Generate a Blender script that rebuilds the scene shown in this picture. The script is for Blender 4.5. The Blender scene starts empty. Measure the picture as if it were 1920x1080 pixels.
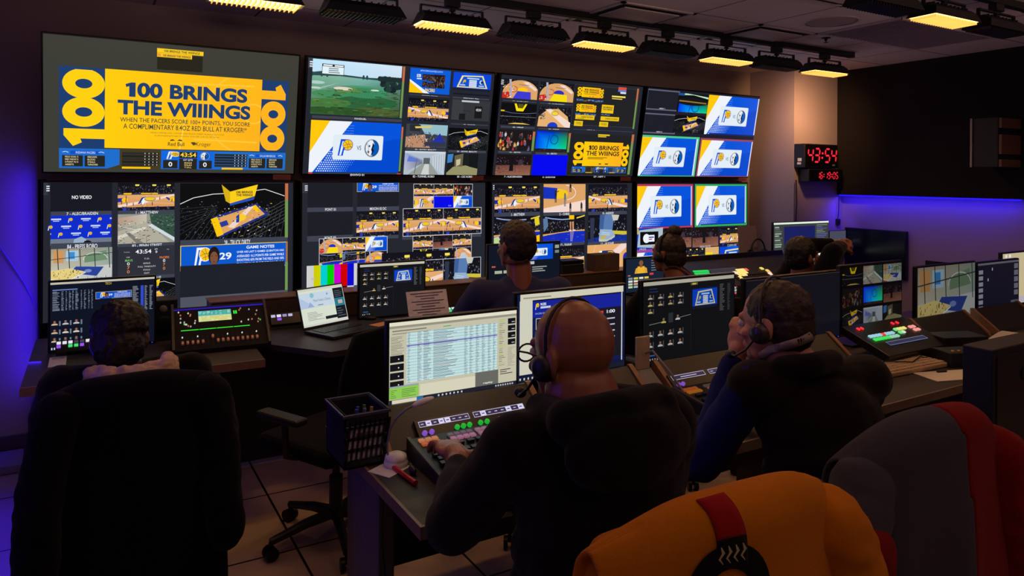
import bpy, bmesh, math, random
from mathutils import Vector as V, Matrix as M, noise as NZ
S = bpy.context.scene
COL = S.collection
# ---------------------------------------------------------------- camera, world, exposure, lights
CF, CCY, CH, YAW, ROLL = 1340.8, 332.1, 1.629, -0.5322, 0.0058
_r0 = V((math.cos(YAW), math.sin(YAW), 0)); _u0 = V((0, 0, 1)); FWD = V((-math.sin(YAW), math.cos(YAW), 0))
RGT = _r0*math.cos(ROLL)+_u0*math.sin(ROLL); UPV = _u0*math.cos(ROLL)-_r0*math.sin(ROLL)
cam = bpy.data.objects.new('camera', bpy.data.cameras.new('camera')); COL.objects.link(cam)
cam.data.sensor_width = 36; cam.data.lens = CF/1920*36; cam.data.shift_y = -(540-CCY)/1920
cam.data.clip_start = .02
cam.matrix_world = M.Translation((0, 0, CH)) @ M((RGT, UPV, -FWD)).transposed().to_4x4()
S.camera = cam
S.view_settings.view_transform = 'Standard'; S.view_settings.look = 'None'
S.view_settings.exposure = 0; S.view_settings.gamma = 1; S.view_settings.use_curve_mapping = False
W = bpy.data.worlds.new('dark_room'); S.world = W; W.use_nodes = True
W.node_tree.nodes['Background'].inputs[0].default_value = (.80, .52, .50, 1); W.node_tree.nodes['Background'].inputs[1].default_value = .06

def area(name, loc, target, sx, sy, rgb, power, spread=180):
    d = bpy.data.lights.new(name, 'AREA'); d.shape = 'RECTANGLE'; d.size = sx; d.size_y = sy; d.color = rgb; d.energy = power
    d.spread = math.radians(spread)
    o = bpy.data.objects.new(name, d); COL.objects.link(o); o.location = loc
    o.rotation_euler = (V(target)-V(loc)).to_track_quat('-Z', 'Y').to_euler(); return o
WARM = (1, .52, .22); BLUE = (.035, .01, 1.0); VIOLET = (.12, .03, 1.0)
# ceiling fixtures (the lit heads of the two tracks, the first added unseen to warm the right wall; x, y)
LIT = [(5.12, 2.17), (.71, 3.76), (1.805, 3.76), (2.915, 3.76), (4.05, 3.76), (5.19, 3.76), (4.0, 2.17), (2.89, 2.17), (1.78, 2.17), (.67, 2.17)]
for i, (x, y) in enumerate(LIT):
    area('fixture_light', (x, y, 2.455), (x, y-.35, 0), .40, .06, WARM, 2.6 if y > 3 else 1.7, 150)
area('added_rear_fill', (2.2, -1.5, 2.62), (2.2, -1.3, 0), 4.5, .9, (1, .66, .45), 2, 140)  # added warm fill behind the camera, standing in for unseen rear lamps
area('added_ceiling_fill', (2.2, -1.2, 2.12), (2.6, 2.4, 3.75), 5.5, .5, (1, .66, .52), 22, 50)  # added unseen uplight behind the camera to brighten ceiling and upper wall
area('column_wash', (5.35, 3.80, 2.45), (5.92, 4.52, 2.15), .25, .06, WARM, 4.2, 75)
area('led_light_left', (-.27, 4.93, 1.02), (-1.2, 5.06, 1.0), .05, 1.25, BLUE, 4.5)
area('led_light_under_desk', (-.42, 4.2, .62), (-.7, 3.2, 0), .5, .3, BLUE, 7)
area('led_light_right', (6.40, 3.68, 1.455), (6.5, 3.68, 1.15), 1.6, .03, BLUE, 3.4)
area('added_blue_fill_left', (-1.5, 2.6, 1.5), (.7, 2.2, .7), .06, 1.6, (.10, .03, 1.0), 6)  # added out of view, stands in for an unseen blue LED at left
area('led_light_corner', (6.40, 4.36, 1.32), (6.3, 4.5, 1.2), .06, .2, BLUE, .5)
area('led_light_console', (.2, 4.75, .7), (.25, 3.0, .9), .4, .1, VIOLET, .8)

def at(x, y, X=None, Y=None, Z=None, D=None):
    d = FWD+RGT*((x-960)/CF)-UPV*((y-CCY)/CF); o = V((0, 0, CH))
    k = D if D is not None else (X/d.x if X is not None else Y/d.y if Y is not None else (Z-CH)/d.z)
    return o+d*k

# ---------------------------------------------------------------- helpers
def lin(c):
    return tuple((v/255/12.92 if v/255 <= .04045 else ((v/255+.055)/1.055)**2.4) for v in c)
_M = {}
def mat(name, rgb, rough=.6, metal=0, emit=None, es=1, bump=0, scale=40, var=.25, spec=.5, coat=0, sheen=0, alpha=1):
    if name in _M: return _M[name]
    m = bpy.data.materials.new(name); m.use_nodes = True; nt = m.node_tree; b = nt.nodes['Principled BSDF']
    c = lin(rgb); L = nt.links
    tc = nt.nodes.new('ShaderNodeTexCoord'); n = nt.nodes.new('ShaderNodeTexNoise'); n.inputs['Scale'].default_value = scale
    n.inputs['Detail'].default_value = 3
    L.new(tc.outputs['Object'], n.inputs['Vector'])
    mx = nt.nodes.new('ShaderNodeMix'); mx.data_type = 'RGBA'
    mx.inputs['A'].default_value = tuple(v*(1-var) for v in c)+(1,); mx.inputs['B'].default_value = tuple(min(1, v*(1+var)) for v in c)+(1,)
    L.new(n.outputs['Fac'], mx.inputs['Factor']); L.new(mx.outputs['Result'], b.inputs['Base Color'])
    b.inputs['Roughness'].default_value = rough; b.inputs['Metallic'].default_value = metal
    b.inputs['Specular IOR Level'].default_value = spec; b.inputs['Coat Weight'].default_value = coat
    b.inputs['Sheen Weight'].default_value = sheen
    if bump:
        bp = nt.nodes.new('ShaderNodeBump'); bp.inputs['Strength'].default_value = bump; bp.inputs['Distance'].default_value = .004
        L.new(n.outputs['Fac'], bp.inputs['Height']); L.new(bp.outputs['Normal'], b.inputs['Normal'])
    if emit is not None:
        b.inputs['Emission Color'].default_value = lin(emit)+(1,); b.inputs['Emission Strength'].default_value = es
    if alpha < 1: b.inputs['Alpha'].default_value = alpha
    _M[name] = m; return m

class MB:
    def __init__(s): s.v = []; s.f = []; s.mi = []; s.sm = []; s.col = None
    def add(s, vs, fs, m=0, smooth=False):
        k = len(s.v); s.v += [tuple(v) for v in vs]
        for f in fs: s.f.append(tuple(i+k for i in f)); s.mi.append(m); s.sm.append(smooth)
    def box(s, c, d, m=0, R=None, bev=0):
        c = V(c); hx, hy, hz = d[0]/2, d[1]/2, d[2]/2
        if bev <= 0:
            vs = [V((x*hx, y*hy, z*hz)) for z in (-1, 1) for y in (-1, 1) for x in (-1, 1)]
            fs = [(0, 2, 3, 1), (4, 5, 7, 6), (0, 1, 5, 4), (2, 6, 7, 3), (0, 4, 6, 2), (1, 3, 7, 5)]
        else:
            bm = bmesh.new(); bmesh.ops.create_cube(bm, size=1, matrix=M.Diagonal((d[0], d[1], d[2], 1)))
            bmesh.ops.bevel(bm, geom=bm.edges[:], offset=min(bev, .49*min(d)), segments=3, profile=.5, affect='EDGES')
            bm.verts.index_update(); vs = [v.co.copy() for v in bm.verts]; fs = [tuple(v.index for v in f.verts) for f in bm.faces]; bm.free()
        if R is not None: vs = [R @ v for v in vs]
        s.add([c+v for v in vs], fs, m, False); return s
    def span(s, a, b, m=0, bev=0):
        a, b = V(a), V(b); return s.box((a+b)/2, [abs(b[i]-a[i]) for i in range(3)], m, None, bev)
    def cyl(s, a, b, r0, r1=None, n=16, m=0, cap=True):
        a, b = V(a), V(b); r1 = r0 if r1 is None else r1; d = (b-a).normalized()
        t = d.orthogonal().normalized(); q = d.cross(t); vs = []
        for p, r in ((a, r0), (b, r1)):
            vs += [p+(t*math.cos(2*math.pi*i/n)+q*math.sin(2*math.pi*i/n))*r for i in range(n)]
        s.add(vs, [(i, (i+1) % n, n+(i+1) % n, n+i) for i in range(n)], m, True)
        if cap: s.add(vs, [tuple(range(n-1, -1, -1)), tuple(range(n, 2*n))], m)
        return s
    def lathe(s, base, prof, axis=(0, 0, 1), n=24, m=0):
        base = V(base); d = V(axis).normalized(); t = d.orthogonal().normalized(); q = d.cross(t); vs = []
        for (r, h) in prof:
            vs += [base+d*h+(t*math.cos(2*math.pi*i/n)+q*math.sin(2*math.pi*i/n))*max(r, 1e-5) for i in range(n)]
        fs = [(k*n+i, k*n+(i+1) % n, (k+1)*n+(i+1) % n, (k+1)*n+i) for k in range(len(prof)-1) for i in range(n)]
        s.add(vs, fs, m, True); return s
    def tube(s, pts, r, n=8, m=0, closed=False):
        pts = [V(p) for p in pts]; k = len(pts); vs = []; up = None
        for i, p in enumerate(pts):
            d = (pts[min(i+1, k-1)]-pts[max(i-1, 0)]).normalized() if not closed else (pts[(i+1) % k]-pts[i-1]).normalized()
            if up is None: up = d.orthogonal().normalized()
            up = (up-d*up.dot(d)).normalized(); q = d.cross(up)
            rr = r[i] if isinstance(r, (list, tuple)) else r
            vs += [p+(up*math.cos(2*math.pi*j/n)+q*math.sin(2*math.pi*j/n))*rr for j in range(n)]
        fs = [(i*n+j, i*n+(j+1) % n, (i+1)*n+(j+1) % n, (i+1)*n+j) for i in range(k-1) for j in range(n)]
        if closed: fs += [((k-1)*n+j, (k-1)*n+(j+1) % n, (j+1) % n, j) for j in range(n)]
        s.add(vs, fs, m, True)
        if not closed: s.add(vs, [tuple(range(n-1, -1, -1)), tuple((k-1)*n+j for j in range(n))], m)
        return s
    def ell(s, c, r, m=0, R=None, n=20):
        c = V(c); vs = []; k = n//2
        for i in range(k+1):
            a = math.pi*i/k
            for j in range(n):
                b = 2*math.pi*j/n; p = V((r[0]*math.sin(a)*math.cos(b), r[1]*math.sin(a)*math.sin(b), r[2]*math.cos(a)))
                vs.append(c+(R @ p if R is not None else p))
        fs = [(i*n+j, (i+1)*n+j, (i+1)*n+(j+1) % n, i*n+(j+1) % n) for i in range(k) for j in range(n)]
        s.add(vs, fs, m, True); return s
    def prism(s, pts, h, m=0, axis='z'):
        n = len(pts); vs = []
        for t in h:
            for p in pts: vs.append((p[0], p[1], t) if axis == 'z' else (t, p[0], p[1]) if axis == 'x' else (p[0], t, p[1]))
        s.add(vs, [tuple(range(n-1, -1, -1)), tuple(range(n, 2*n))]+[(i, (i+1) % n, n+(i+1) % n, n+i) for i in range(n)], m); return s
    def build(s, name, mats, parent=None, world=False, local=None):
        me = bpy.data.meshes.new(name)
        vs = s.v
        if world and parent is not None:
            Mi = wm(parent).inverted(); vs = [Mi @ V(v) for v in vs]
        me.from_pydata([tuple(v) for v in vs], [], s.f); me.validate()
        if not isinstance(mats, (list, tuple)): mats = [mats]
        for m in mats: me.materials.append(m)
        if len(me.polygons) == len(s.f):
            me.polygons.foreach_set('material_index', s.mi); me.polygons.foreach_set('use_smooth', s.sm)
            bm = bmesh.new(); bm.from_mesh(me); bmesh.ops.recalc_face_normals(bm, faces=bm.faces[:]); bm.to_mesh(me); bm.free()
        o = bpy.data.objects.new(name, me); COL.objects.link(o)
        if parent is not None: o.parent = parent
        return o
def wm(o):
    m = o.matrix_basis.copy()
    return m if o.parent is None else wm(o.parent) @ m
def tag(o, label, cat, group=None):
    o['label'] = label; o['category'] = cat
    if group: o['group'] = group
    return o
def thing(name, label, cat, loc=(0, 0, 0), rz=0, group=None):
    o = bpy.data.objects.new(name, None); COL.objects.link(o); o.empty_display_size = .05
    o.location = loc; o.rotation_euler = (0, 0, rz); return tag(o, label, cat, group)
def struct(o): o['kind'] = 'structure'; return o
def dup(o, loc=None, rz=None, label=None, group=None, parent=None):
    c = o.copy(); COL.objects.link(c)
    if parent is not None: c.parent = parent
    if loc is not None: c.location = loc
    if rz is not None: c.rotation_euler = (0, 0, rz)
    if label: c['label'] = label
    if group: c['group'] = group
    for ch in list(o.children): dup(ch, parent=c)
    return c

black = mat('black_plastic', (26, 26, 29), .45); dark = mat('dark_metal', (30, 29, 31), .4, .6); satin = mat('satin_black', (20, 20, 24), .32)
desk_m = mat('dark_laminate', (54, 45, 41), .55, bump=.05, scale=60); edge_m = mat('desk_edge', (30, 28, 28), .4)
bronze = mat('bronze_trim', (150, 112, 82), .45, .2); grey_m = mat('grey_plastic', (120, 118, 120), .5); white_m = mat('white_plastic', (225, 222, 222), .4)
paper_m = mat('paper', (225, 215, 200), .8, var=.06); chrome = mat('chrome', (190, 190, 195), .2, 1, var=.05)
# ---------------------------------------------------------------- the room
XR, YB, ZC, XL, YF = 6.5, 5.03, 2.7, -2.2, -2.4
def tile_mat(name, rgb, joint, size, off, rough, jw=.006, bump=.15):
    m = bpy.data.materials.new(name); m.use_nodes = True; nt = m.node_tree; b = nt.nodes['Principled BSDF']; L = nt.links
    g = nt.nodes.new('ShaderNodeNewGeometry'); mp = nt.nodes.new('ShaderNodeMapping'); mp.inputs['Location'].default_value = (-off[0], -off[1], 0)
    L.new(g.outputs['Position'], mp.inputs['Vector'])
    br = nt.nodes.new('ShaderNodeTexBrick'); br.offset = 0; br.squash = 1
    br.inputs['Scale'].default_value = 1; br.inputs['Brick Width'].default_value = size; br.inputs['Row Height'].default_value = size
    br.inputs['Mortar Size'].default_value = jw; br.inputs['Mortar Smooth'].default_value = .2
    br.inputs['Color1'].default_value = lin(rgb)+(1,); br.inputs['Color2'].default_value = tuple(v*.93 for v in lin(rgb))+(1,); br.inputs['Mortar'].default_value = lin(joint)+(1,)
    L.new(mp.outputs['Vector'], br.inputs['Vector'])
    n = nt.nodes.new('ShaderNodeTexNoise'); n.inputs['Scale'].default_value = 35; n.inputs['Detail'].default_value = 4
    L.new(g.outputs['Position'], n.inputs['Vector'])
    mx = nt.nodes.new('ShaderNodeMix'); mx.data_type = 'RGBA'; mx.blend_type = 'MULTIPLY'; mx.inputs['Factor'].default_value = .25
    L.new(br.outputs['Color'], mx.inputs['A']); L.new(n.outputs['Color'], mx.inputs['B']); L.new(mx.outputs['Result'], b.inputs['Base Color'])
    bp = nt.nodes.new('ShaderNodeBump'); bp.inputs['Strength'].default_value = bump; bp.inputs['Distance'].default_value = .004; bp.invert = True
    L.new(br.outputs['Fac'], bp.inputs['Height']); L.new(bp.outputs['Normal'], b.inputs['Normal'])
    b.inputs['Roughness'].default_value = rough; return m
floor_m = tile_mat('raised_floor_tiles', (192, 164, 146), (14, 12, 12), .61, (.785, 3.165), .42)
ceil_m = tile_mat('ceiling_tiles', (236, 220, 218), (110, 96, 98), .61, (3.385, 3.40), .9, .007)
wall_m = mat('painted_wall', (150, 132, 124), .85, bump=.1, scale=120, var=.06)
wallr_m = mat('painted_wall_grey', (158, 142, 150), .85, bump=.1, scale=120, var=.06)
felt_m = mat('black_acoustic_felt', (20, 15, 18), .95, bump=.4, scale=300)
base_m = mat('baseboard_vinyl', (70, 60, 66), .5)
def slab(name, a, b, m): return struct(MB().span(a, b).build(name, m))
slab('floor', (XL, YF, -.1), (XR, YB, 0), floor_m)
slab('ceiling', (XL, YF, ZC), (XR, YB, ZC+.1), ceil_m)
slab('wall_back', (XL, YB, 0), (XR+.1, YB+.1, ZC), wall_m)
slab('wall_right', (XR, YF, 0), (XR+.1, YB, ZC), wallr_m)
slab('wall_column', (5.76, 4.5, 0), (XR, YB, ZC), wallr_m)
slab('baseboard_back', (XL, YB-.02, 0), (5.76, YB, .12), base_m)
# black felt panelling over the upper half of the right-hand wall
felt = slab('trim_1', (XR-.09, 2.84, 1.475), (XR, 4.5, ZC), felt_m); felt.name = 'trim_1'
led = MB().span((XR-.085, 2.87, 1.462), (XR-.06, 4.48, 1.473)).build('led_strip', mat('blue_led', (20, 20, 60), emit=(24, 12, 255), es=2.2))
tag(led, 'blue LED strip glowing under the black panel on right wall', 'light strip')
# left wall surface cable and floor box
cab = MB().tube([at(0, 462, Y=5.02), at(22, 495, Y=5.02), at(45, 530, Y=5.02), at(58, 555, Y=5.02), at(68, 578, Y=5.02)], .0035, 6).build('wall_cable', mat('violet_cable', (120, 110, 170), .5))
tag(cab, 'thin pale cable running down the blue-lit wall at far left', 'cable')
pw = thing('floor_socket_box', 'small black socket box on floor strip by the left wall', 'socket', at(52, 873, Z=0))
MB().box((0, 0, .02), (.075, .06, .04), bev=.006).build('housing', black, pw); MB().box((0, -.031, .02), (.05, .004, .022)).build('socket_face', dark, pw)
rs = MB().span((XL, 4.72, 0), (-.2, 4.98, .05), bev=.01).build('cable_duct', mat('grey_duct', (150, 140, 150), .5)); tag(rs, 'flat grey cable duct along the floor at far left', 'duct')
# wall plug at the corner column and its cables
wp = thing('wall_plug', 'black wall plug low on the blue-lit column by right wall', 'plug', at(1571, 416, Y=4.49))
MB().box((0, 0, 0), (.05, .03, .06), bev=.006).build('plug_body', black, wp); MB().box((0, -.016, 0), (.03, .004, .035)).build('plug_face', dark, wp)

# ceiling fittings -------------------------------------------------
vent_m = mat('diffuser_white', (200, 184, 182), .6); hole_m = mat('duct_black', (10, 9, 10), .9)
def diffuser(cx, cy, label):
    t = thing('ceiling_diffuser', label, 'vent', (cx, cy, ZC), 0, 'square ceiling diffusers')
    b = MB()
    for s_ in (-1, 1):
        b.box((s_*.292, 0, -.004), (.026, .61, .008)); b.box((0, s_*.292, -.004), (.61, .026, .008))
    b.build('rim', vent_m, t)
    MB().box((0, 0, -.001), (.558, .558, .004)).build('throat', hole_m, t)
    MB().box((0, 0, -.012), (.46, .46, .008), bev=.003).build('plaque', vent_m, t)
    return t
diffuser(3.08, 3.70, 'square ceiling diffuser above the third video column'); diffuser(4.30, 3.70, 'square ceiling diffuser nearer the right-hand wall')
diffuser(3.69, 2.48, 'square ceiling diffuser between the two light tracks')
sp = thing('ceiling_speaker', 'round flush ceiling speaker grille near the right wall', 'speaker', (4.33, 3.09, ZC))
MB().lathe((0, 0, -.006), [(0, 0), (.15, .001), (.165, .003), (.168, .006)], n=40).build('grille', mat('grille_mesh', (170, 152, 152), .8, bump=.5, scale=900), sp)
MB().lathe((0, 0, -.008), [(.165, .002), (.18, .002), (.182, .008)], n=40).build('rim', vent_m, sp)
spk = thing('fire_sprinkler', 'small fire sprinkler head hanging from the ceiling tile', 'sprinkler', (4.80, 3.47, ZC))
MB().lathe((0, 0, 0), [(.035, 0), (.035, -.004), (.012, -.008), (.010, -.022)]).build('escutcheon', dark, spk); MB().lathe((0, 0, -.022), [(.004, 0), (.004, -.012), (.018, -.013), (.018, -.015), (0, -.016)]).build('deflector', dark, spk)
rg = thing('return_grille', 'wide ceiling air return grille beside the right wall', 'grille', (5.215, 3.08, ZC))
b = MB()
for k in range(28): b.box((-.57+k*.042, 0, -.006), (.008, .56, .012), R=M.Rotation(.5, 3, 'Y'))
b.build('louvres', mat('grille_grey', (150, 130, 140), .6), rg)
b = MB()
for s_ in (-1, 1): b.box((s_*.597, 0, -.005), (.024, .61, .01)); b.box((0, s_*.293, -.005), (1.2, .024, .01))
b.build('frame', vent_m, rg); MB().box((0, 0, -.001), (1.17, .56, .002)).build('throat', mat('throat_grey', (70, 58, 62), .9), rg)

def track(y, x0, x1, label):
    t = thing('light_track', label, 'light track', (x0, y, ZC))
    MB().box(((x1-x0)/2, 0, -.022), (x1-x0, .045, .044), bev=.004).build('rail', satin, t)
    MB().box(((x1-x0)/2, 0, -.046), (x1-x0-.05, .012, .004)).build('slot', dark, t)
    MB().box((x1-x0-.02, 0, -.022), (.05, .05, .05), bev=.004).build('end_cap', satin, t)
track(3.76, -.3, 5.55, 'black ceiling light track running above the video wall'); track(2.17, -.3, 4.95, 'black ceiling light track nearer the camera at top right')
lens_on = mat('lamp_lit', (255, 214, 130), .4, emit=(255, 206, 124), es=4, var=.05); lens_off = mat('lamp_unlit', (52, 48, 46), .25)
louv_on = mat('louvre_lit', (200, 150, 80), .4, emit=(255, 190, 96), es=.9); louv_off = mat('louvre_dark', (40, 38, 38), .4)
def fixture(lit):
    t = bpy.data.objects.new('track_light', None); COL.objects.link(t)
    b = MB(); b.box((0, 0, -.066), (.085, .05, .044), bev=.004); b.build('adapter', satin, t)
    b = MB(); b.cyl((0, 0, -.085), (0, 0, -.125), .009); b.box((0, 0, -.107), (.03, .02, .012)); b.build('stem', dark, t)
    b = MB(); b.box((0, 0, -.095), (.40, .02, .009))
    for s_ in (-1, 1): b.box((s_*.198, 0, -.118), (.009, .02, .055), R=M.Rotation(s_*-.06, 3, 'Y'))
    b.build('yoke', satin, t)
    R = M.Rotation(-.02, 3, 'X'); c = V((0, 0, -.175))
    b = MB(); prof = [(-.08, -.03), (.08, -.03), (.07, .015), (.035, .042), (-.035, .042), (-.07, .015)]
    vs = []
    for sx in (-.205, .205): vs += [c+R @ V((sx*(1.10 if p[1] < 0 else .98), p[0], p[1])) for p in prof]
    b.add(vs, [(0, 1, 2, 3, 4, 5), (6, 11, 10, 9, 8, 7)]+[(i, i+6, (i+1) % 6+6, (i+1) % 6) for i in range(1, 6)])
    for k in range(9): b.box(c+R @ V((-.16+k*.04, 0, .043)), (.006, .08, .012), R=R)
    b.build('housing', satin, t)
    b = MB(); b.box(c+R @ V((0, 0, -.024)), (.42, .14, .006), R=R); b.build('lens', lens_on if lit else lens_off, t)
    b = MB()
    for k in range(18): b.box(c+R @ V((-.2+k*.0235, 0, -.034)), (.004, .135, .014), R=R)
    b.build('louvre', louv_on if lit else louv_off, t)
    return t
FX_ON, FX_OFF = fixture(True), fixture(False)
ords = ['first', 'second', 'third', 'fourth', 'fifth', 'sixth', 'seventh', 'eighth', 'ninth']
first = {True: True, False: True}
def put_fix(x, y, lit, label):
    src = FX_ON if lit else FX_OFF
    o = src if first[lit] else dup(src)
    first[lit] = False; o.location = (x, y, ZC); tag(o, label, 'ceiling light', 'track lights'); return o
xs = [.712, 1.267, 1.805, 2.362, 2.915, 3.473, 4.051, 4.602, 5.187]
for i, x in enumerate(xs):
    lit = i % 2 == 0
    put_fix(x, 3.76, lit, '%s track light %s from left above video wall' % (('glowing warm' if lit else 'dark unlit'), ords[i//2]))
for i, (x, lit) in enumerate([(3.46, False), (4.01, True), (4.56, False)]):
    put_fix(x, 2.17, lit, ['unlit track light left of the lit one, top right', 'glowing track light on the nearer track, top right', 'unlit track light at the very top right edge'][i])

# slatted cabinet high on the right wall
sc = thing('slatted_cabinet', 'dark wall cabinet with brown horizontal slats at upper right', 'cabinet', (6.1, 2.865, 1.73))
MB().span((0, .02, 0), (.305, .215, .39), bev=.004).build('body', mat('cabinet_blueblack', (24, 22, 34), .6), sc)
b = MB()
for z0, z1 in ((.0, .06), (.10, .255), (.305, .385)): b.span((.006, -.004, z0), (.305, .02, z1), bev=.003)
b.build('slats', mat('brown_slats', (118, 84, 62), .5), sc)
MB().span((-.01, .208, .0), (.003, .222, .39)).build('edge_trim', mat('pale_edge', (170, 160, 160), .5), sc)
# ---------------------------------------------------------------- lit screens: flat coloured shapes on a display plane
scr_m = bpy.data.materials.new('lit_screen'); scr_m.use_nodes = True
_nt = scr_m.node_tree; _b = _nt.nodes['Principled BSDF']; _a = _nt.nodes.new('ShaderNodeAttribute'); _a.attribute_name = 'picture'
_b.inputs['Base Color'].default_value = (.004, .004, .005, 1); _b.inputs['Roughness'].default_value = .35; _b.inputs['Specular IOR Level'].default_value = .25
_nt.links.new(_a.outputs['Color'], _b.inputs['Emission Color']); _b.inputs['Emission Strength'].default_value = 1
_TX = {}
def glyphs(txt, bold):
    k = (txt, bold)
    if k not in _TX:
        cu = bpy.data.curves.new('t', 'FONT'); cu.body = txt; cu.offset = bold; cu.resolution_u = 6 if len(txt) < 12 else 2; cu.fill_mode = 'FRONT'
        o = bpy.data.objects.new('t', cu); COL.objects.link(o); bpy.context.view_layer.update()
        me = o.to_mesh(); vs = [(v.co.x, v.co.y) for v in me.vertices]; fs = [tuple(p.vertices) for p in me.polygons]
        o.to_mesh_clear(); bpy.data.objects.remove(o); bpy.data.curves.remove(cu)
        x0, x1 = min(v[0] for v in vs), max(v[0] for v in vs); y0, y1 = min(v[1] for v in vs), max(v[1] for v in vs)
        _TX[k] = ([((x-x0)/(x1-x0), 1-(y-y0)/(y1-y0)) for x, y in vs], fs, (x1-x0)/(y1-y0))
    return _TX[k]
class Pad:
    def __init__(s, O, U, Vd, W_, H_):
        s.O, s.U, s.V, s.W, s.H = V(O), V(U).normalized(), V(Vd).normalized(), W_, H_; s.N = s.U.cross(-s.V); s.N.normalize()
        s.v = []; s.f = []; s.c = []; s.z = 0
    def P(s, u, v): return s.O+s.U*(u*s.W)+s.V*(v*s.H)+s.N*(1.2e-5*s.z)
    def uv(s, x, y):
        d = FWD+RGT*((x-960)/CF)-UPV*((y-CCY)/CF); o = V((0, 0, CH)); k = (s.O-o).dot(s.N)/d.dot(s.N); q = o+d*k-s.O
        return q.dot(s.U)/s.W, q.dot(s.V)/s.H
    def px(s, x0, y0, x1, y1):
        a = s.uv(x0, y0); b_ = s.uv(x1, y1); return T(s, a[0], a[1], b_[0], b_[1])
    def full(s): return T(s, 0, 0, 1, 1)
    def poly(s, pts, cols):
        k = len(s.v); s.v += [s.P(*p) for p in pts]; s.f.append(tuple(range(k, k+len(pts)))); s.c.append(cols)
    def build(s, name, parent):
        me = bpy.data.meshes.new(name); Mi = wm(parent).inverted()
        me.from_pydata([tuple(Mi @ v) for v in s.v], [], s.f); at_ = me.color_attributes.new('picture', 'FLOAT_COLOR', 'CORNER')
        d = []
        for f, c in zip(s.f, s.c):
            if isinstance(c, list):
                for q in c: d += [q[0], q[1], q[2], 1]
            else: d += [c[0], c[1], c[2], 1]*len(f)
        at_.data.foreach_set('color', d); me.materials.append(scr_m)
        o = bpy.data.objects.new(name, me); COL.objects.link(o); o.parent = parent; return o
def clip(pts, cols):
    def one(pts, cols, ax, lim, sg):
        o, oc = [], []
        for i in range(len(pts)):
            a, b_ = pts[i-1], pts[i]; ia, ib = (a[ax]-lim)*sg >= 0, (b_[ax]-lim)*sg >= 0
            if ia != ib:
                t = (lim-a[ax])/(b_[ax]-a[ax]); o.append((a[0]+(b_[0]-a[0])*t, a[1]+(b_[1]-a[1])*t))
                oc.append(tuple(p+(q-p)*t for p, q in zip(cols[i-1], cols[i])))
            if ib: o.append(b_); oc.append(cols[i])
        return o, oc
    for ax, lim, sg in ((0, 0, 1), (0, 1, -1), (1, 0, 1), (1, 1, -1)):
        if not pts: return pts, cols
        pts, cols = one(pts, cols, ax, lim, sg)
    return pts, cols
DIM = [1.0]
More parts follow.
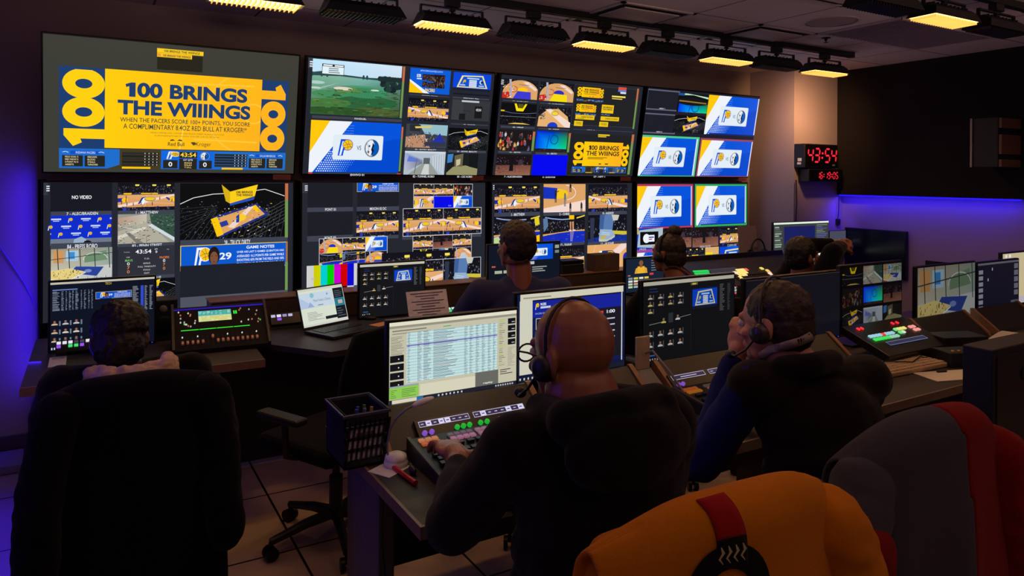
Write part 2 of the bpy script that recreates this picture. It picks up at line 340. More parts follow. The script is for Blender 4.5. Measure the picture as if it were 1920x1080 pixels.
class T:
    def __init__(s, pad, u0, v0, u1, v1): s.p = pad; s.u0, s.v0, s.u1, s.v1 = u0, v0, u1, v1; s.a = (u1-u0)*pad.W/max(1e-6, (v1-v0)*pad.H)
    def sub(s, x0, y0, x1, y1):
        X = lambda x: s.u0+(s.u1-s.u0)*x; Y = lambda y: s.v0+(s.v1-s.v0)*y
        return T(s.p, X(x0), Y(y0), X(x1), Y(y1))
    def p_(s, pts, c, up=True):
        if up: s.p.z += 1
        D = DIM[0]
        if isinstance(c, list): cs = [tuple(v*D for v in lin(q)) for q in c]
        else: cs = [tuple(v*D for v in lin(c))]*len(pts)
        pts, cs = clip(list(pts), cs)
        if len(pts) < 3: return
        q, cs = clip([(s.u0+(s.u1-s.u0)*x, s.v0+(s.v1-s.v0)*y) for x, y in pts], cs)
        if len(q) >= 3: s.p.poly(q, cs)
    def r(s, x0, y0, x1, y1, c, up=True): s.p_([(x0, y0), (x0, y1), (x1, y1), (x1, y0)], c, up)
    def bg(s, c): s.r(0, 0, 1, 1, c)
    def e(s, cx, cy, rx, c, ry=None, n=20, a0=0, a1=6.2832, rot=0):
        ry = rx*s.a if ry is None else ry; q = []
        for i in range(n):
            t = a0+(a1-a0)*i/(n if a1-a0 > 6.28 else n-1); x, y = rx*math.cos(t), ry*math.sin(t)
            q.append((cx+x*math.cos(rot)-y/s.a*math.sin(rot), cy+x*s.a*math.sin(rot)+y*math.cos(rot)))
        s.p_(q[::-1], c)
    def l(s, pts, w, c, up=True):
        if up: s.p.z += 1
        for (xa, ya), (xb, yb) in zip(pts[:-1], pts[1:]):
            dx, dy = (xb-xa), (yb-ya)/s.a; L = math.hypot(dx, dy) or 1; nx, ny = -dy/L*w/2, dx/L*w/2*s.a
            s.p_([(xa+nx, ya+ny), (xb+nx, yb+ny), (xb-nx, yb-ny), (xa-nx, ya-ny)][::-1], c, False)
    def ring(s, cx, cy, rx, w, c, ry=None, a0=0, a1=6.2832, n=28):
        ry = rx*s.a if ry is None else ry
        s.l([(cx+rx*math.cos(a0+(a1-a0)*i/n), cy+ry*math.sin(a0+(a1-a0)*i/n)) for i in range(n+1)], w, c)
    def t(s, txt, x0, y0, x1, y1, c, bold=.02, al='f', rot=0):
        vs, fs, asp = glyphs(txt, bold); s.p.z += 1; c = tuple(v*DIM[0] for v in lin(c))
        if rot: # 90 degree turns: reading upwards (1) or downwards (-1)
            vs = [((y if rot > 0 else 1-y), (1-x if rot > 0 else x)) for x, y in vs]
        elif al != 'f':
            w = asp*(y1-y0)/s.a
            if w < x1-x0:
                m_ = {'l': x0, 'c': (x0+x1-w)/2, 'r': x1-w}[al]; x0, x1 = m_, m_+w
        k = len(s.p.v)
        for x, y in vs:
            X, Y = x0+(x1-x0)*x, y0+(y1-y0)*y
            s.p.v.append(s.p.P(s.u0+(s.u1-s.u0)*X, s.v0+(s.v1-s.v0)*Y))
        for f in fs: s.p.f.append(tuple(i+k for i in f)); s.p.c.append(c)
    def spk(s, n, x0, y0, x1, y1, cols, w=.01, h=.02, rnd=None):
        R = rnd or random
        for lay in range(3):
            s.p.z += 1
            for i in range(n//3):
                x, y = R.uniform(x0, x1), R.uniform(y0, y1); a, b_ = w*R.uniform(.4, 1.3), h*R.uniform(.4, 1.3); c = R.choice(cols); k = R.uniform(.55, 1.1)
                s.r(x, y, x+a, y+b_, tuple(min(255, v*k) for v in c), False)
    def hdr(s, c, w=.004, wy=None):
        wy = w*s.a if wy is None else wy
        s.r(0, 0, 1, wy, c); s.r(0, 1-wy, 1, 1, c, False); s.r(0, 0, w, 1, c, False); s.r(1-w, 0, 1, 1, c, False)
    def rows(s, n, x0, y0, x1, y1, cols, fill=.5, rnd=None, cx=None):
        R = rnd or random; s.p.z += 1; dy = (y1-y0)/n
        for i in range(n):
            for (a, b_) in (cx or [(x0, x1)]):
                e_ = a+(b_-a)*R.uniform(.45, 1); s.r(a, y0+dy*i+dy*(1-fill)/2, e_, y0+dy*i+dy*(1+fill)/2, R.choice(cols), False)
YEL, NAVY, PBLUE, WHT, BLK, SKN, GRN = (255, 200, 12), (30, 62, 112), (0, 82, 214), (238, 244, 250), (10, 11, 14), (150, 92, 62), (110, 150, 70)
CRT = (222, 164, 104); CROWD = [(70, 72, 88), (110, 112, 128), (40, 44, 60), (150, 150, 165), (60, 50, 60), (90, 70, 60)]
DKB = (14, 16, 24)
def plogo(t, out=(24, 48, 110), core=WHT, edge=None):
    if edge: t.p_([(-.0, -.03), (.62, -.03), (.62, .2), (.5, .62), (.45, .66), (.40, 1.03), (-.04, 1.03), (.0, .9)][::-1], edge)
    t.p_([(.16, 0), (.62, 0), (.56, .62), (.40, .66), (.34, 1), (.0, 1)][::-1], out)
    t.p_([(.27, .12), (.5, .12), (.46, .5), (.32, .55), (.22, .98), (.10, .98)][::-1], core)
    t.e(.63, .34, .345, out, .345, 24); t.e(.63, .34, .31, (252, 196, 20), .31, 24)
    for q in ([(.34, .40), (.60, .30), (.93, .28)], [(.42, .14), (.62, .34), (.66, .64)], [(.62, .03), (.70, .3), (.90, .52)], [(.38, .55), (.66, .46), (.93, .44)]): t.l(q, .022, (30, 40, 70))
    t.p_([(.33, .50), (.46, .47), (.40, .64), (.29, .98), (.22, .98)][::-1], out)
def mlogo(t):
    t.e(.5, .5, .5, (170, 178, 186), .5, 28); t.e(.51, .5, .46, (18, 34, 70), .46, 28); t.e(.51, .5, .42, (0, 92, 190), .42, 28)
    t.p_([(.52, .06), (.60, .16), (.66, .30), (.60, .44), (.62, .60), (.52, .74), (.55, .92), (.40, .93), (.22, .82), (.10, .62), (.09, .40), (.2, .18), (.36, .07)], (232, 238, 244))
    t.p_([(.55, .20), (.66, .32), (.60, .50), (.66, .66), (.54, .86), (.46, .92), (.52, .70), (.46, .58), (.52, .40)], (16, 26, 52))
    t.p_([(.30, .32), (.40, .36), (.36, .46), (.28, .42)], (30, 50, 90)); t.p_([(.24, .62), (.36, .68), (.33, .80), (.22, .74)], (60, 80, 110)); t.l([(.2, .25), (.3, .55), (.25, .8)], .03, (120, 130, 145))
def vscard(t, halftone=True, bar=False):
    t.bg(WHT); t.p_([(0, 0), (0, .62), (.20, 0)], YEL)
    t.p_([(.44, 0), (.04, 1), (1, 1), (1, 0)], (4, 84, 220)); t.p_([(.6, .45), (.35, 1), (1, 1), (1, .3)], (2, 74, 206))
    t.p.z += 1
    for j in range(13):
        for i in range(20):
            x, y = .06+i*.024+(.012 if j % 2 else 0), .47+j*.042; xe = .44-.40*y+.0
            if y > .985 or x < xe+.01: continue
            k = 1-(x-xe)/.36
            if k <= 0: continue
            r_ = .0088*min(1, .35+k); t.p_([(x-r_, y), (x, y+r_*t.a), (x+r_, y), (x, y-r_*t.a)], (225, 236, 250), False)
    for j in range(5):
        for i in range(7):
            x, y = .36+i*.016, .08+j*.05
            if x > .44-.40*y+.005: t.p_([(x-.004, y), (x, y+.004*t.a), (x+.004, y), (x, y-.004*t.a)], (150, 190, 240), False)
    c = t.sub(.245, .26, .80, .75); c.r(.03, 0, .97, 1, (226, 236, 244)); c.r(0, .06, 1, .94, (226, 236, 244), False)
    for q in ((.03, .06), (.97, .06), (.03, .94), (.97, .94)): c.e(q[0], q[1], .03, (226, 236, 244), .06, 12)
    plogo(c.sub(.10, .18, .40, .84), PBLUE); c.t('VS', .47, .42, .56, .60, (70, 96, 140), .01); mlogo(c.sub(.62, .14, .93, .88))
    if bar: t.r(.975, 0, 1, 1, (225, 232, 250)); t.r(.1, .965, 1, 1, (20, 40, 120))
def wings(t, rich=True, bgc=None):
    if bgc: t.bg(bgc)
    if rich: t.r(0, 0, .178, 1, NAVY); t.r(.868, 0, 1, 1, NAVY)
    m = t.sub(.178, 0, .868, .985); m.p_([(0, 0), (0, 1), (1, 1), (1, 0)], [(255, 205, 10), (255, 205, 10), (255, 178, 30), (255, 184, 24)])
    if rich:
        lt = (255, 214, 90)
        m.ring(.93, .48, .30, .012, (255, 196, 60), None, 1.57, 4.71); m.l([(.52, .12), (.95, .10)], .012, (255, 200, 60)); m.l([(.55, .86), (.98, .88)], .012, (255, 200, 60)); m.ring(.95, .48, .07, .01, (255, 200, 60)); m.l([(.50, .45), (.46, 1)], .008, (255, 214, 80))
    n = .04 if rich else .022
    for sd, q, cc in ((0, t.sub(.012, .03, .178, .97), (255, 208, 16) if rich else YEL), (1, t.sub(.868, .05, .99, .97), (255, 180, 30) if rich else YEL)):
        hole = NAVY if rich else (33, 34, 37); m1 = (lambda x, y: (x, y)) if not sd else (lambda x, y: (1-x, 1-y))
        for y0 in (0, .37):
            (cx_, cy_) = m1(.5, y0+.18); q.e(cx_, cy_, .5, cc, .195, 32); q.e(cx_, cy_, .20, hole, .062, 24)
        q.p_([m1(*z) for z in ((1, .77), (1, .90), (.42, .90), (.46, .95), (.25, 1.0), (.03, .86), (.03, .77))], cc)
    K = NAVY if rich else (24, 24, 30)
    m.t('00 BRINGS', .19, .145, .90, .335, K, n); m.p_([(.12, .175), (.155, .15), (.18, .15), (.18, .333), (.142, .333), (.142, .20), (.124, .213)], K); m.t('THE WIIINGS', .075, .375, .925, .565, K, n)
    if rich:
        m.t('WHEN THE PACERS SCORE 100+ POINTS, YOU SCORE', .09, .60, .925, .665, (60, 66, 60), .008); m.t('A COMPLIMENTARY 8.4OZ RED BULL AT KROGER!*', .11, .675, .905, .745, (60, 66, 60), .008)
        m.t('*WHILE SUPPLIES LAST. 4 BOGEY AND BOGUS STREET. Redeemed by 11/12/25', .27, .775, .75, .80, (110, 100, 50), 0); m.t('at participating Kroger locations. Scan QR code for full terms.', .30, .81, .72, .835, (110, 100, 50), 0)
        m.t('Red Bull', .385, .905, .49, .955, (84, 74, 40), .012)
        for sx in (-1, 1): m.p_([(.437+sx*.006, .885), (.437+sx*.02, .865), (.437+sx*.035, .87), (.437+sx*.04, .89), (.437+sx*.02, .885)][::sx], (84, 74, 40))
        m.t('Kroger', .565, .895, .665, .965, (84, 74, 40), .0); m.p_([(.53, .90), (.555, .895), (.57, .92), (.55, .945), (.54, .925)], (84, 74, 40))
    else: m.rows(2, .12, .62, .9, .72, [(110, 90, 20)], .5); m.r(.42, .88, .48, .93, (90, 74, 20)); m.r(.58, .88, .66, .93, (90, 74, 20))
def scorebar(t, rich=True):
    t.bg((30, 110, 205)); D = (38, 38, 34)
    t.p_([(.19, 1), (.24, .8), (.24, 0), (.42, 0), (.42, 1)], (70, 60, 30)); t.r(.25, .9, .37, 1, YEL); t.r(.69, .9, .79, 1, YEL)
    for x0 in (.008, .815):
        a = t.sub(x0, 0, x0+.176, .96); a.r(.2, .12, .85, .3, (20, 80, 200))
        if rich: a.t('INDIANA PACERS' if x0 < .5 else 'DALLAS MAVERICKS', .32, .15, .76, .27, (200, 225, 250), .01)
        for k in (0, 1):
            q = a.sub(.02+k*.5, .36, .48+k*.5, .95); q.bg(D)
            if rich:
                for i, w in enumerate((['FIELD GOAL %', 'FREE THROW %', '3-POINT FG %', 'ASSISTS'], ['REBOUNDS', 'BLOCKS', 'STEALS', 'TURNOVERS'])[k]): q.t(w, .14, .06+i*.23, .14+.045*len(w)+.1, .21+i*.23, (235, 220, 170), .01)
            else: q.rows(4, .1, .05, .8, .95, [(220, 200, 150)], .4)
        for k in (0, 1): a.l([(.03+k*.8, .2), (.1+k*.8, .16), (.16+k*.8, .22)], .012, WHT)
    for x0, o in ((.25, 0), (.655, 1)):
        a = t.sub(x0, .1, x0+.155, .93)
        for i in range(5): a.r(0, .04+i*.18, 1, .19+i*.18, (34, 34, 32) if i % 2 else (44, 44, 40), False)
        a.p.z += 1
        for i in range(5):
            for j in range(4): a.p_([(.62+j*.11-.014, .11+i*.18), (.62+j*.11, .16+i*.18), (.62+j*.11+.014, .11+i*.18), (.62+j*.11, .06+i*.18)], (220, 220, 215), False)
    a = t.sub(.415, -.0, .65, 1); a.bg((20, 104, 224)); plogo(a.sub(.10, .06, .36, .46), WHT, (20, 90, 200)); mlogo(a.sub(.74, .06, .92, .50))
    a.r(.34, .06, .68, .40, D); a.t('43:54', .36, .10, .66, .34, (255, 214, 60), .02); a.r(.34, .43, .68, 1, D); a.r(.04, .52, .31, .96, D); a.r(.72, .52, .97, .96, D)
    a.t('0', .14, .62, .21, .86, WHT, .02); a.t('0', .80, .62, .87, .86, WHT, .02)
    if rich: a.t('1ST QTR', .42, .46, .60, .56, WHT, .01); [a.t(w, .44, .62+i*.12, .58, .70+i*.12, (250, 220, 130), .01) for i, w in enumerate(['BONUS', 'FOULS', 'T.O.L.'])]
def players(t, n, y0, y1, R, h=.13):
    for i in range(n):
        x, y = R.uniform(.05, .95), R.uniform(y0, y1); c = R.choice([(26, 26, 34), (40, 40, 52), (60, 60, 70), (24, 30, 60)])
        t.r(x, y-h*.7, x+.014, y, c); t.e(x+.007, y-h*.8, .007, (90, 60, 46), None, 8)
def court(t, seed=1, mir=False, lights=True, big=False):
    R = random.Random(seed); t.bg((18, 18, 28)); t.spk(240, 0, .1, 1, .42, CROWD, .012, .03, R)
    if lights:
        for x in (.30, .60, .86): t.r(x, .06, x+.07, .11, (250, 226, 90)); t.r(x+.01, .11, x+.05, .13, (120, 110, 60))
    t.r(0, .38, 1, .42, (60, 60, 78)); t.r(.1, .36, .24, .41, YEL); t.r(.4, .36, .7, .40, YEL); t.spk(60, 0, .38, 1, .46, CROWD+[(220, 190, 40)], .015, .03, R)
    t.p_([(0, .43), (0, .86), (1, .84), (1, .41)], [(226, 168, 110), (214, 150, 92), (216, 152, 92), (228, 172, 112)])
    f = (lambda x: 1-x) if mir else (lambda x: x)
    t.p_([(f(0), .78), (f(.35), .66), (f(.99), .40), (f(1), .46), (f(.45), .72), (f(.02), .86)], (244, 214, 200))
    t.p_([(f(0), .54), (f(.13), .53), (f(.09), .66), (f(0), .68)], (28, 44, 150)); t.e(f(.12), .60, .055, (250, 200, 30), .08, 12)
    t.p_([(f(1), .52), (f(.88), .54), (f(.84), .53), (f(.92), .63), (f(1), .66)], (252, 204, 30)); t.p_([(f(.84), .53), (f(.86), .50), (f(.93), .58), (f(.90), .63)], (30, 50, 160))
    t.l([(f(.02), .8), (f(.42), .70), (f(.98), .74)], .004, (235, 225, 215)); t.l([(f(.5), .44), (f(.47), .86)], .004, (240, 230, 220))
    x0 = .36 if not mir else .40
    lg = [(x0, .74), (x0+.07, .54), (x0+.14, .51), (x0+.13, .57), (x0+.09, .76)]
    t.p_([(f(a), b_) for a, b_ in lg], WHT); t.p_([(f(a), b_) for a, b_ in [(x0-.015, .74), (x0+.055, .52), (x0+.15, .49), (x0+.08, .55), (x0+.02, .74)]], (24, 50, 130)); t.e(f(x0+.20), .575, .10, (30, 50, 110), .075, 18); t.e(f(x0+.20), .57, .09, (240, 200, 40), .062, 18)
    t.p_([(0, .86), (0, 1), (1, 1), (1, .84)], (20, 20, 30)); t.spk(70, 0, .82, 1, .95, CROWD[:3]+[(30, 40, 110), (20, 20, 26)], .02, .06, R); t.p_([(.09, .90), (.16, .88), (.14, 1), (.08, 1)], (40, 60, 200))
    players(t, 9, .56, .86, R)
def rim(t, seed, key1, key2, top=False):
    R = random.Random(seed); t.bg((20, 20, 26)); t.spk(120, 0, 0, 1, .6, CROWD, .02, .03, R)
    t.e(.52, .75, .52, CRT, .72, 28); t.p_([(.1, .5), (.42, .22), (.75, .2), (.97, .55), (1, 1), (.05, 1)][::-1], CRT)
    t.p_([(.55, .12), (.7, .1), (.98, .45), (.93, .55)], (240, 216, 205)); t.e(.56, .56, .15, key2, .16, 20); t.p_([(.42, .60), (.80, .62), (.82, 1), (.30, 1)][::-1], key1)
    t.l([(.45, .25), (.6, .28), (.75, .26)], .01, (60, 66, 110)); t.ring(.30, .52, .11, .018, (206, 60, 34), .15); t.p_([(0, .72), (.16, .66), (.26, .86), (.12, 1), (0, 1)], (205, 40, 30)); t.p_([(.16, .02), (.22, .02), (.28, .9), (.22, .95)], (176, 172, 190)); t.spk(30, 0, .3, .3, .9, [(250, 190, 70), (230, 230, 240)], .03, .04, R)
def bowl(t, seed, jy=.02):
    R = random.Random(seed); t.bg((10, 12, 14)); t.l([(0, .34), (.12, .24), (.3, .18), (.55, .16), (.8, .10), (1, .22)], .007, (225, 225, 225))
    for i in range(18): t.l([(.02+i*.055, .98), (.25+i*.045, .45)], .0022, (78, 84, 84), i == 0)
    for i in range(7): t.l([(.0, .42+i*.07), (.33, .38+i*.02)], .002, (70, 74, 76), False); t.l([(.62, 1-i*.06), (1, .66-i*.06)], .003, (96, 100, 100), False)
    t.spk(260, 0, .3, 1, 1, [(80, 86, 90), (50, 56, 66), (120, 120, 110), (40, 60, 130)], .012, .014, R)
    t.p_([(.30, .56), (.72, .34), (.84, .54), (.36, .92)][::-1], (30, 50, 130)); t.p_([(.31, .60), (.71, .38), (.80, .53), (.36, .88)][::-1], (226, 166, 96)); t.p_([(.28, .60), (.34, .56), (.40, .86), (.34, .90)], YEL); t.p_([(.66, .40), (.71, .37), (.76, .47), (.72, .50)], YEL); t.p_([(.36, .66), (.43, .62), (.45, .70), (.38, .74)], (40, 60, 150))
    t.p_([(.44, .74), (.64, .40), (.69, .40), (.50, .76)], (240, 214, 200)); t.e(.57, .58, .045, (250, 205, 40), .06, 14); t.p_([(.52, .56), (.55, .52), (.55, .66), (.52, .67)], (30, 60, 150))
    t.spk(70, .28, .34, .86, .95, [(250, 205, 50), (60, 80, 170), (230, 230, 220)], .014, .016, R)
    t.p_([(.38, .02), (.46, .14), (.46, .34), (.42, .30)], (214, 176, 20)); t.p_([(.46, .14), (.73, .02), (.70, .22), (.46, .34)], (250, 206, 24)); t.p_([(.46, .34), (.70, .23), (.69, .28), (.46, .38)], (40, 80, 190)); 
    t.t('100 BRINGS', .52, .13, .68, .17, (30, 30, 40), .03); t.t('THE WIIINGS', .52, .18, .68, .22, (30, 30, 40), .03)
def jumbo(t):
    t.bg((8, 70, 214)); t.p_([(.25, 0), (.6, 1), (.9, 1), (.7, 0)], (10, 84, 230)); t.r(0, .86, 1, 1, (26, 30, 46))
    t.p_([(.22, .16), (.78, .10), (.92, .82), (.10, .84)][::-1], (236, 226, 150)); t.p_([(.26, .22), (.75, .17), (.87, .77), (.15, .78)][::-1], (12, 84, 205))
    t.r(.36, .26, .68, .33, (190, 220, 250)); [t.r(.42, .38+i*.08, .62, .44+i*.08, (225, 235, 250), i == 0) for i in range(5)]
    plogo(t.sub(.24, .38, .34, .62)); t.e(.74, .48, .05, (210, 220, 235), None, 14); t.e(.76, .48, .035, (16, 40, 100), None, 12); t.r(.18, .66, .32, .72, (190, 215, 250)); t.r(.68, .66, .82, .72, (190, 215, 250))
def glowp(t):
    c = lambda *q: [(r_, g, b_) for r_, g, b_ in q]
    t.p_([(0, 0), (0, .85), (.5, .85), (.55, 0)], c((0, 30, 225), (0, 60, 240), (0, 170, 250), (0, 20, 190))); t.p_([(.55, 0), (.5, .85), (1, .85), (1, 0)], c((0, 30, 160), (0, 190, 230), (10, 215, 120), (40, 60, 40)))
    t.ring(.58, .40, .12, .022, (0, 60, 140)); t.l([(.42, .18), (.36, .8)], .025, (0, 70, 150)); t.r(0, .85, 1, 1, (40, 30, 34)); t.spk(24, .05, .84, .95, 1, [(120, 70, 50), (60, 60, 80), (20, 20, 26)], .06, .05, random.Random(4))
def golf(t):
    R = random.Random(7)
    t.p_([(0, 0), (0, .32), (1, .36), (1, 0)], [(190, 230, 252), (196, 228, 246), (200, 222, 240), (214, 232, 246)])
    t.p_([(0, .24), (.1, .21), (.35, .25), (.6, .27), (.8, .26), (1, .24), (1, .42), (0, .36)][::-1], (46, 74, 78))
    t.p_([(0, .30), (0, 1), (1, 1), (1, .32), (.6, .30), (.3, .28)], [(120, 176, 150), (44, 96, 50), (60, 74, 40), (90, 140, 120), (120, 180, 170), (130, 180, 160)])
    for x, y, a, b_, c in ((.30, .62, .30, .09, (70, 140, 90)), (.62, .74, .36, .12, (40, 100, 60)), (.55, .50, .28, .07, (76, 150, 110)), (.18, .78, .26, .08, (70, 120, 60)), (.60, .56, .26, .10, (60, 140, 96)), (.75, .90, .3, .08, (80, 96, 50)), (.3, .92, .4, .07, (46, 84, 40))): t.e(x, y, a, c, b_, 24)
    t.p_([(.10, .50), (.06, .56), (.26, .42), (.30, .40)], (150, 190, 180)); t.e(.37, .52, .14, (98, 140, 70), .055, 20); t.e(.34, .505, .105, (224, 214, 200), .032, 20); t.e(.70, .50, .05, (210, 224, 214), .016, 14); t.e(.05, .42, .09, (176, 206, 200), .03, 14); t.e(.04, .52, .06, (190, 210, 200), .02, 12)
    for i in range(9): t.l([(.50+i*.012, .48), (.36+i*.05, .82)], .003, (50, 110, 70), i == 0)
    t.spk(150, 0, .5, 1, 1, [(50, 100, 60), (80, 140, 84), (60, 90, 44), (96, 120, 60)], .06, .016, R)
    for i in range(26): t.e(R.uniform(.76, 1.0), R.uniform(.26, .50)+0, .035, R.choice([(28, 46, 48), (36, 60, 56), (22, 36, 40)]), .05, 10)
    for i in range(9): t.e(.75+i*.03, .27, .03, (30, 48, 50), .05, 10)
    for x in (.56, .60, .0, .1, .16): t.e(x, .27, .014, (44, 74, 76), .045, 8)
    q = t.sub(.10, .075, .34, .26); q.bg((34, 40, 46)); q.r(.02, .25, .98, .97, (226, 244, 248)); q.r(.05, .06, .46, .2, (240, 244, 246)); q.r(.56, .06, .96, .2, (240, 244, 246)); q.rows(3, .3, .32, .85, .9, [(110, 124, 130)], .45)
def shoe(t, seed=1):
    R = random.Random(seed); t.bg((16, 18, 28)); t.spk(110, 0, .05, 1, .7, CROWD[:4]+[(20, 24, 40)], .02, .05, R); t.p_([(.6, .56), (.6, .68), (1, .74), (1, .60)], (206, 190, 60)); t.p_([(0, .84), (.3, .76), (1, .72), (1, 1), (0, 1)][::-1], (20, 46, 150)); t.spk(40, .1, .78, 1, 1, [(30, 70, 190), (16, 36, 120)], .05, .02, R)
    t.p_([(.30, 0), (.28, .5), (.62, .55), (.66, .1), (.62, 0)], (88, 124, 176)); t.p_([(.30, 0), (.28, .5), (.38, .52), (.42, 0)], (62, 94, 150)); t.p_([(.60, .0), (.80, .02), (.76, .2), (.64, .22)], (200, 200, 190))
    t.p_([(.30, .50), (.27, .86), (.40, .92), (.60, .88), (.69, .74), (.64, .58), (.60, .53)], (150, 176, 204)); t.p_([(.27, .84), (.28, .93), (.46, .95), (.68, .80), (.69, .72), (.5, .87)][::-1], (196, 196, 180)); t.p_([(.29, .78), (.42, .72), (.50, .76), (.36, .86)], (200, 178, 70)); t.l([(.34, .6), (.56, .66)], .015, (190, 210, 230)); t.l([(.33, .66), (.55, .72)], .015, (190, 210, 230)); t.p_([(.05, .1), (.16, .1), (.14, .9), (.06, .95)], (46, 54, 76))
def baseline(t, seed=2, person=True):
    R = random.Random(seed); t.bg((18, 18, 26)); t.spk(180, 0, .18, 1, .58, CROWD+[(200, 200, 200)], .012, .04, R); t.l([(.05, .05), (.2, .10), (.45, .14), (.7, .12)], .02, (150, 170, 220)); t.l([(.8, .10), (1, .02)], .025, (230, 210, 70))
    t.p_([(0, .62), (.3, .58), (.7, .52), (1, .5), (1, .56), (0, .68)][::-1], (222, 170, 90)); t.p_([(0, .68), (.35, .60), (.75, .55), (1, .55), (1, 1), (0, 1)][::-1], (20, 44, 190)); t.spk(50, 0, .64, 1, 1, [(40, 80, 220), (16, 34, 150), (120, 130, 220)], .05, .012, R)
    if person: t.r(.62, 0, .74, .14, (244, 196, 20)); t.r(.63, .14, .73, .22, (26, 26, 30)); t.p_([(.63, .22), (.67, .22), (.67, .5), (.645, .52)], (214, 150, 110)); t.p_([(.69, .22), (.73, .22), (.735, .5), (.70, .52)], (214, 150, 110)); t.r(.62, .50, .67, .53, WHT); t.r(.71, .50, .77, .53, WHT); t.p_([(.64, .56), (.74, .56), (.70, .9), (.65, .9)], (120, 110, 180)); t.p_([(0, .1), (.1, .05), (.12, .35), (.02, .55)], (90, 120, 160))
def yellowfloor(t): baseline(t, 5, False); t.p_([(.72, 1), (.9, .7), (1, .66), (1, 1)][::-1], YEL); t.p_([(0, .7), (.1, .66), (.2, 1), (0, 1)], (190, 210, 150)); t.p_([(.88, .1), (.98, .05), (1, .3), (.9, .35)], (230, 206, 40))
def ontwo(t, seed=3):
    R = random.Random(seed); t.bg(CRT); t.p_([(0, .10), (.32, .14), (.30, .52), (0, .50)], (20, 50, 190)); t.e(.36, .34, .22, (246, 200, 30), .17, 20); t.p_([(0, .13), (.32, .16), (.30, .52), (0, .50)], (20, 50, 190)); t.ring(.48, .30, .28, .012, WHT, .26, -1.4, 1.3); t.p_([(0, .84), (1, .56), (1, .94), (0, 1)][::-1], (244, 216, 206))
    def man(x, y, h, c):
        t.r(x-.02, y, x+.025, y+h*.45, c); t.r(x-.018, y+h*.45, x-.002, y+h, c); t.r(x+.006, y+h*.45, x+.022, y+h, c); t.e(x, y-.02, .015, (96, 64, 48), None, 10)
    man(.28, .22, .42, (30, 32, 40)); man(.50, .36, .42, (98, 110, 126)); man(.63, .02, .26, (36, 36, 44)); man(.63, .68, .4, (30, 30, 36)); man(.90, .68, .4, (30, 32, 40)); t.l([(.28, .30), (.36, .24)], .015, (90, 60, 46))
def centre(t): t.bg((230, 172, 110)); t.p_([(0, .98), (.25, .95), (1, .12), (1, 0), (.86, 0), (.0, .86)], (244, 214, 206)); t.ring(.50, .42, .36, .006, (244, 222, 190), .7); t.e(.08, .5, .13, (248, 204, 30), .26, 20); t.p_([(0, .3), (.05, .3), (.05, .66), (0, .66)], (30, 50, 150)); t.e(1.0, .46, .09, (30, 44, 160), .17, 18); plogo(t.sub(.30, .20, .74, .86), (20, 50, 130), WHT, WHT)
def wide(t, seed=6): R = random.Random(seed); t.bg((14, 14, 18)); t.spk(110, 0, .5, 1, .95, CROWD+[(60, 80, 150)], .012, .02, R); t.p_([(.36, .02), (.43, .36), (.62, .36), (.72, .02), (.66, .02), (.6, .22), (.47, .22), (.42, .02)][::-1], (250, 224, 10)); t.p_([(.46, .03), (.48, .2), (.6, .2), (.62, .03)], (90, 84, 30)); t.l([(0, .36), (.3, .46), (.7, .46), (1, .40)], .008, (110, 130, 170)); t.r(.0, .34, .1, .4, YEL); t.l([(0, .62), (1, .62)], .007, (140, 140, 150)); t.p_([(.22, .96), (.4, .90), (.65, .90), (.86, .96)][::-1], (226, 190, 90))
def crowd(t, seed=8, dim=False):
    R = random.Random(seed); t.bg((28, 24, 26)); cs = [(200, 200, 205), (190, 40, 40), (150, 60, 40), (90, 96, 150), (40, 36, 40), (230, 180, 60), (170, 120, 90), (60, 50, 50)]
    if dim: cs = [tuple(v*.55 for v in c) for c in cs]
    for i in range(42):
        x, y = R.uniform(0, .97), R.uniform(.12, .92); c = R.choice(cs); t.e(x, y+.12, .032, c, .10, 9); t.e(x, y, .017, R.choice([(176, 124, 96), (110, 70, 50)]), .04, 9)
def concert(t, seed=9): R = random.Random(seed); t.bg((26, 18, 22)); t.spk(80, 0, .1, 1, .5, [(120, 110, 140), (70, 60, 80), (40, 34, 44), (150, 130, 140)], .02, .03, R); t.p_([(0, .52), (1, .5), (1, 1), (0, 1)][::-1], [(104, 64, 58), (120, 70, 60), (150, 104, 84), (140, 92, 72)][::-1]); t.spk(50, 0, .5, 1, .9, [(150, 90, 80), (80, 46, 44), (170, 120, 110)], .05, .02, R); t.p_([(.40, .12), (.48, .12), (.50, .8), (.38, .8)], (22, 18, 22)); t.p_([(.64, .25), (.74, .22), (.78, .5), (.62, .5)], (60, 50, 60)); t.l([(.54, .4), (.56, .85)], .008, (30, 24, 28))
def lobby(t): R = random.Random(10); t.bg((60, 66, 74)); t.p_([(.3, 0), (1, 0), (1, .45), (.45, .4)][::-1], (150, 190, 200)); t.r(.08, .02, .34, .3, (40, 44, 50)); t.p_([(0, .55), (.45, .42), (.6, 1), (0, 1)][::-1], (186, 140, 108)); t.spk(120, 0, .3, .95, .95, [(40, 40, 50), (200, 200, 200), (110, 90, 80), (60, 70, 110)], .018, .07, R); t.p_([(.72, .6), (.82, .35), (.9, .6), (.98, .78), (.6, .78)][::-1], (34, 50, 170)); t.r(.46, .74, .98, .92, (52, 56, 76)); t.p_([(.2, .1), (.6, .06), (.62, .12), (.22, .18)], (230, 200, 90))
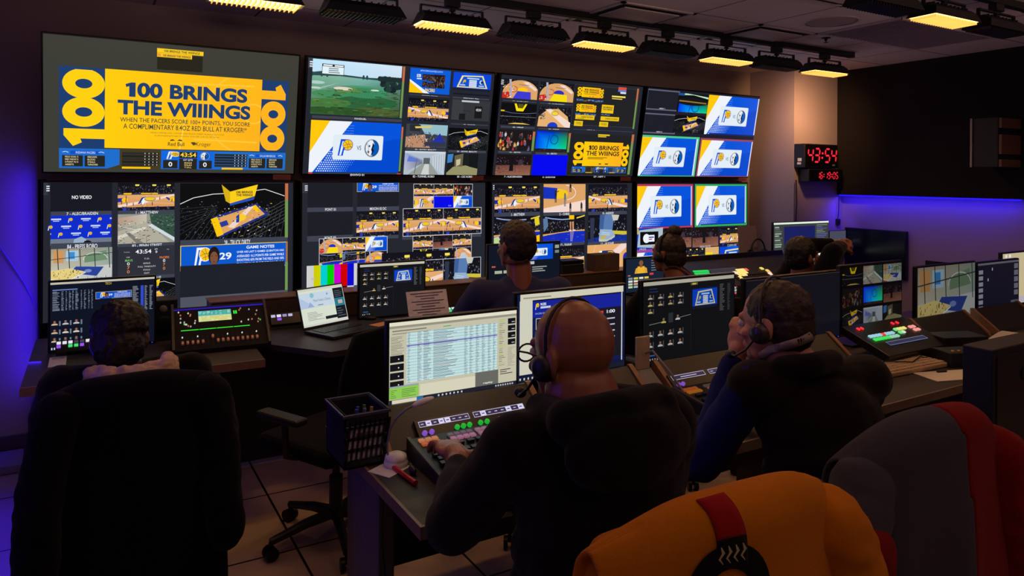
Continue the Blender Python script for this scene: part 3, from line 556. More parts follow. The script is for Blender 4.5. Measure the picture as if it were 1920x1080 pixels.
def tunnel(t): t.bg((176, 190, 204)); t.p_([(0, .06), (.44, .36), (.44, .52), (0, .92)], [(160, 170, 220), (150, 160, 180), (110, 116, 126), (190, 194, 206)]); t.p_([(.10, .2), (.38, .38), (.3, .46), (.06, .44)], (96, 120, 210)); t.p_([(.46, .5), (.64, .5), (.86, 1), (.1, 1)], (150, 156, 150)); t.p_([(.5, .52), (.6, .52), (.62, 1), (.42, 1)], (206, 210, 206)); t.r(.46, .28, .62, .54, (90, 96, 104)); t.p_([(.64, .2), (1, .0), (1, 1), (.68, .6)], (196, 206, 216)); [t.l([(.66+i*.06, .2-i*.02), (.68+i*.06, .62+i*.06)], .008, (130, 140, 150), i == 0) for i in range(6)]; t.r(.0, .0, 1, .08, (206, 214, 222)); t.l([(.30, .3), (.26, .95)], .02, (110, 110, 116))
def darkroom(t): t.bg((52, 54, 58)); t.p_([(0, 0), (.3, 0), (.28, .9), (0, .9)], (58, 60, 64)); t.r(.24, .02, .70, .10, (190, 200, 206)); t.r(.60, .26, .80, .80, (24, 24, 28)); t.t('43:54', .63, .36, .77, .48, (220, 220, 220), .02); t.r(.2, .62, .36, .9, (24, 26, 30)); t.l([(.3, .48), (.5, .5)], .008, (24, 26, 30)); t.r(0, .92, 1, 1, (34, 36, 40))
def cellar(t): t.bg((26, 30, 30)); t.p_([(0, .9), (.2, .62), (.6, .55), (1, .7), (1, 1), (0, 1)][::-1], (150, 146, 104)); t.p_([(0, .05), (.18, .02), (.16, .4), (0, .45)], (60, 130, 200)); t.p_([(.22, .1), (.5, .0), (.5, .6), (.24, .6)], (104, 96, 72)); t.p_([(.28, .3), (.42, .24), (.42, .5), (.3, .6)], (200, 190, 160)); t.p_([(.7, 0), (1, 0), (1, .7), (.7, .6)], (20, 24, 26))
def press(t):
    t.bg((14, 44, 200)); t.r(0, .78, 1, 1, (110, 120, 140)); R = random.Random(2)
    for j in range(3):
        for i in range(5):
            x, y = .01+i*.24-j*.08, .10+j*.24
            if (i+j) % 2: plogo(t.sub(x+.02, y-.02, x+.11, y+.15), (20, 60, 200))
            else: t.r(x, y, x+.16, y+.05, (200, 214, 240)); t.r(x+.03, y+.07, x+.13, y+.10, (170, 186, 230))
    t.p_([(.38, .8), (.5, .72), (.58, .82), (.6, 1), (.36, 1)], (150, 176, 200)); t.e(.60, .95, .07, (24, 20, 20), .10, 14); t.p_([(.54, 1), (.56, .93), (.65, .93), (.67, 1)], (150, 90, 66))
def street(t): R = random.Random(12); t.bg((150, 152, 140)); t.p_([(0, .12), (.5, 0), (.5, .3), (0, .45)], [(190, 150, 130), (200, 190, 180), (190, 190, 170), (160, 160, 140)]); t.p_([(.0, .55), (.5, .25), (.95, 1), (0, 1)][::-1], (176, 172, 156)); t.p_([(0, .68), (.45, .42), (.5, .46), (0, .8)], (214, 210, 196)); t.p_([(.14, .6), (.2, .58), (.5, 1), (.36, 1)], (120, 122, 116)); t.p_([(.55, .0), (1, -.02), (1, .8), (.58, .3)], (52, 78, 66)); t.spk(80, .58, .02, 1, .62, [(90, 130, 110), (40, 60, 56), (120, 150, 140)], .03, .03, R); t.p_([(.52, .36), (.58, .32), (1, .78), (1, .9)], (206, 220, 226)); t.spk(90, 0, .2, .55, .9, [(220, 216, 200), (110, 110, 100), (60, 66, 60), (190, 120, 90)], .03, .02, R); t.l([(.5, .7), (.5, .95)], .006, (40, 40, 40)); t.l([(0, .35), (.3, .5), (.5, .42)], .006, (236, 236, 230))
def hall(t):
    R = random.Random(13); t.bg((196, 200, 196)); t.p_([(0, 0), (1, 0), (1, .5), (0, .6)][::-1], [(170, 150, 120), (140, 150, 140), (150, 170, 160), (196, 190, 170)][::-1])
    t.r(.04, .06, .2, .4, (206, 150, 90)); t.r(.24, .06, .44, .36, (170, 200, 220)); t.r(.28, .1, .38, .3, (60, 140, 210)); t.p_([(.54, .2), (.9, .08), (.92, .36), (.54, .42)], (110, 140, 110)); t.ring(.72, .34, .2, .012, (210, 214, 210), .2, 3.1, 6.2)
    for x in (.10, .28, .46, .70, .94): t.l([(x, 0), (x+.02, .6)], .014, (40, 42, 44), x == .1)
    t.l([(0, .3), (1, .16)], .012, (60, 60, 60)); t.p_([(.40, .52), (.86, .56), (.74, .82), (.3, .70)][::-1], (44, 66, 150)); t.e(.6, .66, .06, (120, 140, 200), .05, 14); t.p_([(0, .62), (.28, .56), (.56, .68), (.24, .94), (0, .86)][::-1], (228, 206, 130)); t.spk(50, .02, .6, .48, .86, [(250, 226, 130), (190, 160, 80), (80, 70, 50)], .012, .05, R); t.l([(0, .86), (.24, .94), (.56, .70)], .012, WHT); t.p_([(0, .9), (.24, .97), (.2, 1), (0, 1)], (170, 70, 50)); t.spk(40, .5, .8, 1, 1, [(90, 100, 100), (230, 230, 230)], .008, .08, R)
def notes(t, small=False):
    t.bg((10, 88, 206)); t.hdr((250, 214, 60), .006); plogo(t.sub(.12, .10, .28, .92), WHT, PBLUE)
    t.p_([(.20, 1), (.22, .86), (.28, .80), (.34, .80), (.39, .86), (.40, 1)][::-1], (244, 190, 40)); t.e(.30, .44, .052, (34, 24, 22), .36, 16); t.e(.30, .54, .036, (126, 80, 60), .26, 16); t.p_([(.275, .74), (.325, .74), (.33, .88), (.27, .88)], (116, 72, 54)); t.r(.20, .84, .235, 1, (126, 80, 60)); t.r(.37, .84, .40, 1, (126, 80, 60))
    if not small:
        t.l([(.275, .46), (.29, .45)], .005, (40, 26, 22)); t.l([(.312, .45), (.327, .46)], .005, (40, 26, 22)); t.l([(.29, .69), (.312, .69)], .005, (70, 40, 34))
    t.t('29', .35, .34, .46, .62, WHT, .025); t.t('GAME NOTES', .60, .10, .87, .22, WHT, .025); t.r(.12, .84, .44, 1, (10, 70, 180)) if small else t.t('QUENTON JACKSON', .135, .87, .435, .99, WHT, .015)
    for i, w in enumerate(['OVER HIS LAST 5 GAMES QUENTON HAS', 'AVERAGED 16.2 POINTS PER GAME WHILE', 'SHOOTING 65% FROM THE FIELD AND 50%', 'FROM BEYOND THE THREE-POINT ARC.']): t.t(w, .51, .30+i*.16, .965, .40+i*.16, WHT, .012)
def bars(t):
    c = [(206, 206, 206), (206, 206, 0), (0, 206, 206), (0, 206, 0), (206, 0, 206), (206, 0, 0), (10, 10, 206)]; t.bg(BLK)
    t.p.z += 1
    for i, q in enumerate(c): t.r(i/14, 0, (i+1)/14, .62, q, False); t.r(.5+i/14, 0, .5+(i+1)/14, .16, q, False); t.r(i/14, .62, (i+1)/14, .72, [c[6], BLK, c[4], BLK, c[2], BLK, c[0]][i], False)
    t.r(.5, .0, .535, .66, c[0]); t.r(0, .72, .085, 1.0, (0, 70, 150)); t.r(.085, .72, .185, 1, WHT); t.r(.185, .72, .27, 1, (70, 20, 140)); t.r(.5, .62, .56, .9, (0, 80, 160)); t.r(0, 0, .006, 1, (230, 230, 230)); t.t('REF 2 SD', .05, .34, .10, .40, (160, 160, 160), 0)
def scores(t):
    t.bg((46, 48, 58)); t.t('43:54', .30, .10, .58, .22, WHT, .012); t.t('QTR', .64, .08, .69, .13, WHT, 0); t.t('0', .655, .15, .685, .22, WHT, .01); t.t('MAVS', .12, .38, .25, .45, (110, 200, 90), .01); t.t('PACERS', .73, .33, .90, .40, (230, 130, 60), .01)
    for i, (y, c) in enumerate(((.47, WHT), (.59, (236, 140, 70)), (.71, (236, 130, 60)))): t.t('070'[i], .155, y, .20, y+.09, c, .01); t.t('070'[i], .79, y-.05, .83, y+.04, c, .01)
    for w, y in (('T.O.', .36), ('BONUS', .50), ('FULL TIMEOUTS', .60), ('FOULS', .70), ('SHOT', .80)): t.t(w, .5-.012*len(w), y, .5+.012*len(w), y+.045, (214, 214, 214), 0)
    t.t('Pre-Game', .1, .14, .2, .18, (170, 170, 170), 0); t.t('Pos', .86, .1, .9, .14, (170, 170, 170), 0); t.t('HOME', .14, .30, .2, .34, (200, 200, 200), 0)
def nba(t): t.bg((16, 60, 190)); t.p_([(0, .0), (.14, .0), (.16, .3), (0, .25)], (190, 180, 90)); t.p_([(.16, .10), (1, 0), (1, 1), (.1, .9)][::-1], (170, 190, 200)); t.r(.2, .18, .84, .80, BLK); t.e(.42, .5, .12, WHT, .22, 14); t.r(.44, .34, .70, .66, WHT); t.r(.5, .42, .68, .48, (30, 60, 160)); t.r(.5, .52, .62, .57, (190, 40, 50)); t.p_([(.62, .86), (.9, .8), (.9, .95), (.62, .98)], (190, 150, 120))
def social(t):
    t.bg((10, 92, 216)); t.p_([(0, .55), (0, 1), (.36, 1)], YEL); t.p_([(0, .46), (0, .55), (.36, 1), (.5, 1)], WHT); t.t('#PACERSGAMEDAYFIT', .24, .05, .80, .12, (200, 224, 250), 0); R = random.Random(3)
    for x, y, a, b_ in ((.30, .22, .42, .46), (.42, .22, .58, .5), (.58, .2, .86, .76), (.30, .52, .42, .74), (.42, .55, .58, .76)): crowd(t.sub(x, y, a, b_), R.randint(0, 99), True)
    t.r(.16, .24, .25, .36, WHT); t.t('b', .18, .25, .23, .35, PBLUE, .02); t.r(.16, .40, .28, .44, WHT); t.t('PACERS', .38, .80, .62, .93, (250, 220, 60), .03)
def head(t, cx, cy, s, cloth=(214, 206, 196), skin=(150, 110, 90)): t.e(cx, cy, s*.42, skin, None, 10); t.e(cx, cy+s*1.0*t.a, s, cloth, s*.5*t.a, 12); t.r(cx-s, cy+s*1.15*t.a, cx+s, cy+s*1.6*t.a, (20, 24, 40))
def menu(t): t.r(.006, .03, .022, .045, (210, 214, 220)); t.r(.006, .056, .022, .071, (210, 214, 220), False); t.r(.006, .082, .022, .097, (210, 214, 220), False)
def vbar(t, cut=.3): t.r(0, 0, 1, cut, (196, 110, 70)); t.r(0, cut, 1, 1, (112, 150, 80), False)
def label(p, x0, y0, x1, y1, txt, tx0=None, tx1=None, dim=1):
    t = p.px(x0, y0, x1, y1); t.bg((62, 66, 80)); m_ = (0, 1)
    if tx0 is not None: m_ = ((tx0-x0)/(x1-x0), (tx1-x0)/(x1-x0))
    t.t(txt, m_[0], .18, m_[1], .80, (216, 220, 226), .02)
# ---------------------------------------------------------------- the video wall: 4 x 2 big displays
DW, GAP, DX0, DY, DZ = 1.43, .020, -.245, 4.90, 1.614
STEP = DW+.0395
bez_m = mat('display_bezel', (14, 14, 17), .35)
where = ['at far left', 'second from left', 'third from left', 'at far right']
what = [['showing the big yellow 100 BRINGS promo', 'with golf course and camera tiles', 'with court cameras and small yellow promos', 'with three blue matchup cards'],
        ['with press room, arena and GAME NOTES banner', 'with colour bars and camera tiles', 'with shoe and court cameras', 'with two matchup cards above small tiles']]
def display(i, row):
    a = .1793 if row == 0 else 0; DH = (.8044, .83)[row]
    X = DX0+i*STEP
    up = V((0, -math.sin(a), math.cos(a)))
    bot = V((X, DY, DZ+GAP)) if row == 0 else V((X, DY, DZ-GAP-DH))
    t = thing('video_wall_display', '%s-row display %s, %s' % (['upper', 'lower'][row], where[i], what[row][i]), 'display', bot, 0, 'video wall displays')
    R = M.Rotation(a, 3, 'X'); c = V((DW/2, 0, 0))+R @ V((0, .035, DH/2))
    b = MB(); b.box(c, (DW, .06, DH), R=R, bev=.004)
    b.build('bezel', bez_m, t)
    m_ = .011
    p = Pad(bot+V((m_, 0, 0))+up*(DH-m_)+V((0, -.001, 0)), (1, 0, 0), -up, DW-2*m_, DH-2*m_)
    DRAW[(i, row)](p); p.build('screen', t)
    if row == 0:
        q = MB().box(V((DW-.085, -.002, -.014)), (.115, .004, .036)).build('spec_sticker', mat('orange_sticker', (150, 84, 66), .6), t); q['label'] = 'dull orange spec sticker'
    return t
def d00(p):
    f = p.full(); f.bg((60, 61, 54)); k = p.px(295, 100, 379.5, 136); k.bg((38, 36, 26))
    k = p.px(294.7, 90, 381.4, 105.2); k.bg((250, 206, 30)); k.t('100 BRINGS THE WIIINGS', .15, .22, .92, .8, (50, 50, 40), .02)
    k = p.px(294.7, 98.2, 360, 111.5); k.bg((250, 196, 40)); k.t('100 BRINGS THE WIIINGS', .17, .3, .96, .82, (50, 50, 40), .02); k.r(.02, .2, .1, .8, (240, 150, 40))
    a = p.uv(110.5, 122.5); e = p.uv(534, 319); yb = p.uv(112, 277.5)[1]
    wings(T(p, a[0], a[1], e[0], yb)); scorebar(T(p, a[0], yb, e[0], e[1]))
def base(p): p.full().bg((36, 39, 48))
def d10(p):
    base(p); f = p.full(); q = p.px(577, 108, 587, 128); q.bg((58, 62, 74)); [q.r(.4, .3+k*.22, 1, .42+k*.22, (225, 230, 235)) for k in range(3)]
    k = p.px(587, 109.5, 753, 221.5); golf(k.sub(0, 0, .965, 1)); vbar(k.sub(.975, .0, 1, 1))
    label(p, 585, 216, 753, 229, 'FANDUEL', 662, 684)
    k = p.px(583.5, 222.5, 751, 324); vscard(k.sub(0, .02, .97, 1)); vbar(k.sub(.975, .08, .995, .97), .25)
    label(p, 580, 324, 747, 331.5, 'ENVIVO 01', 654, 680); p.px(578, 323.5, 585, 331).bg((240, 60, 60)); p.px(744, 325, 751, 332).bg((240, 60, 60))
    social(p.px(770, 126.5, 842, 178)); label(p, 767, 176, 842, 182.5, 'SOCIAL SCAN', 790, 819)
    jumbo(p.px(850.5, 134.5, 918, 173)); p.px(849, 173.5, 917, 181).bg((20, 24, 36)); label(p, 848, 181, 916, 188, 'MIDWAY FILL', 868, 897)
    court(p.px(766, 182.5, 838.5, 229), 4, True); label(p, 764, 229, 838, 232.5, 'A CAM 17', 791, 811)
    darkroom(p.px(848, 185.5, 915, 231)); label(p, 845, 231, 914, 236, '18 - CLOCK', 868, 890)
    lobby(p.px(761.8, 231.5, 835.5, 278)); label(p, 760, 277.5, 834, 283, '50 - ENTRY BEAUTY', 777, 817)
    bowl(p.px(841.5, 239, 911, 282), 5); label(p, 840, 281, 910, 287, '81 - BOWL BEAUTY', 856, 893)
    tunnel(p.px(758.8, 282.5, 831.5, 327.5)); label(p, 757, 327, 831, 334, '82 - TUNNEL ROBO', 773, 813)
    cellar(p.px(839, 287, 893, 328)); label(p, 837, 328, 905, 334, '83 - CSC ROBO', 856, 884)
def d20(p):
    base(p)
    rim(p.px(944.6, 146.5, 1006.5, 187.5), 3, (60, 60, 210), YEL); label(p, 943, 187, 1006, 193, '13 - SLAM LEFT', 961, 990)
    q = p.px(937, 148, 944, 160); [q.r(.4, .1+k*.3, 1, .24+k*.3, (225, 230, 235)) for k in range(3)]
    rim(p.px(1014, 152.6, 1074, 192.5), 4, (246, 220, 20), (40, 50, 190)); label(p, 1012, 192, 1073, 198, '14 - SLAM RIGHT', 1028, 1058)
    wide(p.px(940.5, 191.5, 1003, 236)); label(p, 939, 235.5, 1002, 242, '23 - WRAP', 961, 981)
    k = p.px(1010.8, 199, 1068, 239.5); k.bg((20, 20, 28)); k.spk(140, 0, 0, 1, .4, CROWD, .02, .04); k.p_([(.28, .12), (.6, .08), (.9, .45), (1, 1), (0, 1), (.02, .5)][::-1], (230, 178, 116)); k.p_([(.2, .14), (.36, .10), (1, .75), (1, 1), (.85, 1)][::-1], (246, 220, 206)); k.e(.46, .98, .16, (30, 60, 200), .22, 20); k.e(.50, .32, .11, (40, 50, 60), .12, 16); k.e(.50, .32, .10, (244, 214, 50), .10, 16); k.spk(30, 0, .3, .2, .6, CROWD, .03, .05); label(p, 1009, 239.5, 1068, 245, '24 - WRAP', 1028, 1048)
    k = p.px(935.5, 242, 1000, 283); crowd(k.sub(0, 0, .93, 1), 8); vbar(k.sub(.935, .05, 1, 1), .25); label(p, 934, 283, 996, 288, '15 - BETSY', 955, 976)
    k = p.px(1006.5, 245, 1067, 285.5); glowp(k.sub(0, 0, .9, 1)); vbar(k.sub(.93, .05, 1, 1), .2); label(p, 1004, 285, 1063, 291, '16 - BETSY', 1025, 1044)
    concert(p.px(931.5, 289, 993, 328.5)); label(p, 930, 328.5, 992, 334, '7 - ALEC/BRAIDEN', 945, 978); p.px(1000, 290, 1060.5, 329.5).bg((4, 8, 240)); label(p, 998, 330, 1060, 334.5, '8 - BARNWM', 1017, 1040)
    h = p.px(1078, 157.5, 1190, 240); h.bg((34, 35, 38)); h.hdr((56, 60, 66), .006)
    def mini(x0, y0, x1, y1, bar=True):
        w = p.px(x0, y0, x1, y1); wings(w, False)
        if bar: scorebar(p.px(x0-2, y1, x1-.5, y1+7), False)
    mini(1083, 162, 1131, 185); mini(1080.5, 194, 1117, 211.5)
    k = p.px(1079, 214.5, 1113.5, 225); k.bg((240, 198, 24)); k.t('100 BRINGS THE WIIINGS', .3, .25, .92, .65, (70, 60, 30), .02); k.rows(1, .1, .7, .5, .9, [(90, 80, 30)]); k = p.px(1076.5, 226, 1091.5, 236.5); k.bg((240, 198, 24)); k.t('100 BRINGS', .2, .25, .85, .42, (70, 60, 30), .02); k.t('THE WIIINGS', .2, .5, .85, .68, (70, 60, 30), .02)
    k = p.px(1128.5, 196, 1149, 213); k.bg((240, 198, 24)); k.t('100 BRINGS', .1, .2, .9, .4, (50, 46, 30), .03); k.t('THE WIIINGS', .1, .45, .9, .65, (50, 46, 30), .03); scorebar(p.px(1127, 213.5, 1143, 217), False)
    k = p.px(1126, 218, 1159.5, 227.5); k.bg((240, 198, 24)); k.t('100 BRINGS THE WIIINGS', .25, .3, .92, .7, (70, 60, 30), .02); k = p.px(1123.5, 228, 1139, 238); k.bg((240, 198, 24)); k.t('100 BRINGS', .2, .25, .85, .42, (70, 60, 30), .02); k.t('THE WIIINGS', .2, .5, .85, .68, (70, 60, 30), .02)
    k = p.px(1159.5, 163, 1173, 176.5); k.r(0, 0, 1, .45, (214, 80, 70)); k.r(0, .45, 1, .72, (90, 130, 210)); k.r(.3, .72, 1, 1, (220, 224, 230)); k = p.px(1147, 179, 1172, 184); k.bg((246, 222, 90)); k = p.px(1147, 184, 1166, 187); k.bg((246, 222, 90))
    k = p.px(1194.5, 166, 1188.2, 242); vbar(k, .3); label(p, 1074, 241.5, 1187, 248, 'HIFT 2', 1099, 1113)
    h = p.px(1070, 250, 1180, 328); h.bg((33, 34, 37)); k = p.px(1121, 251.5, 1142.5, 255); k.bg((240, 198, 40)); k = p.px(1121, 255, 1136, 257.5); k.bg((240, 198, 40))
    wings(p.px(1076, 264.5, 1176, 313), False); a = p.uv(1072, 312); e = p.uv(1172, 324.5); scorebar(T(p, a[0], a[1], e[0], e[1]), False); k = p.px(1184.5, 252, 1179.6, 327); vbar(k, .2); label(p, 1064, 328.5, 1178, 334, '27 - HIFT 1', 1111, 1132)
def gline(p, x0, y0, x1, y1, c=(92, 94, 112)): p.px(x0, y0, x1, y1).hdr(c, .025)
def d30(p):
    p.full().bg((30, 31, 42))
    for q in ((1214.5, 166, 1270, 209), (1208.5, 211, 1265, 252)): k = p.px(*q); k.bg((30, 31, 42)); k.hdr((96, 98, 116), .03); k.t('VIEW 1' if q[1] < 200 else 'VIEW 2', .42, .88, .60, .94, (220, 220, 230), .01)
    k = p.px(1272.8, 174, 1324.5, 213.5); k.bg((16, 16, 20)); glowp(k.sub(.05, .44, 1, 1.08)); k.p_([(0, 0), (.3, .0), (1, .12), (1, .22), (.5, .06), (0, .1)][::-1], (190, 230, 200)); k.e(.5, .42, .55, (24, 22, 20), .2, 20); k.l([(.05, .4), (.4, .42), (.95, .46)], .03, (150, 120, 60)); k.r(0, 0, .2, .12, (30, 80, 150))
    bowl(p.px(1266, 215, 1318.5, 251), 9)
    vscard(p.px(1330, 177.5, 1414, 256), True, True); vscard(p.px(1203, 254, 1299, 331.5), True, True); gline(p, 1201.5, 252.5, 1301.5, 333, (80, 200, 140)); vscard(p.px(1315.5, 260, 1402, 332.5), True, True); gline(p, 1314, 258.5, 1403.5, 333.8, (150, 70, 100))
def d01(p):
    base(p); p.px(76, 343, 90, 366).bg((50, 54, 66)); q = p.px(87, 347, 93, 360); [q.r(0, .1+k*.32, 1, .26+k*.32, (225, 230, 235)) for k in range(3)]
    k = p.px(94.7, 342.5, 210, 396); k.bg((22, 24, 33)); k.t('NO VIDEO', .34, .44, .66, .56, (240, 242, 246), .02); label(p, 95, 397, 209, 404, '7 - ALEC/BRAIDEN', 124, 183)
    court(p.px(221, 342.5, 327, 395), 1); label(p, 221, 395, 327, 401.5, '1 - MATTHEW', 254, 296)
    press(p.px(94.7, 404.5, 209, 457)); label(p, 95, 457, 209, 467.5, '84 - PRESS ROBO', 125, 182)
    street(p.px(221, 402, 327, 457.5)); label(p, 221, 457.5, 327, 463, '83 - PENN STREET', 247, 303)
    hall(p.px(95.5, 467.5, 210, 527)); scores(p.px(221.6, 463.5, 327, 519.5)); label(p, 221, 519.5, 327, 525, 'RED-A-GHI NAMAR 03', 250, 301)
    bowl(p.px(222, 526, 328, 582), 3)
    bowl(p.px(337.8, 343.8, 533, 450.5), 2); label(p, 338, 450.5, 539, 459, '28 - TRUCK DIRTY', 417, 466); k = p.px(534.5, 344, 539.5, 445); vbar(k, .3)
    notes(p.px(338, 461, 538.5, 497.5)); p.px(338, 499, 533, 566).bg((30, 33, 42)); p.px(534.5, 491, 539, 553).bg((112, 150, 80)); p.px(534.5, 453.5, 539, 491).sub(.3, 0, 1, 1).bg((170, 110, 60)); p.px(338, 558, 539, 567).bg((80, 84, 96))
def six(t, kinds):
    for i, k in enumerate(kinds):
        q = t.sub((i % 3)/3+.004, (i//3)/2+.006, (i % 3+1)/3-.004, (i//3+1)/2-.006); k(q)
    t.hdr((220, 220, 225), .006); t.l([(0, .5), (1, .5)], .004, (210, 210, 215)); t.l([(1/3, 0), (1/3, 1)], .004, (210, 210, 215)); t.l([(2/3, 0), (2/3, 1)], .004, (210, 210, 215))
def two(t, a, b_): a(t.sub(0, 0, .5, 1)); b_(t.sub(.5, 0, 1, 1)); t.hdr((220, 220, 225), .005); t.l([(.5, 0), (.5, 1)], .004, (210, 210, 215))
def d11(p):
    base(p); q = p.px(565, 343, 577, 362); q.bg((52, 56, 68)); [q.r(.55, .25+k*.2, 1, .35+k*.2, (225, 230, 235)) for k in range(3)]
    for a in ((577, 343, 661, 388), (577, 397, 661, 440), (670, 360, 748, 387)): p.px(*a).bg((28, 30, 38))
    label(p, 576, 389.5, 662, 396, 'PONT 01', 609, 629); label(p, 576, 443, 662, 450, 'PONT 03', 608, 629); label(p, 669, 388, 748, 394.5, 'MIXON 02 DC', 693, 724); label(p, 668, 440.5, 747, 446.5, 'RED - KEVIN', 695, 721); label(p, 754, 438, 902, 443.5, 'RED MV - KEVIN', 813, 846)
    notes(p.px(669.6, 341.8, 747.8, 359.4), True); court(p.px(668.3, 396.5, 747, 440), 1)
    C = lambda s_, m_=False: (lambda q: court(q, s_, m_))
    blue = lambda q: (q.bg((6, 10, 230)), q.t('8.6', .75, .72, .9, .84, (160, 170, 250), 0))
    six(p.px(775, 344.6, 885.6, 389.8), [C(21, True), C(22), lambda q: crowd(q, 31), centre, blue, lambda q: vscard(q)])
    two(p.px(755, 391, 901.8, 437.6), C(1), C(23, True))
    six(p.px(597.8, 447.5, 725.6, 496), [lambda q: rim(q, 5, (250, 220, 20), (40, 50, 190)), C(24, True), lambda q: vscard(q), yellowfloor, baseline, lambda q: rim(q, 6, (60, 70, 190), YEL)])
    six(p.px(773, 442.3, 883, 487), [C(25, True), concert, C(26), wide, shoe, lambda q: rim(q, 7, (190, 200, 210), (200, 200, 210))])
    k = p.px(574.6, 498.5, 745, 553); bars(k)
    k = p.px(754.4, 489.5, 900.2, 534); two(k, lambda q: (court(q.sub(-.5, -.3, 1.3, 1.4), 27), q.p_([(0, .5), (.6, .9), (.6, 1), (0, 1)], (20, 22, 36))), shoe); label(p, 790, 534, 870, 541, 'RED MV - KYLE', 813, 842)
def d21(p):
    base(p); q = p.px(922, 346, 927, 357); [q.r(.5, .1+k*.3, 1.2, .24+k*.3, (225, 230, 235)) for k in range(3)]
    court(p.px(927.5, 346.8, 1012, 398), 1); label(p, 927, 399, 1012, 405.5, '1 - MATTHEW', 958, 983)
    ontwo(p.px(1019.3, 345, 1097.5, 398)); label(p, 1019, 398.5, 1097, 404, '2 - CHRIS', 1048, 1067)
    court(p.px(1103.6, 345.6, 1176, 396.5), 2, True, False); label(p, 1103, 397, 1175, 402.5, '10 - ANDREW', 1129, 1150)
    k = p.px(926, 406.5, 1011.5, 458.5); yellowfloor(k); baseline(p.px(1018, 405, 1095.8, 456.8)); label(p, 1018, 457, 1095, 462, '12 - SHANE', 1050, 1071); shoe(p.px(1102.6, 403.5, 1174.6, 454)); label(p, 1102, 454.5, 1174, 459, '11 - HUGHIE', 1126, 1150)
    k = p.px(1016, 463, 1094.8, 511.5); court(k, 28, False, False); k.p_([(.55, .7), (.95, .62), (1, .95), (.5, 1)][::-1], (246, 222, 10)); players(k, 5, .7, .98, random.Random(5)); centre(p.px(1101, 460, 1173.8, 513))
    k = p.px(926, 463, 1011, 512); k.bg((28, 30, 40))
def d31(p):
    p.full().bg((30, 31, 42)); vscard(p.px(1193, 346.5, 1297.5, 425), True, True); gline(p, 1191.2, 345.5, 1299, 426.5, (190, 60, 90)); vscard(p.px(1304.5, 346.5, 1398.5, 420), True, True); gline(p, 1303, 345.3, 1400, 422, (50, 170, 90))
    nba(p.px(1189.5, 428.5, 1242.5, 465)); concert(p.px(1245, 428, 1296, 463), 15); concert(p.px(1298.6, 427.5, 1346.5, 461)); court(p.px(1350, 427, 1396.5, 458), 16)
    vscard(p.px(1187, 469, 1243, 512)); p.px(1187, 469, 1243, 471.5).bg((150, 70, 160)); court(p.px(1281, 466, 1320.5, 500), 17); k = p.px(1322, 464, 1347, 500); k.bg((222, 176, 110)); k.r(.0, .25, .55, .8, (246, 216, 20)); players(k, 3, .3, .9, random.Random(3), .3); jumbo(p.px(1349, 463, 1395.7, 500))
    for x, y, w in ((1205, 466.5, 'PRES'), (1265, 464.5, 'SS - SS'), (1322, 461.5, 'MEDIA MASTER'), (1372, 458.5, 'CLEAN AIR')): k = p.px(x-4-len(w)*.5, y-1.2, x+4+len(w)*.5, y+3); k.t(w, 0, .1, 1, .9, (200, 204, 214), .0)
DRAW = {(0, 0): d00, (1, 0): d10, (2, 0): d20, (3, 0): d30, (0, 1): d01, (1, 1): d11, (2, 1): d21, (3, 1): d31}
for i in range(4):
    for row in (0, 1): display(i, row)
# mounting frame behind the displays
t = thing('display_rack', 'black steel mounting frame carrying the eight wall displays', 'rack', (DX0, 5.0, 0))
b = MB()
for i in range(9): b.span((i*.728-.02, -.012, 0), (i*.728+.02, .025, 1.6))
b.build('uprights', dark, t)
b = MB()
for z in (.30, .70): b.span((0, -.012, z-.02), (5.85, .012, z+.02))
b.build('crossbar', dark, t)

# ---------------------------------------------------------------- wall clocks
led_red = mat('led_red', (60, 4, 8), .4, emit=(255, 40, 62), es=1.15); clock_m = mat('clock_case', (16, 15, 20), .5)
SEG = {'0': 'abcdef', '1': 'bc', '3': 'abgcd', '4': 'fgbc', '5': 'afgcd', '6': 'afgedc', '9': 'abfgcd'}
def digits(t, txt, x, z, w, h, y, gap, th):
    sl = .12
    for ch in txt:
        b = MB()
        if ch == ':':
            for k in (.32, .66): b.box((x+gap*.55+sl*h*k, y, z+h*k), (th*1.1, .003, th*1.1))
            x += gap*1.45+th; b.build('colon', led_red, t); continue
        P_ = lambda u, v: V((x+u*w+sl*h*v, y, z+v*h))
        E = {'a': ((0, 1), (1, 1)), 'b': ((1, .5), (1, 1)), 'c': ((1, 0), (1, .5)), 'd': ((0, 0), (1, 0)), 'e': ((0, 0), (0, .5)), 'f': ((0, .5), (0, 1)), 'g': ((0, .5), (1, .5))}
        for s_ in SEG[ch]:
            p, q = P_(*E[s_][0]), P_(*E[s_][1]); d = (q-p).normalized(); n = V((-d.z, 0, d.x))*th/2; p += d*th*.35; q -= d*th*.35
            m1, m2 = p+d*th*.5, q-d*th*.5
            b.add([p, m1+n, m2+n, q, m2-n, m1-n], [(0, 1, 2, 3, 4, 5)])
        b.build('digit', led_red, t); x += w+gap
t = thing('game_clock', 'larger black wall clock with red digits 43:54', 'clock', (5.76, 4.38, 1.735))
MB().span((0, 0, 0), (.49, .12, .225), bev=.006).build('case', clock_m, t); MB().span((.012, -.003, .012), (.478, .001, .213)).build('face', mat('clock_face', (10, 8, 12), .3), t)
digits(t, '43:54', .035, .055, .068, .125, -.006, .028, .017); MB().span((.405, -.006, .02), (.44, -.002, .035)).build('maker_plate', grey_m, t)
b = MB(); b.span((-.004, .035, .06), (.0, .075, .09)); b.span((-.004, .04, .03), (.0, .08, .05)); b.build('side_sticker', white_m, t)
t = thing('time_clock', 'smaller lower wall clock with red digits 16:19:05', 'clock', (5.82, 4.38, 1.602))
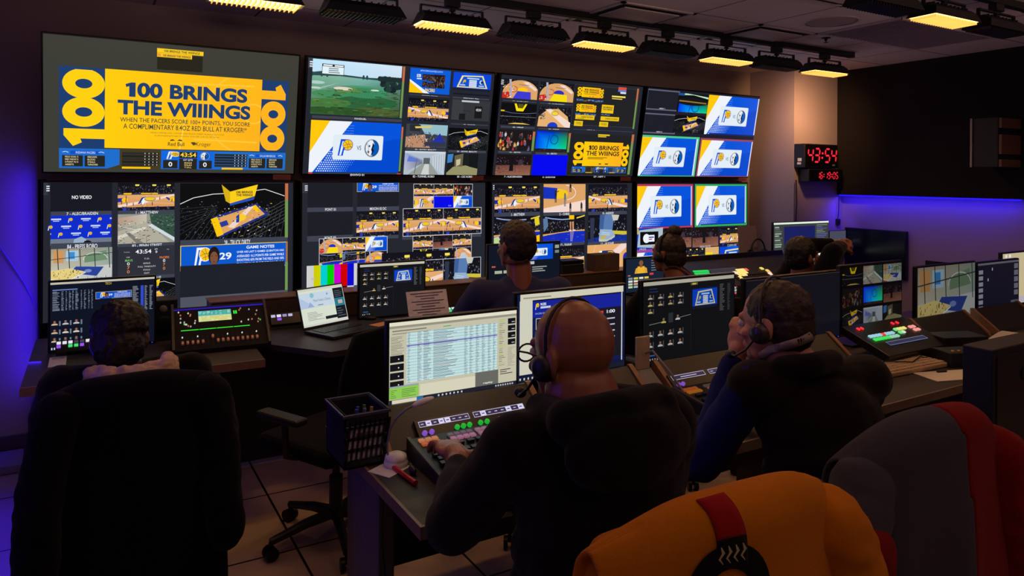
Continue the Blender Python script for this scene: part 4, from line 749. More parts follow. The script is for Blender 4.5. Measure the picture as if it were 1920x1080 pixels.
MB().span((0, 0, 0), (.51, .12, .122), bev=.006).build('case', clock_m, t); MB().span((.01, -.003, .01), (.50, .001, .112)).build('face', mat('clock_face', (10, 8, 12)), t)
digits(t, '16:19:05', .115, .03, .03, .06, -.006, .014, .0085)
cb = MB().tube([(5.755, 4.47, 1.62), (5.753, 4.46, 1.4), (5.752, 4.47, 1.2), (5.754, 4.49, .95)], .006, 6).build('clock_cable', black); tag(cb, 'black cable hanging from the wall clocks down the column edge', 'cable')
cb = MB().tube([(6.40, 4.47, 1.46), (6.41, 4.48, 1.3), (6.39, 4.485, 1.17)], .004, 6).build('led_cable', black); tag(cb, 'short cable from the blue LED strip to the wall plug', 'cable')
# ---------------------------------------------------------------- desks
def desk(name, label, outline, z, base_y, x0, x1, front):
    t = thing(name, label, 'desk', (outline[0][0], outline[0][1], 0))
    b = MB(); b.prism(outline, (z-.03, z)); b.build('worktop', desk_m, t, True)
    b = MB(); b.span((x0, base_y, front), (x1, base_y+.025, z-.03)); b.build('modesty_panel', edge_m, t, True)
    return t
F1 = [(-.25, 4.62), (-.25, 3.58), (.73, 3.58), (.745, 3.99), (1.05, 3.575), (1.34, 3.62), (5.55, 3.62), (5.55, 4.62)]
d1 = desk('console_desk', 'long dark console desk in front of the video wall', F1, .74, 4.19, -.2, 5.5, .03)
for x in (-.2, 1.6, 3.4, 5.47): MB().span((x, 3.75, 0), (x+.05, 4.55, .71), bev=.004).build('leg_panel', mat('desk_leg_grey', (96, 92, 98), .45, .3), d1, True)
MB().span((-.25, 3.574, .706), (.73, 3.582, .744)).build('front_trim', bronze, d1, True)
F2 = [(.73, 2.52), (.73, 1.68), (6.2, 1.68), (6.2, 2.80), (4.45, 2.80), (4.45, 2.52)]
d2 = desk('console_desk', 'long dark console desk with monitors in the middle row', F2, .74, 2.465, .83, 6.1, .205)
for x in (.745, 2.6, 4.3, 5.5):
    b = MB(); b.span((x, 2.04, 0), (x+.05, 2.34, .71), bev=.004)
    for k in range(4): b.span((x+.05, 2.07+k*.07, 0), (x+.062, 2.085+k*.07, .71))
    b.span((x-.02, 1.8, 0), (x+.07, 2.5, .035), bev=.006); b.build('leg', mat('desk_leg_grey', (96, 92, 98)), d2, True)
b = MB(); b.span((.73, 1.672, .708), (6.2, 1.681, .742)); b.span((.722, 1.672, .708), (.731, 2.52, .742)); b.build('edge_band', mat('edge_band_tan', (120, 100, 84), .4), d2, True)
b = MB(); b.tube([(.742, 2.0, .7), (.738, 1.99, .55), (.745, 1.96, .38), (.79, 1.90, .18), (.93, 1.80, .006), (1.1, 1.75, .006)], .004, 6)
tag(b.build('desk_cable', black), 'black cable hanging from the near desk end to the floor', 'cable')
b = MB(); b.tube([(1.33, 1.9, .70), (1.33, 1.85, .4), (1.30, 1.80, .1), (1.28, 1.9, .006), (1.2, 2.2, .006)], .003, 6)
tag(b.build('footwell_cable', black), 'thin black cable under the desk by the seated bald man', 'cable')

# sloped console risers under the middle-row monitors
riser_m = mat('riser_black', (34, 30, 31), .4)
def riser(x0, x1, label, yb=2.275):
    t = thing('console_riser', label, 'riser', (x0, 2.12, .74), 0, 'sloped risers under the middle-row monitors')
    w = x1-x0; pf = [(0, 0), (yb-2.12, 0), (yb-2.12, .122), (.145, .122), (.012, .018)]
    MB().prism(pf, (.022, w-.022), axis='x').build('sloped_panel', riser_m, t)
    pf2 = [(-.005, 0), (yb-2.12, 0), (yb-2.12, .128), (.143, .128), (.005, .022)]
    for a in (0, w-.022):
        MB().prism(pf2, (a, a+.022), axis='x').build('side_trim', bronze, t)
    return t
rz = [(.80, 1.42, 'riser under the list monitor at the bald man'), (1.46, 1.91, 'riser under the blue monitor in front of bald man'), (2.02, 2.57, 'riser under the headshot monitor'),
      (2.62, 3.18, 'riser under the blank monitor by vest man'), (3.86, 4.42, 'riser under the glass hall monitor'), (4.50, 5.05, 'riser under the icon monitor at right')]
for a, b_, l in rz: riser(a, b_, 'sloped black '+l)
t = thing('console_wedge', 'grey metal wedge between two risers beside the bald man', 'wedge', (1.965, 2.12, .74))
b = MB(); b.prism([(0, 0), (.155, 0), (.155, .10), (.14, .10), (.0, .005)], (-.04, .04), axis='x'); b.build('plate', grey_m, t); MB().span((-.035, .14, .10), (.035, .155, .235), bev=.004).build('end_block', mat('tan_block', (205, 178, 148), .5), t)
b = MB(); b.tube([(2.0, 2.33, .88), (1.96, 2.2, .93), (1.98, 2.12, .86), (2.0, 2.05, .78), (2.02, 2.0, .748)], .005, 8); tag(b.build('monitor_cable', mat('pale_grey_cable', (130, 124, 126), .5)), 'grey cable looping over the metal wedge between risers', 'cable')
t = thing('tan_block', 'tan plastic block behind the two middle monitors', 'block', (2.60, 2.42, .74)); MB().span((-.05, 0, 0), (.05, .08, .24), bev=.005).build('shell', mat('tan_block', (180, 150, 120)), t); MB().span((-.06, -.005, .215), (.06, .085, .245), bev=.004).build('cap', mat('tan_cap', (205, 180, 150), .5), t)

# ---------------------------------------------------------------- monitors
def monitor(label, Y, tl, br, draw, ztop=.74, cat='monitor', name='monitor', group=None, bz=.010, dim=1, neck=True, side=0):
    A = at(tl[0], tl[1], Y=Y); B = at(br[0], br[1], Y=Y); w = B.x-A.x; h = A.z-B.z
    t = thing(name, label, cat, (A.x+w/2, Y, ztop), 0, group)
    MB().box((0, .014, B.z-ztop+h/2), (w, .026, h), bev=.005).build('housing', satin, t)
    MB().box((0, .04, B.z-ztop+h/2), (w*.7, .04, h*.6), bev=.015).build('back_cover', black, t)
    if neck:
        MB().span((-.03, .045, 0.01), (.03, .065, B.z-ztop+h*.5), bev=.004).build('stand_neck', dark, t); MB().box((0, .10, .006), (.24, .14, .012), bev=.005).build('stand_foot', dark, t)
    p = Pad(V((A.x+bz, Y-.0005, A.z-bz)), (1, 0, 0), (0, 0, -1), w-2*bz, h-2.2*bz); DIM[0] = dim; draw(p); DIM[0] = 1; p.build('screen', t)
    q = MB().box((w/2-.02, -.0012, B.z-ztop+.006), (.005, .002, .003)).build('power_light', mat('power_blue', (40, 40, 120), emit=(60, 70, 255), es=1.5), t)
    return t
def m_list(p):
    t = p.full(); R = random.Random(1); t.bg((196, 192, 168)); t.r(0, 0, 1, .045, (226, 222, 200)); t.r(0, .045, 1, .075, (150, 146, 130)); t.rows(2, .02, .09, .5, .16, [(120, 116, 100), (150, 146, 126)], .4, R); t.r(.40, .105, .46, .115, (60, 170, 90))
    t.rows(13, .01, .17, .11, .40, [(110, 108, 96), (140, 136, 120)], .35, R)
    b = t.sub(.125, .14, .835, .76); b.bg((186, 216, 216)); b.p.z += 1
    for i in range(34): b.r(0, i/34, 1, i/34+.012, (206, 232, 234) if i % 2 else (168, 200, 206), False)
    b.rows(34, 0, 0, 1, 1, [(60, 90, 110), (100, 130, 140), (130, 120, 120)], .34, R, [(.01, .04), (.11, .16), (.175, .26), (.28, .55), (.62, .66), (.68, .72), (.75, .79), (.82, .86), (.89, .93), (.95, .985)])
    for x in (.105, .17, .27, .67, .74, .81, .88, .94): b.l([(x, 0), (x, 1)], .002, (214, 236, 236))
    b.r(0, .25, 1, .275, (120, 110, 190))
    for i in range(4): k = t.sub(.005, .405+i*.105, .105, .49+i*.105); k.bg((20, 20, 26)); k.e(.62, .55, .05, (220, 224, 226), None, 8)
    for i in range(4): k = t.sub(.925, .10+i*.092, .99, .175+i*.092); k.bg((20, 20, 26)); k.r(.5, .6, .9, .72, (200, 204, 206))
    t.rows(26, .85, .1, .905, .72, [(130, 128, 112), (170, 190, 90), (150, 148, 130)], .4, R); t.rows(14, .925, .48, .99, .74, [(140, 138, 124)], .3, R)
    t.r(.0, .80, .215, .94, (140, 200, 80)); t.r(0, .78, .215, .80, (150, 160, 170)); t.rows(5, .01, .82, .2, .93, [(80, 120, 60)], .3, R, [(.01, .06), (.09, .2)])
    t.r(.225, .80, .655, .95, (214, 210, 186)); t.r(.655, .76, .845, .955, (104, 104, 98)); t.t('replay', .72, .90, .80, .93, (230, 230, 220), .02); t.rows(3, .86, .76, .98, .84, [(60, 60, 56)], .4, R)
    t.r(0, .945, 1, 1, (30, 34, 46)); t.r(.02, .95, .20, .995, (214, 208, 184)); t.r(.20, .95, .25, .995, (40, 110, 170)); [t.r(.36+i*.03, .962, .372+i*.03, .984, (200, 200, 200), i == 0) for i in range(7)]; [t.r(.82+i*.02, .962, .832+i*.02, .984, (180, 180, 184), False) for i in range(8)]
def m_blue(p):
    t = p.full(); R = random.Random(2); t.bg((16, 24, 62)); t.r(.025, .0, .985, .075, (206, 202, 182)); t.rows(1, .05, .03, .3, .06, [(150, 146, 130)], .5, R); t.r(.02, .075, .13, .92, (206, 204, 186)); t.r(.13, .09, .97, .28, (22, 34, 150)); t.r(.13, .28, .97, .9, (18, 26, 76)); t.r(.13, .075, .97, .09, (10, 12, 20))
    plogo(t.sub(.15, .11, .19, .19), (20, 30, 70)); t.t('PACERS', .20, .115, .25, .145, WHT, .02); t.r(.20, .155, .29, .18, (190, 200, 220)); t.t('PACERS SPORTS', .155, .225, .28, .245, (150, 170, 210), .01)
    for j in range(3):
        for i in range(2): k = t.sub(.16+i*.07, .29+j*.16, .22+i*.07, .42+j*.16); k.bg((26, 28, 40)); k.hdr((220, 222, 226), .06); k.t('0', .38, .3, .62, .7, WHT, .03)
    t.r(.70, .25, .96, .86, (24, 24, 34)); t.r(.76, .285, .785, .32, (220, 50, 40)); t.t('1:00', .82, .28, .90, .32, WHT, .02); [t.r(.80, .38+i*.075, .90, .395+i*.075, (190, 194, 200), False) for i in range(6)]; t.r(.855, .69, .875, .76, (170, 30, 40))
    t.r(.965, .075, .975, .92, (206, 206, 200)); t.r(0, .94, 1, 1, (24, 28, 44)); [t.r(.02+i*.035, .955, .032+i*.035, .98, (200, 200, 206), i == 0) for i in range(6)]
def m_heads(p, bright=1.0):
    t = p.full(); R = random.Random(3); t.bg((20, 22, 26)); t.r(.0, .0, 1, .045, (206, 202, 184)); t.r(.50, .055, .58, .085, (120, 110, 60)); t.r(.52, .06, .56, .08, (220, 206, 90)); t.rows(2, .06, .07, .2, .14, [(40, 60, 110)], .3, R)
    for r_ in range(3):
        for c_ in range(4):
            if r_ == 2 and c_: continue
            head(t, .07+c_*.105, .17+r_*.085, .024, R.choice([(214, 200, 120), (196, 180, 120), (190, 186, 176)]), (130, 96, 76)); t.r(.098+c_*.105, .16+r_*.085, .108+c_*.105, .22+r_*.085, (90, 92, 96))
    t.l([(.06, .52), (.2, .50)], .004, (150, 150, 150)); t.l([(.38, .47), (.5, .45)], .004, (150, 150, 150)); head(t, .21, .47, .026, (206, 190, 90), (150, 120, 80)); head(t, .36, .45, .026, (220, 216, 210), (150, 120, 100)); t.r(.26, .40, .31, .52, (50, 54, 60))
    for r_ in range(2):
        for c_ in range(4): head(t, .07+c_*.105, .62+r_*.13, .026, (206, 202, 196), (150, 112, 92)); t.r(.098+c_*.105, .60+r_*.13, .106+c_*.105, .68+r_*.13, (90, 92, 96))
    [t.r(.04+i*.025, .93, .05+i*.025, .955, (170, 176, 184), i == 0) for i in range(5)]; t.rows(1, .05, .88, .18, .91, [(60, 100, 170)], .5, R)
    jumbo(t.sub(.52, .13, .80, .39)); t.sub(.52, .13, .80, .39).r(0, 0, 1, .05, (10, 30, 90)); t.rows(18, .83, .1, .89, .45, [(86, 88, 92)], .6, R); t.rows(18, .92, .1, .96, .45, [(66, 68, 72)], .6, R); t.r(.5, .06, .505, .9, (34, 36, 42))
def m_stats(p):
    t = p.full(); R = random.Random(4); t.bg((14, 20, 36)); t.r(0, .0, 1, .03, (196, 192, 176)); t.t('TECH', .51, .04, .57, .075, (200, 170, 80), .01)
    t.rows(17, .02, .13, .40, .42, [(170, 176, 190), (120, 130, 160)], .35, R, [(.02, .09), (.10, .125), (.14, .155), (.17, .19), (.2, .215), (.23, .26), (.28, .295), (.31, .33), (.35, .365), (.38, .395)]); t.rows(1, .02, .10, .36, .125, [(120, 150, 220)], .5, R)
    k = t.sub(.42, .18, .77, .285); k.bg((26, 70, 130)); notes(k, True); k.r(0, 0, 1, 1, (20, 60, 110)) if False else None
    k = t.sub(.42, .56, .66, .68); k.bg((26, 70, 120)); k.hdr((90, 130, 190), .01); t.rows(22, .78, .12, .97, .50, [(150, 156, 170)], .4, R, [(.78, .84), (.90, .93), (.95, .985)]); t.r(.86, .12, .89, .52, (50, 76, 200))
    for r_ in range(3):
        for c_ in range(3): head(t, .04+c_*.10, .58+r_*.125, .03, R.choice([(226, 210, 200), (210, 180, 150), (190, 196, 206)]), (150, 100, 80)); t.r(.08+c_*.1, .57+r_*.125, .095+c_*.1, .64+r_*.125, (110, 120, 140))
    [t.r(.01+i*.024, .955, .022+i*.024, .985, (220, 220, 226), i == 0) for i in range(5)]
def m_blank(p): p.full().bg((15, 15, 24)); p.full().r(0, 0, 1, .006, (70, 62, 60))
def m_nine(p):
    t = p.full(); t.bg((10, 10, 14)); K = [lambda q: wide(q, 3), street, hall, lambda q: crowd(q, 5, True), glowp, lambda q: concert(q, 4), lambda q: bowl(q, 6), tunnel, cellar]
    for i, f in enumerate(K): d0 = DIM[0]; DIM[0] = d0*(1 if i != 4 else 1.7); f(t.sub((i % 3)/3+.01, (i//3)/3+.012, (i % 3+1)/3-.008, (i//3+1)/3-.03)); DIM[0] = d0
def m_hall(p): hall(p.full()); p.full().r(.04, .965, .3, .99, (70, 66, 66))
def m_icons(p):
    t = p.full(); t.bg((24, 24, 44)); t.r(0, 0, 1, .035, (110, 110, 122)); [t.r(.02, .12+i*.105, .12, .19+i*.105, (150, 150, 168), i == 0) for i in range(7)]; [t.r(.88, .06+i*.12, .98, .15+i*.12, (120, 120, 136), False) for i in range(5)]; t.r(.80, .72, .99, .95, (92, 92, 106)); [t.e(x, y, .015, (170, 176, 180), .03, 8) for x, y in ((.34, .12), (.24, .3), (.33, .88), (.52, .86))]; t.r(0, .95, 1, 1, (70, 70, 84))
def m_beige(p): t = p.full(); t.bg((206, 190, 150)); t.p_([(.62, .55), (.74, .2), (1, .2), (.9, .78), (.62, .82)][::-1], (226, 222, 224)); t.p_([(.5, .72), (.62, .3), (.68, .3), (.57, .72)][::-1], (40, 70, 180)); t.r(0, .86, 1, 1, (190, 180, 190)); t.e(.07, .05, .02, WHT, None, 10); t.e(.15, .05, .02, WHT, None, 10)
def m_clip(p):
    t = p.full(); t.bg((16, 22, 36)); vscard(t.sub(.50, .02, .90, .34)); t.sub(.5, .02, .9, .34); t.r(.93, .05, .99, .12, (150, 160, 150)); t.r(.93, .16, .99, .22, (120, 130, 130)); t.r(.50, .37, .55, .43, (226, 50, 40)); t.r(.57, .37, .63, .43, (190, 190, 186)); t.rows(3, .60, .47, .82, .6, [(150, 156, 150)], .5); t.r(.04, .42, .09, .45, (190, 90, 70)); [t.r(.08+i*.12, .52, .18+i*.12, .58, (170, 176, 150), i == 0) for i in range(3)]
def m_player(p):
    t = p.full(); t.bg((22, 34, 52)); t.p_([(.22, .45), (.25, .3), (.34, .24), (.44, .24), (.54, .3), (.56, .45)][::-1], (222, 160, 60)); t.r(.30, .24, .48, .45, (236, 180, 50)); t.e(.39, .14, .055, (130, 84, 56), .085, 14); t.r(.36, .2, .42, .27, (130, 84, 56)); t.rows(5, .66, .05, .95, .42, [(120, 130, 140)], .3); t.r(.62, .46, .72, .52, (226, 60, 50)); t.e(.08, .5, .04, (200, 110, 80), .02, 8)
    R = random.Random(5); [t.r(.06+(i % 4)*.14, .56+(i//4)*.085, .17+(i % 4)*.14, .62+(i//4)*.085, R.choice([(190, 206, 170), (150, 180, 190), (220, 200, 70), (210, 160, 120), (120, 150, 170), (220, 220, 210)]), i == 0) for i in range(16)]
G2 = 'monitors along the middle desk'
monitor('bright monitor with pale blue replay list left of bald man', 2.285, (725, 601), (972, 726), m_list, group=G2)
monitor('monitor with blue page and white bars, hidden behind bald head', 2.35, (966, 549), (1174, 690), m_blue, group=G2)
monitor('dark monitor with rows of small headshots in middle desk row', 2.30, (1203, 526), (1378, 662), m_heads, group=G2, dim=.62)
monitor('blank black monitor just behind the man in the vest', 2.30, (1396, 523), (1576, 632), m_blank, group=G2)
monitor('monitor with three by three grid of camera tiles', 2.30, (1576, 498), (1692, 607), m_nine, group=G2, dim=.3)
monitor('monitor showing a glass-walled hall with blue court', 2.30, (1719, 500), (1829, 603), m_hall, group=G2, dim=.32)
monitor('dark monitor with column of small grey icons at right', 2.32, (1832, 492), (1911, 592), m_icons, group=G2, dim=.5)
monitor('beige screen with blue stripe cut by the right frame edge', 2.5, (1879, 474), (1965, 562), m_beige, dim=.85, neck=True)
t = thing('curved_monitor', 'black curved monitor seen over the top of glass hall monitor', 'monitor', (5.15, 2.64, .74))
b = MB(); vs = []; n = 12; A_, B_ = at(1735, 488, Y=2.66), at(1852, 500, Y=2.62); 
for k in range(n+1):
    f = k/n; c = A_.lerp(B_, f)-V((5.15, 2.64, .74)); bow = .05*(1-(2*f-1)**2); top = c.z-.0
    for z in (.16, top): vs += [(c.x, c.y+bow, z), (c.x, c.y+bow-.03, z)]
b.add(vs, [f for k in range(n) for f in ((4*k, 4*k+4, 4*k+6, 4*k+2), (4*k+1, 4*k+3, 4*k+7, 4*k+5), (4*k+2, 4*k+6, 4*k+7, 4*k+3), (4*k, 4*k+1, 4*k+5, 4*k+4))]+[(0, 2, 3, 1), (4*n, 4*n+1, 4*n+3, 4*n+2)], 0, False)
b.build('shell', satin, t); MB().span((-.03, -.02, 0), (.03, .0, .3)).build('stand_neck', dark, t); MB().box((0, -.02, .006), (.26, .12, .012), bev=.004).build('stand_foot', dark, t)
# front-row monitors
monitor('dark monitor with stats table and headshots at far left', 4.2, (90, 527), (293, 643), m_stats, dim=.95)
monitor('dark monitor with small headshots behind the open laptop', 4.27, (672, 494), (798, 588), m_heads, dim=.9)
monitor('monitor with small matchup clip, half hidden by man in blue shirt', 4.15, (914, 458), (1051, 545), m_clip)
monitor('monitor with yellow-shirted player and tiles, left of bun', 4.15, (1172, 484), (1246, 545), m_player)
def m_grey(p): t = p.full(); t.bg((58, 62, 62)); t.r(0, 0, 1, .05, (226, 240, 222)); t.r(.18, .12, .74, .72, (26, 30, 92)); t.r(.40, .40, .5, .43, (220, 224, 230)); t.rows(10, .02, .1, .16, .7, [(150, 170, 150), (90, 100, 90)], .6, random.Random(1)); t.rows(10, .77, .08, .98, .6, [(110, 130, 110), (90, 90, 150)], .5, random.Random(2)); t.r(.2, .80, .5, .83, (170, 130, 160)); t.rows(1, .36, .72, .5, .78, [(190, 200, 190)], .8); t.r(0, .93, 1, 1, (230, 240, 226))
monitor('grey-edged monitor with navy window below the wall clocks', 4.40, (1450, 417), (1554, 479), m_grey, ztop=.897, bz=.006)
def m_small(p): t = p.full(); t.bg((70, 72, 88)); [t.r(.2+.25*i, .6, .38+.25*i, .75, (170, 174, 190)) for i in range(2)]
monitor('small grey unit tucked right of the navy-window monitor', 4.42, (1555, 433), (1586, 463), m_small, ztop=.897, bz=.004, neck=True)
t = thing('wall_display', 'blank blue-black display hanging low on right wall', 'display', (6.5, 4.1, .70)); MB().span((-.05, -.28, 0), (-.012, .34, .45), bev=.004).build('housing', mat('blue_black', (14, 13, 30), .35), t); MB().span((-.012, -.1, .08), (0, .15, .24)).build('wall_bracket', dark, t); MB().span((-.0515, -.27, .01), (-.05, .33, .44)).build('screen', mat('dead_glass', (12, 11, 34), .2), t)

# ---------------------------------------------------------------- control surfaces
def glow(c, es=1.0): return mat('lit_%d_%d_%d' % c, tuple(int(v*.4) for v in c), .4, emit=c, es=es, var=.02)
def frame(o, rz=0, rx=0): return M.Translation(o) @ M.Rotation(rz, 4, 'Z') @ M.Rotation(rx, 4, 'X')
def keyboard_panel(label, x0, x1, y0, y1, tops, strips, knobs, dimk=1, rz=0):
    w, d = x1-x0, y1-y0; t = thing('replay_controller', label, 'control panel', (x0, y0, .74), rz, 'replay keyboard controllers')
    pf = [(0, 0), (d, 0), (d, .060), (0, .026)]; MB().prism(pf, (0, w), axis='x').build('body', black, t)
    b = MB(); b.prism([(0, .026), (d, .060), (d, .068), (0, .034)], (0, .012), axis='x'); b.prism([(0, .026), (d, .060), (d, .068), (0, .034)], (w-.012, w), axis='x'); b.span((0, -.006, .004), (w, .0, .034)); b.build('bezel', mat('panel_bezel', (74, 62, 54), .45), t)
    zz = lambda y: .026+.034*y/d
    def key(b, x, y, sx, sy, h=.008): b.box((x, y, zz(y)+h/2), (sx, sy, h), R=M.Rotation(.12, 3, 'X'), bev=.0015)
    b = MB(); kw = (w-.05)/15
    for j in range(5):
        for i in range(15):
            if R0.random() < .05: continue
            key(b, .03+kw*(i+.5)+(j % 2)*.005, .03+j*.0265, kw*.78, .019, .010)
    k = b.build('keys', mat('key_black', (40, 38, 40), .35), t)
    b = MB()
    for i in range(12): key(b, .035+(w-.06)/12*(i+.5)+.004*(i//4), .03+5.6*.0265, (w-.06)/12*.74, .016, .010)
    b.build('function_keys', mat('key_black', (40, 38, 40), .35), t)
    yb = .03+6.9*.0265
    for g, (c1, c2, n) in enumerate(tops):
        gx = .028+g*(w-.04)/4
        for row, c in ((0, c1), (1, c2)):
            b = MB()
            for i in range(n): key(b, gx+(w-.05)/4*(i+.5)/4.3, yb+row*.024, (w-.05)/4/4.3*.82, .018, .007)
            b.build('lit_keys', glow(c, .8*dimk), t)
    MB().box((.055, .052, zz(.052)+.014), (.006, .006, .002)).build('status_light', glow((90, 150, 255), 2), t)
    # talkback strip on the riser slope behind
    s_ = thing('talkback_panel', 'talkback strip with lit name displays behind '+strips[3], 'intercom', (x0+.06, 2.134, .776), 0)
    A = math.atan2(.104, .133); Rm = M.Rotation(A, 3, 'X'); W2 = w-.02
    MB().box(Rm @ V((W2/2, .035, -.005)), (W2, .085, .012), R=Rm, bev=.002).build('faceplate', satin, s_)
    for (a, e, c) in strips[0]:
        q = Pad(Rm @ V((a*W2, .068, .0022)) + V(s_.location), (1, 0, 0), Rm @ V((0, -1, 0)), (e-a)*W2, .022); T_ = q.full(); T_.bg(strips[1]); T_.hdr((190, 186, 215), .012)
        for k2 in range(c): 
            u = k2/c; lit = R0.random() < .3
            T_.sub(u+.01, .1, u+1/c-.01, .9).bg((214, 210, 240) if lit else (44, 36, 66)); T_.sub(u+.01, .1, u+1/c-.01, .9).r(.25, .4, .75, .62, (70, 60, 90) if lit else (180, 176, 200))
        q.build('name_display', s_)
    for (u, c) in knobs: MB().lathe(Rm @ V((u*W2, .022, .0)), [(.0085, 0), (.0085, .009), (.006, .012), (0, .0125)], Rm @ V((0, 0, 1)), 16).build('knob', glow(c, .9*dimk), s_)
    return t
R0 = random.Random(11)
PU, GR_, OR_, PK = (150, 90, 220), (30, 200, 60), (206, 112, 60), (176, 110, 140)
keyboard_panel('replay keyboard under the bald man\'s left hand', .86, 1.30, 1.84, 2.105, [((190, 90, 50), (214, 130, 80), 3), (PK, (100, 80, 90), 4), ((160, 104, 130), (160, 110, 130), 4), ((190, 120, 90), (190, 120, 90), 4)],
    [((0.03, .47, 8), (.51, .99, 8)), (50, 36, 70), 0, 'the bald man\'s keyboard'], [(.05, PU), (.11, PU), (.33, GR_), (.385, GR_), (.44, GR_), (.54, GR_), (.60, GR_), (.72, (200, 120, 210)), (.78, (200, 120, 210)), (.95, (230, 200, 60))], .75)
keyboard_panel('replay keyboard with amber keys in front of vest man', 1.97, 2.46, 1.83, 2.10, [((200, 120, 30), (206, 96, 30), 3), ((170, 96, 76), (110, 84, 70), 4), ((130, 104, 90), (110, 90, 80), 4), ((140, 110, 60), (120, 92, 56), 4)],
    [((0.03, .42, 1), (.47, .92, 6)), (46, 36, 88), 0, 'the vest man\'s keyboard'], [(.05, PU), (.10, PU), (.50, GR_), (.55, GR_), (.94, (250, 230, 180))], .5)
# lit switcher panel at the third station
t = thing('switcher_panel', 'small switcher panel with red, green and cyan lit keys', 'control panel', (3.24, 2.01, .741))
Rm = M.Rotation(.36, 3, 'X'); MB().box(Rm @ V((.26, .13, .02))+V((0, 0, .02)), (.52, .27, .04), R=Rm, bev=.004).build('body', satin, t)
def lk(x, y, c, s_=.02, es=1.0): MB().box(Rm @ V((x, y, .044))+V((0, 0, .02)), (s_, .018, .008), R=Rm, bev=.002).build('key', glow(c, es), t)
for i in range(8): lk(.07+i*.026, .15, (150, 200, 215) if i != 4 else (240, 50, 50)); lk(.07+i*.026, .122, (60, 220, 90) if i < 5 else (140, 200, 170))
for i in range(4): lk(.31+i*.025, .17, (230, 220, 120) if i else (120, 230, 140))
lk(.31, .142, (110, 230, 130)); lk(.335, .142, (200, 230, 200))
for i in range(2):
    for j in range(2): lk(.44+i*.028, .17-j*.028, (240, 150, 140))
for x in (.07, .10, .36, .40): lk(x, .22, (240, 40, 50), .012, 1.2)
q = Pad(Rm @ V((.10, .09, .046))+V((3.24, 2.01, .761)), (1, 0, 0), Rm @ V((0, -1, 0)), .32, .03); q.full().bg((40, 44, 70)); q.full().hdr((110, 116, 150), .012); q.build('status_display', t)
def slab_keyboard(name, label, loc, rz, w, d, m_, km, cat='keyboard'):
    t = thing(name, label, cat, loc, rz); MB().box((0, 0, .012), (w, d, .022), bev=.006).build('case', m_, t); b = MB()
    for j in range(5):
        for i in range(15): b.box((-w/2+w/15.5*(i+.75), -d/2+d/5.6*(j+.8), .026), (w/15.5*.8, d/5.6*.78, .006), bev=.0015)
    b.build('keys', km, t); return t
slab_keyboard('keyboard', 'beige keyboard on desk right of the man in vest', (3.30, 1.96, .74), -.05, .42, .16, mat('beige_plastic', (190, 160, 124), .6), mat('beige_keys', (204, 176, 140), .6))
tag(MB().tube([(3.10, 1.98, .772), (3.2, 2.0, .776), (3.32, 1.93, .775), (3.45, 1.97, .776), (3.56, 1.92, .746)], .003, 6).build('keyboard_cable', black), 'thin dark cable lying across the beige keyboard', 'cable')
def patch_box(label, x, y, z, w, d, h, ports):
    t = thing('connector_box', label, 'box', (x, y, z), -.35); MB().box((0, 0, h/2), (w, d, h), bev=.005).build('case', black, t)
    if ports:
        for k in range(8): MB().lathe((-w/2+.03+k*(w-.06)/7, -d/2+.02, h), [(.008, 0), (.008, .008), (.004, .009), (.004, .004)], n=12).build('port', mat('gold_port', (190, 140, 70), .3, .8), t)
    return t
patch_box('low black box with gold ports on the right of middle desk', 3.66, 1.86, .74, .30, .12, .07, True); patch_box('plain brown-black box behind the gold-port box', 3.86, 2.02, .74, .26, .14, .09, False)
pp = thing('paper_sheet', 'loose white paper on the desk before the gold-port box', 'paper', (3.36, 1.78, .741), -.3); MB().box((0, 0, .0015), (.28, .14, .003)).build('sheet', paper_m, pp); MB().box((0, .05, .006), (.05, .012, .008), bev=.002).build('binder_clip', black, pp)
t = thing('side_table', 'dark side table under the computer case at right edge', 'table', (2.86, 1.32, 0)); MB().span((-.26, -.12, .56), (.28, .12, .59), bev=.004).build('table_top', desk_m, t)
for x in (-.23, .25):
    for y in (-.09, .09): MB().cyl((x, y, 0), (x, y, .56), .014).build('leg', dark, t)
t = thing('computer_case', 'black computer case at the right edge behind red jacket', 'computer', (2.62, 1.25, .591)); MB().span((0, 0, .012), (.46, .10, .465), bev=.006).build('case', mat('cabinet_navy', (16, 17, 27), .5), t); MB().span((.02, -.004, .03), (.44, .002, .44), bev=.002).build('side_panel', mat('cabinet_front', (22, 22, 30), .45), t); MB().lathe((.20, -.004, .36), [(.02, 0), (.024, -.004), (.016, -.006), (.014, 0)], (0, 1, 0)).build('lock', dark, t)
for x in (.04, .42): MB().span((x-.02, .01, 0), (x+.02, .09, .014)).build('foot', black, t)
# clutter at the right end of the middle desk
t = thing('notebook', 'pale open notebook on the right end of the desk', 'notebook', (4.42, 2.02, .742), .25); MB().box((0, 0, .006), (.34, .16, .012), bev=.002).build('pages', paper_m, t); MB().box((0, 0, .0), (.36, .18, .006)).build('cover', black, t)
t = thing('tape_roll', 'small black gadget pouch beside the pale notebook', 'pouch', (4.28, 1.86, .741), .3); MB().box((0, 0, .03), (.15, .07, .06), bev=.02).build('pouch_body', black, t); MB().box((0, -.036, .03), (.10, .004, .008)).build('zip', dark, t); t.name = 'pouch'
t = thing('remote_control', 'thin black remote lying right of the gadget pouch', 'remote', (4.62, 1.90, .741), .1); MB().box((0, 0, .009), (.20, .045, .018), bev=.006).build('case', black, t); b = MB(); [b.box((-.07+i*.028, 0, .019), (.012, .02, .003)) for i in range(6)]; b.build('buttons', grey_m, t)
t = thing('marker', 'white capped marker on desk left of the pouch', 'pen', (4.12, 1.84, .741)); MB().cyl((-.05, 0, .008), (.05, .02, .008), .008).build('barrel', white_m, t); MB().cyl((.05, .02, .008), (.08, .026, .008), .009).build('cap', mat('cream_cap', (220, 190, 130), .5), t)
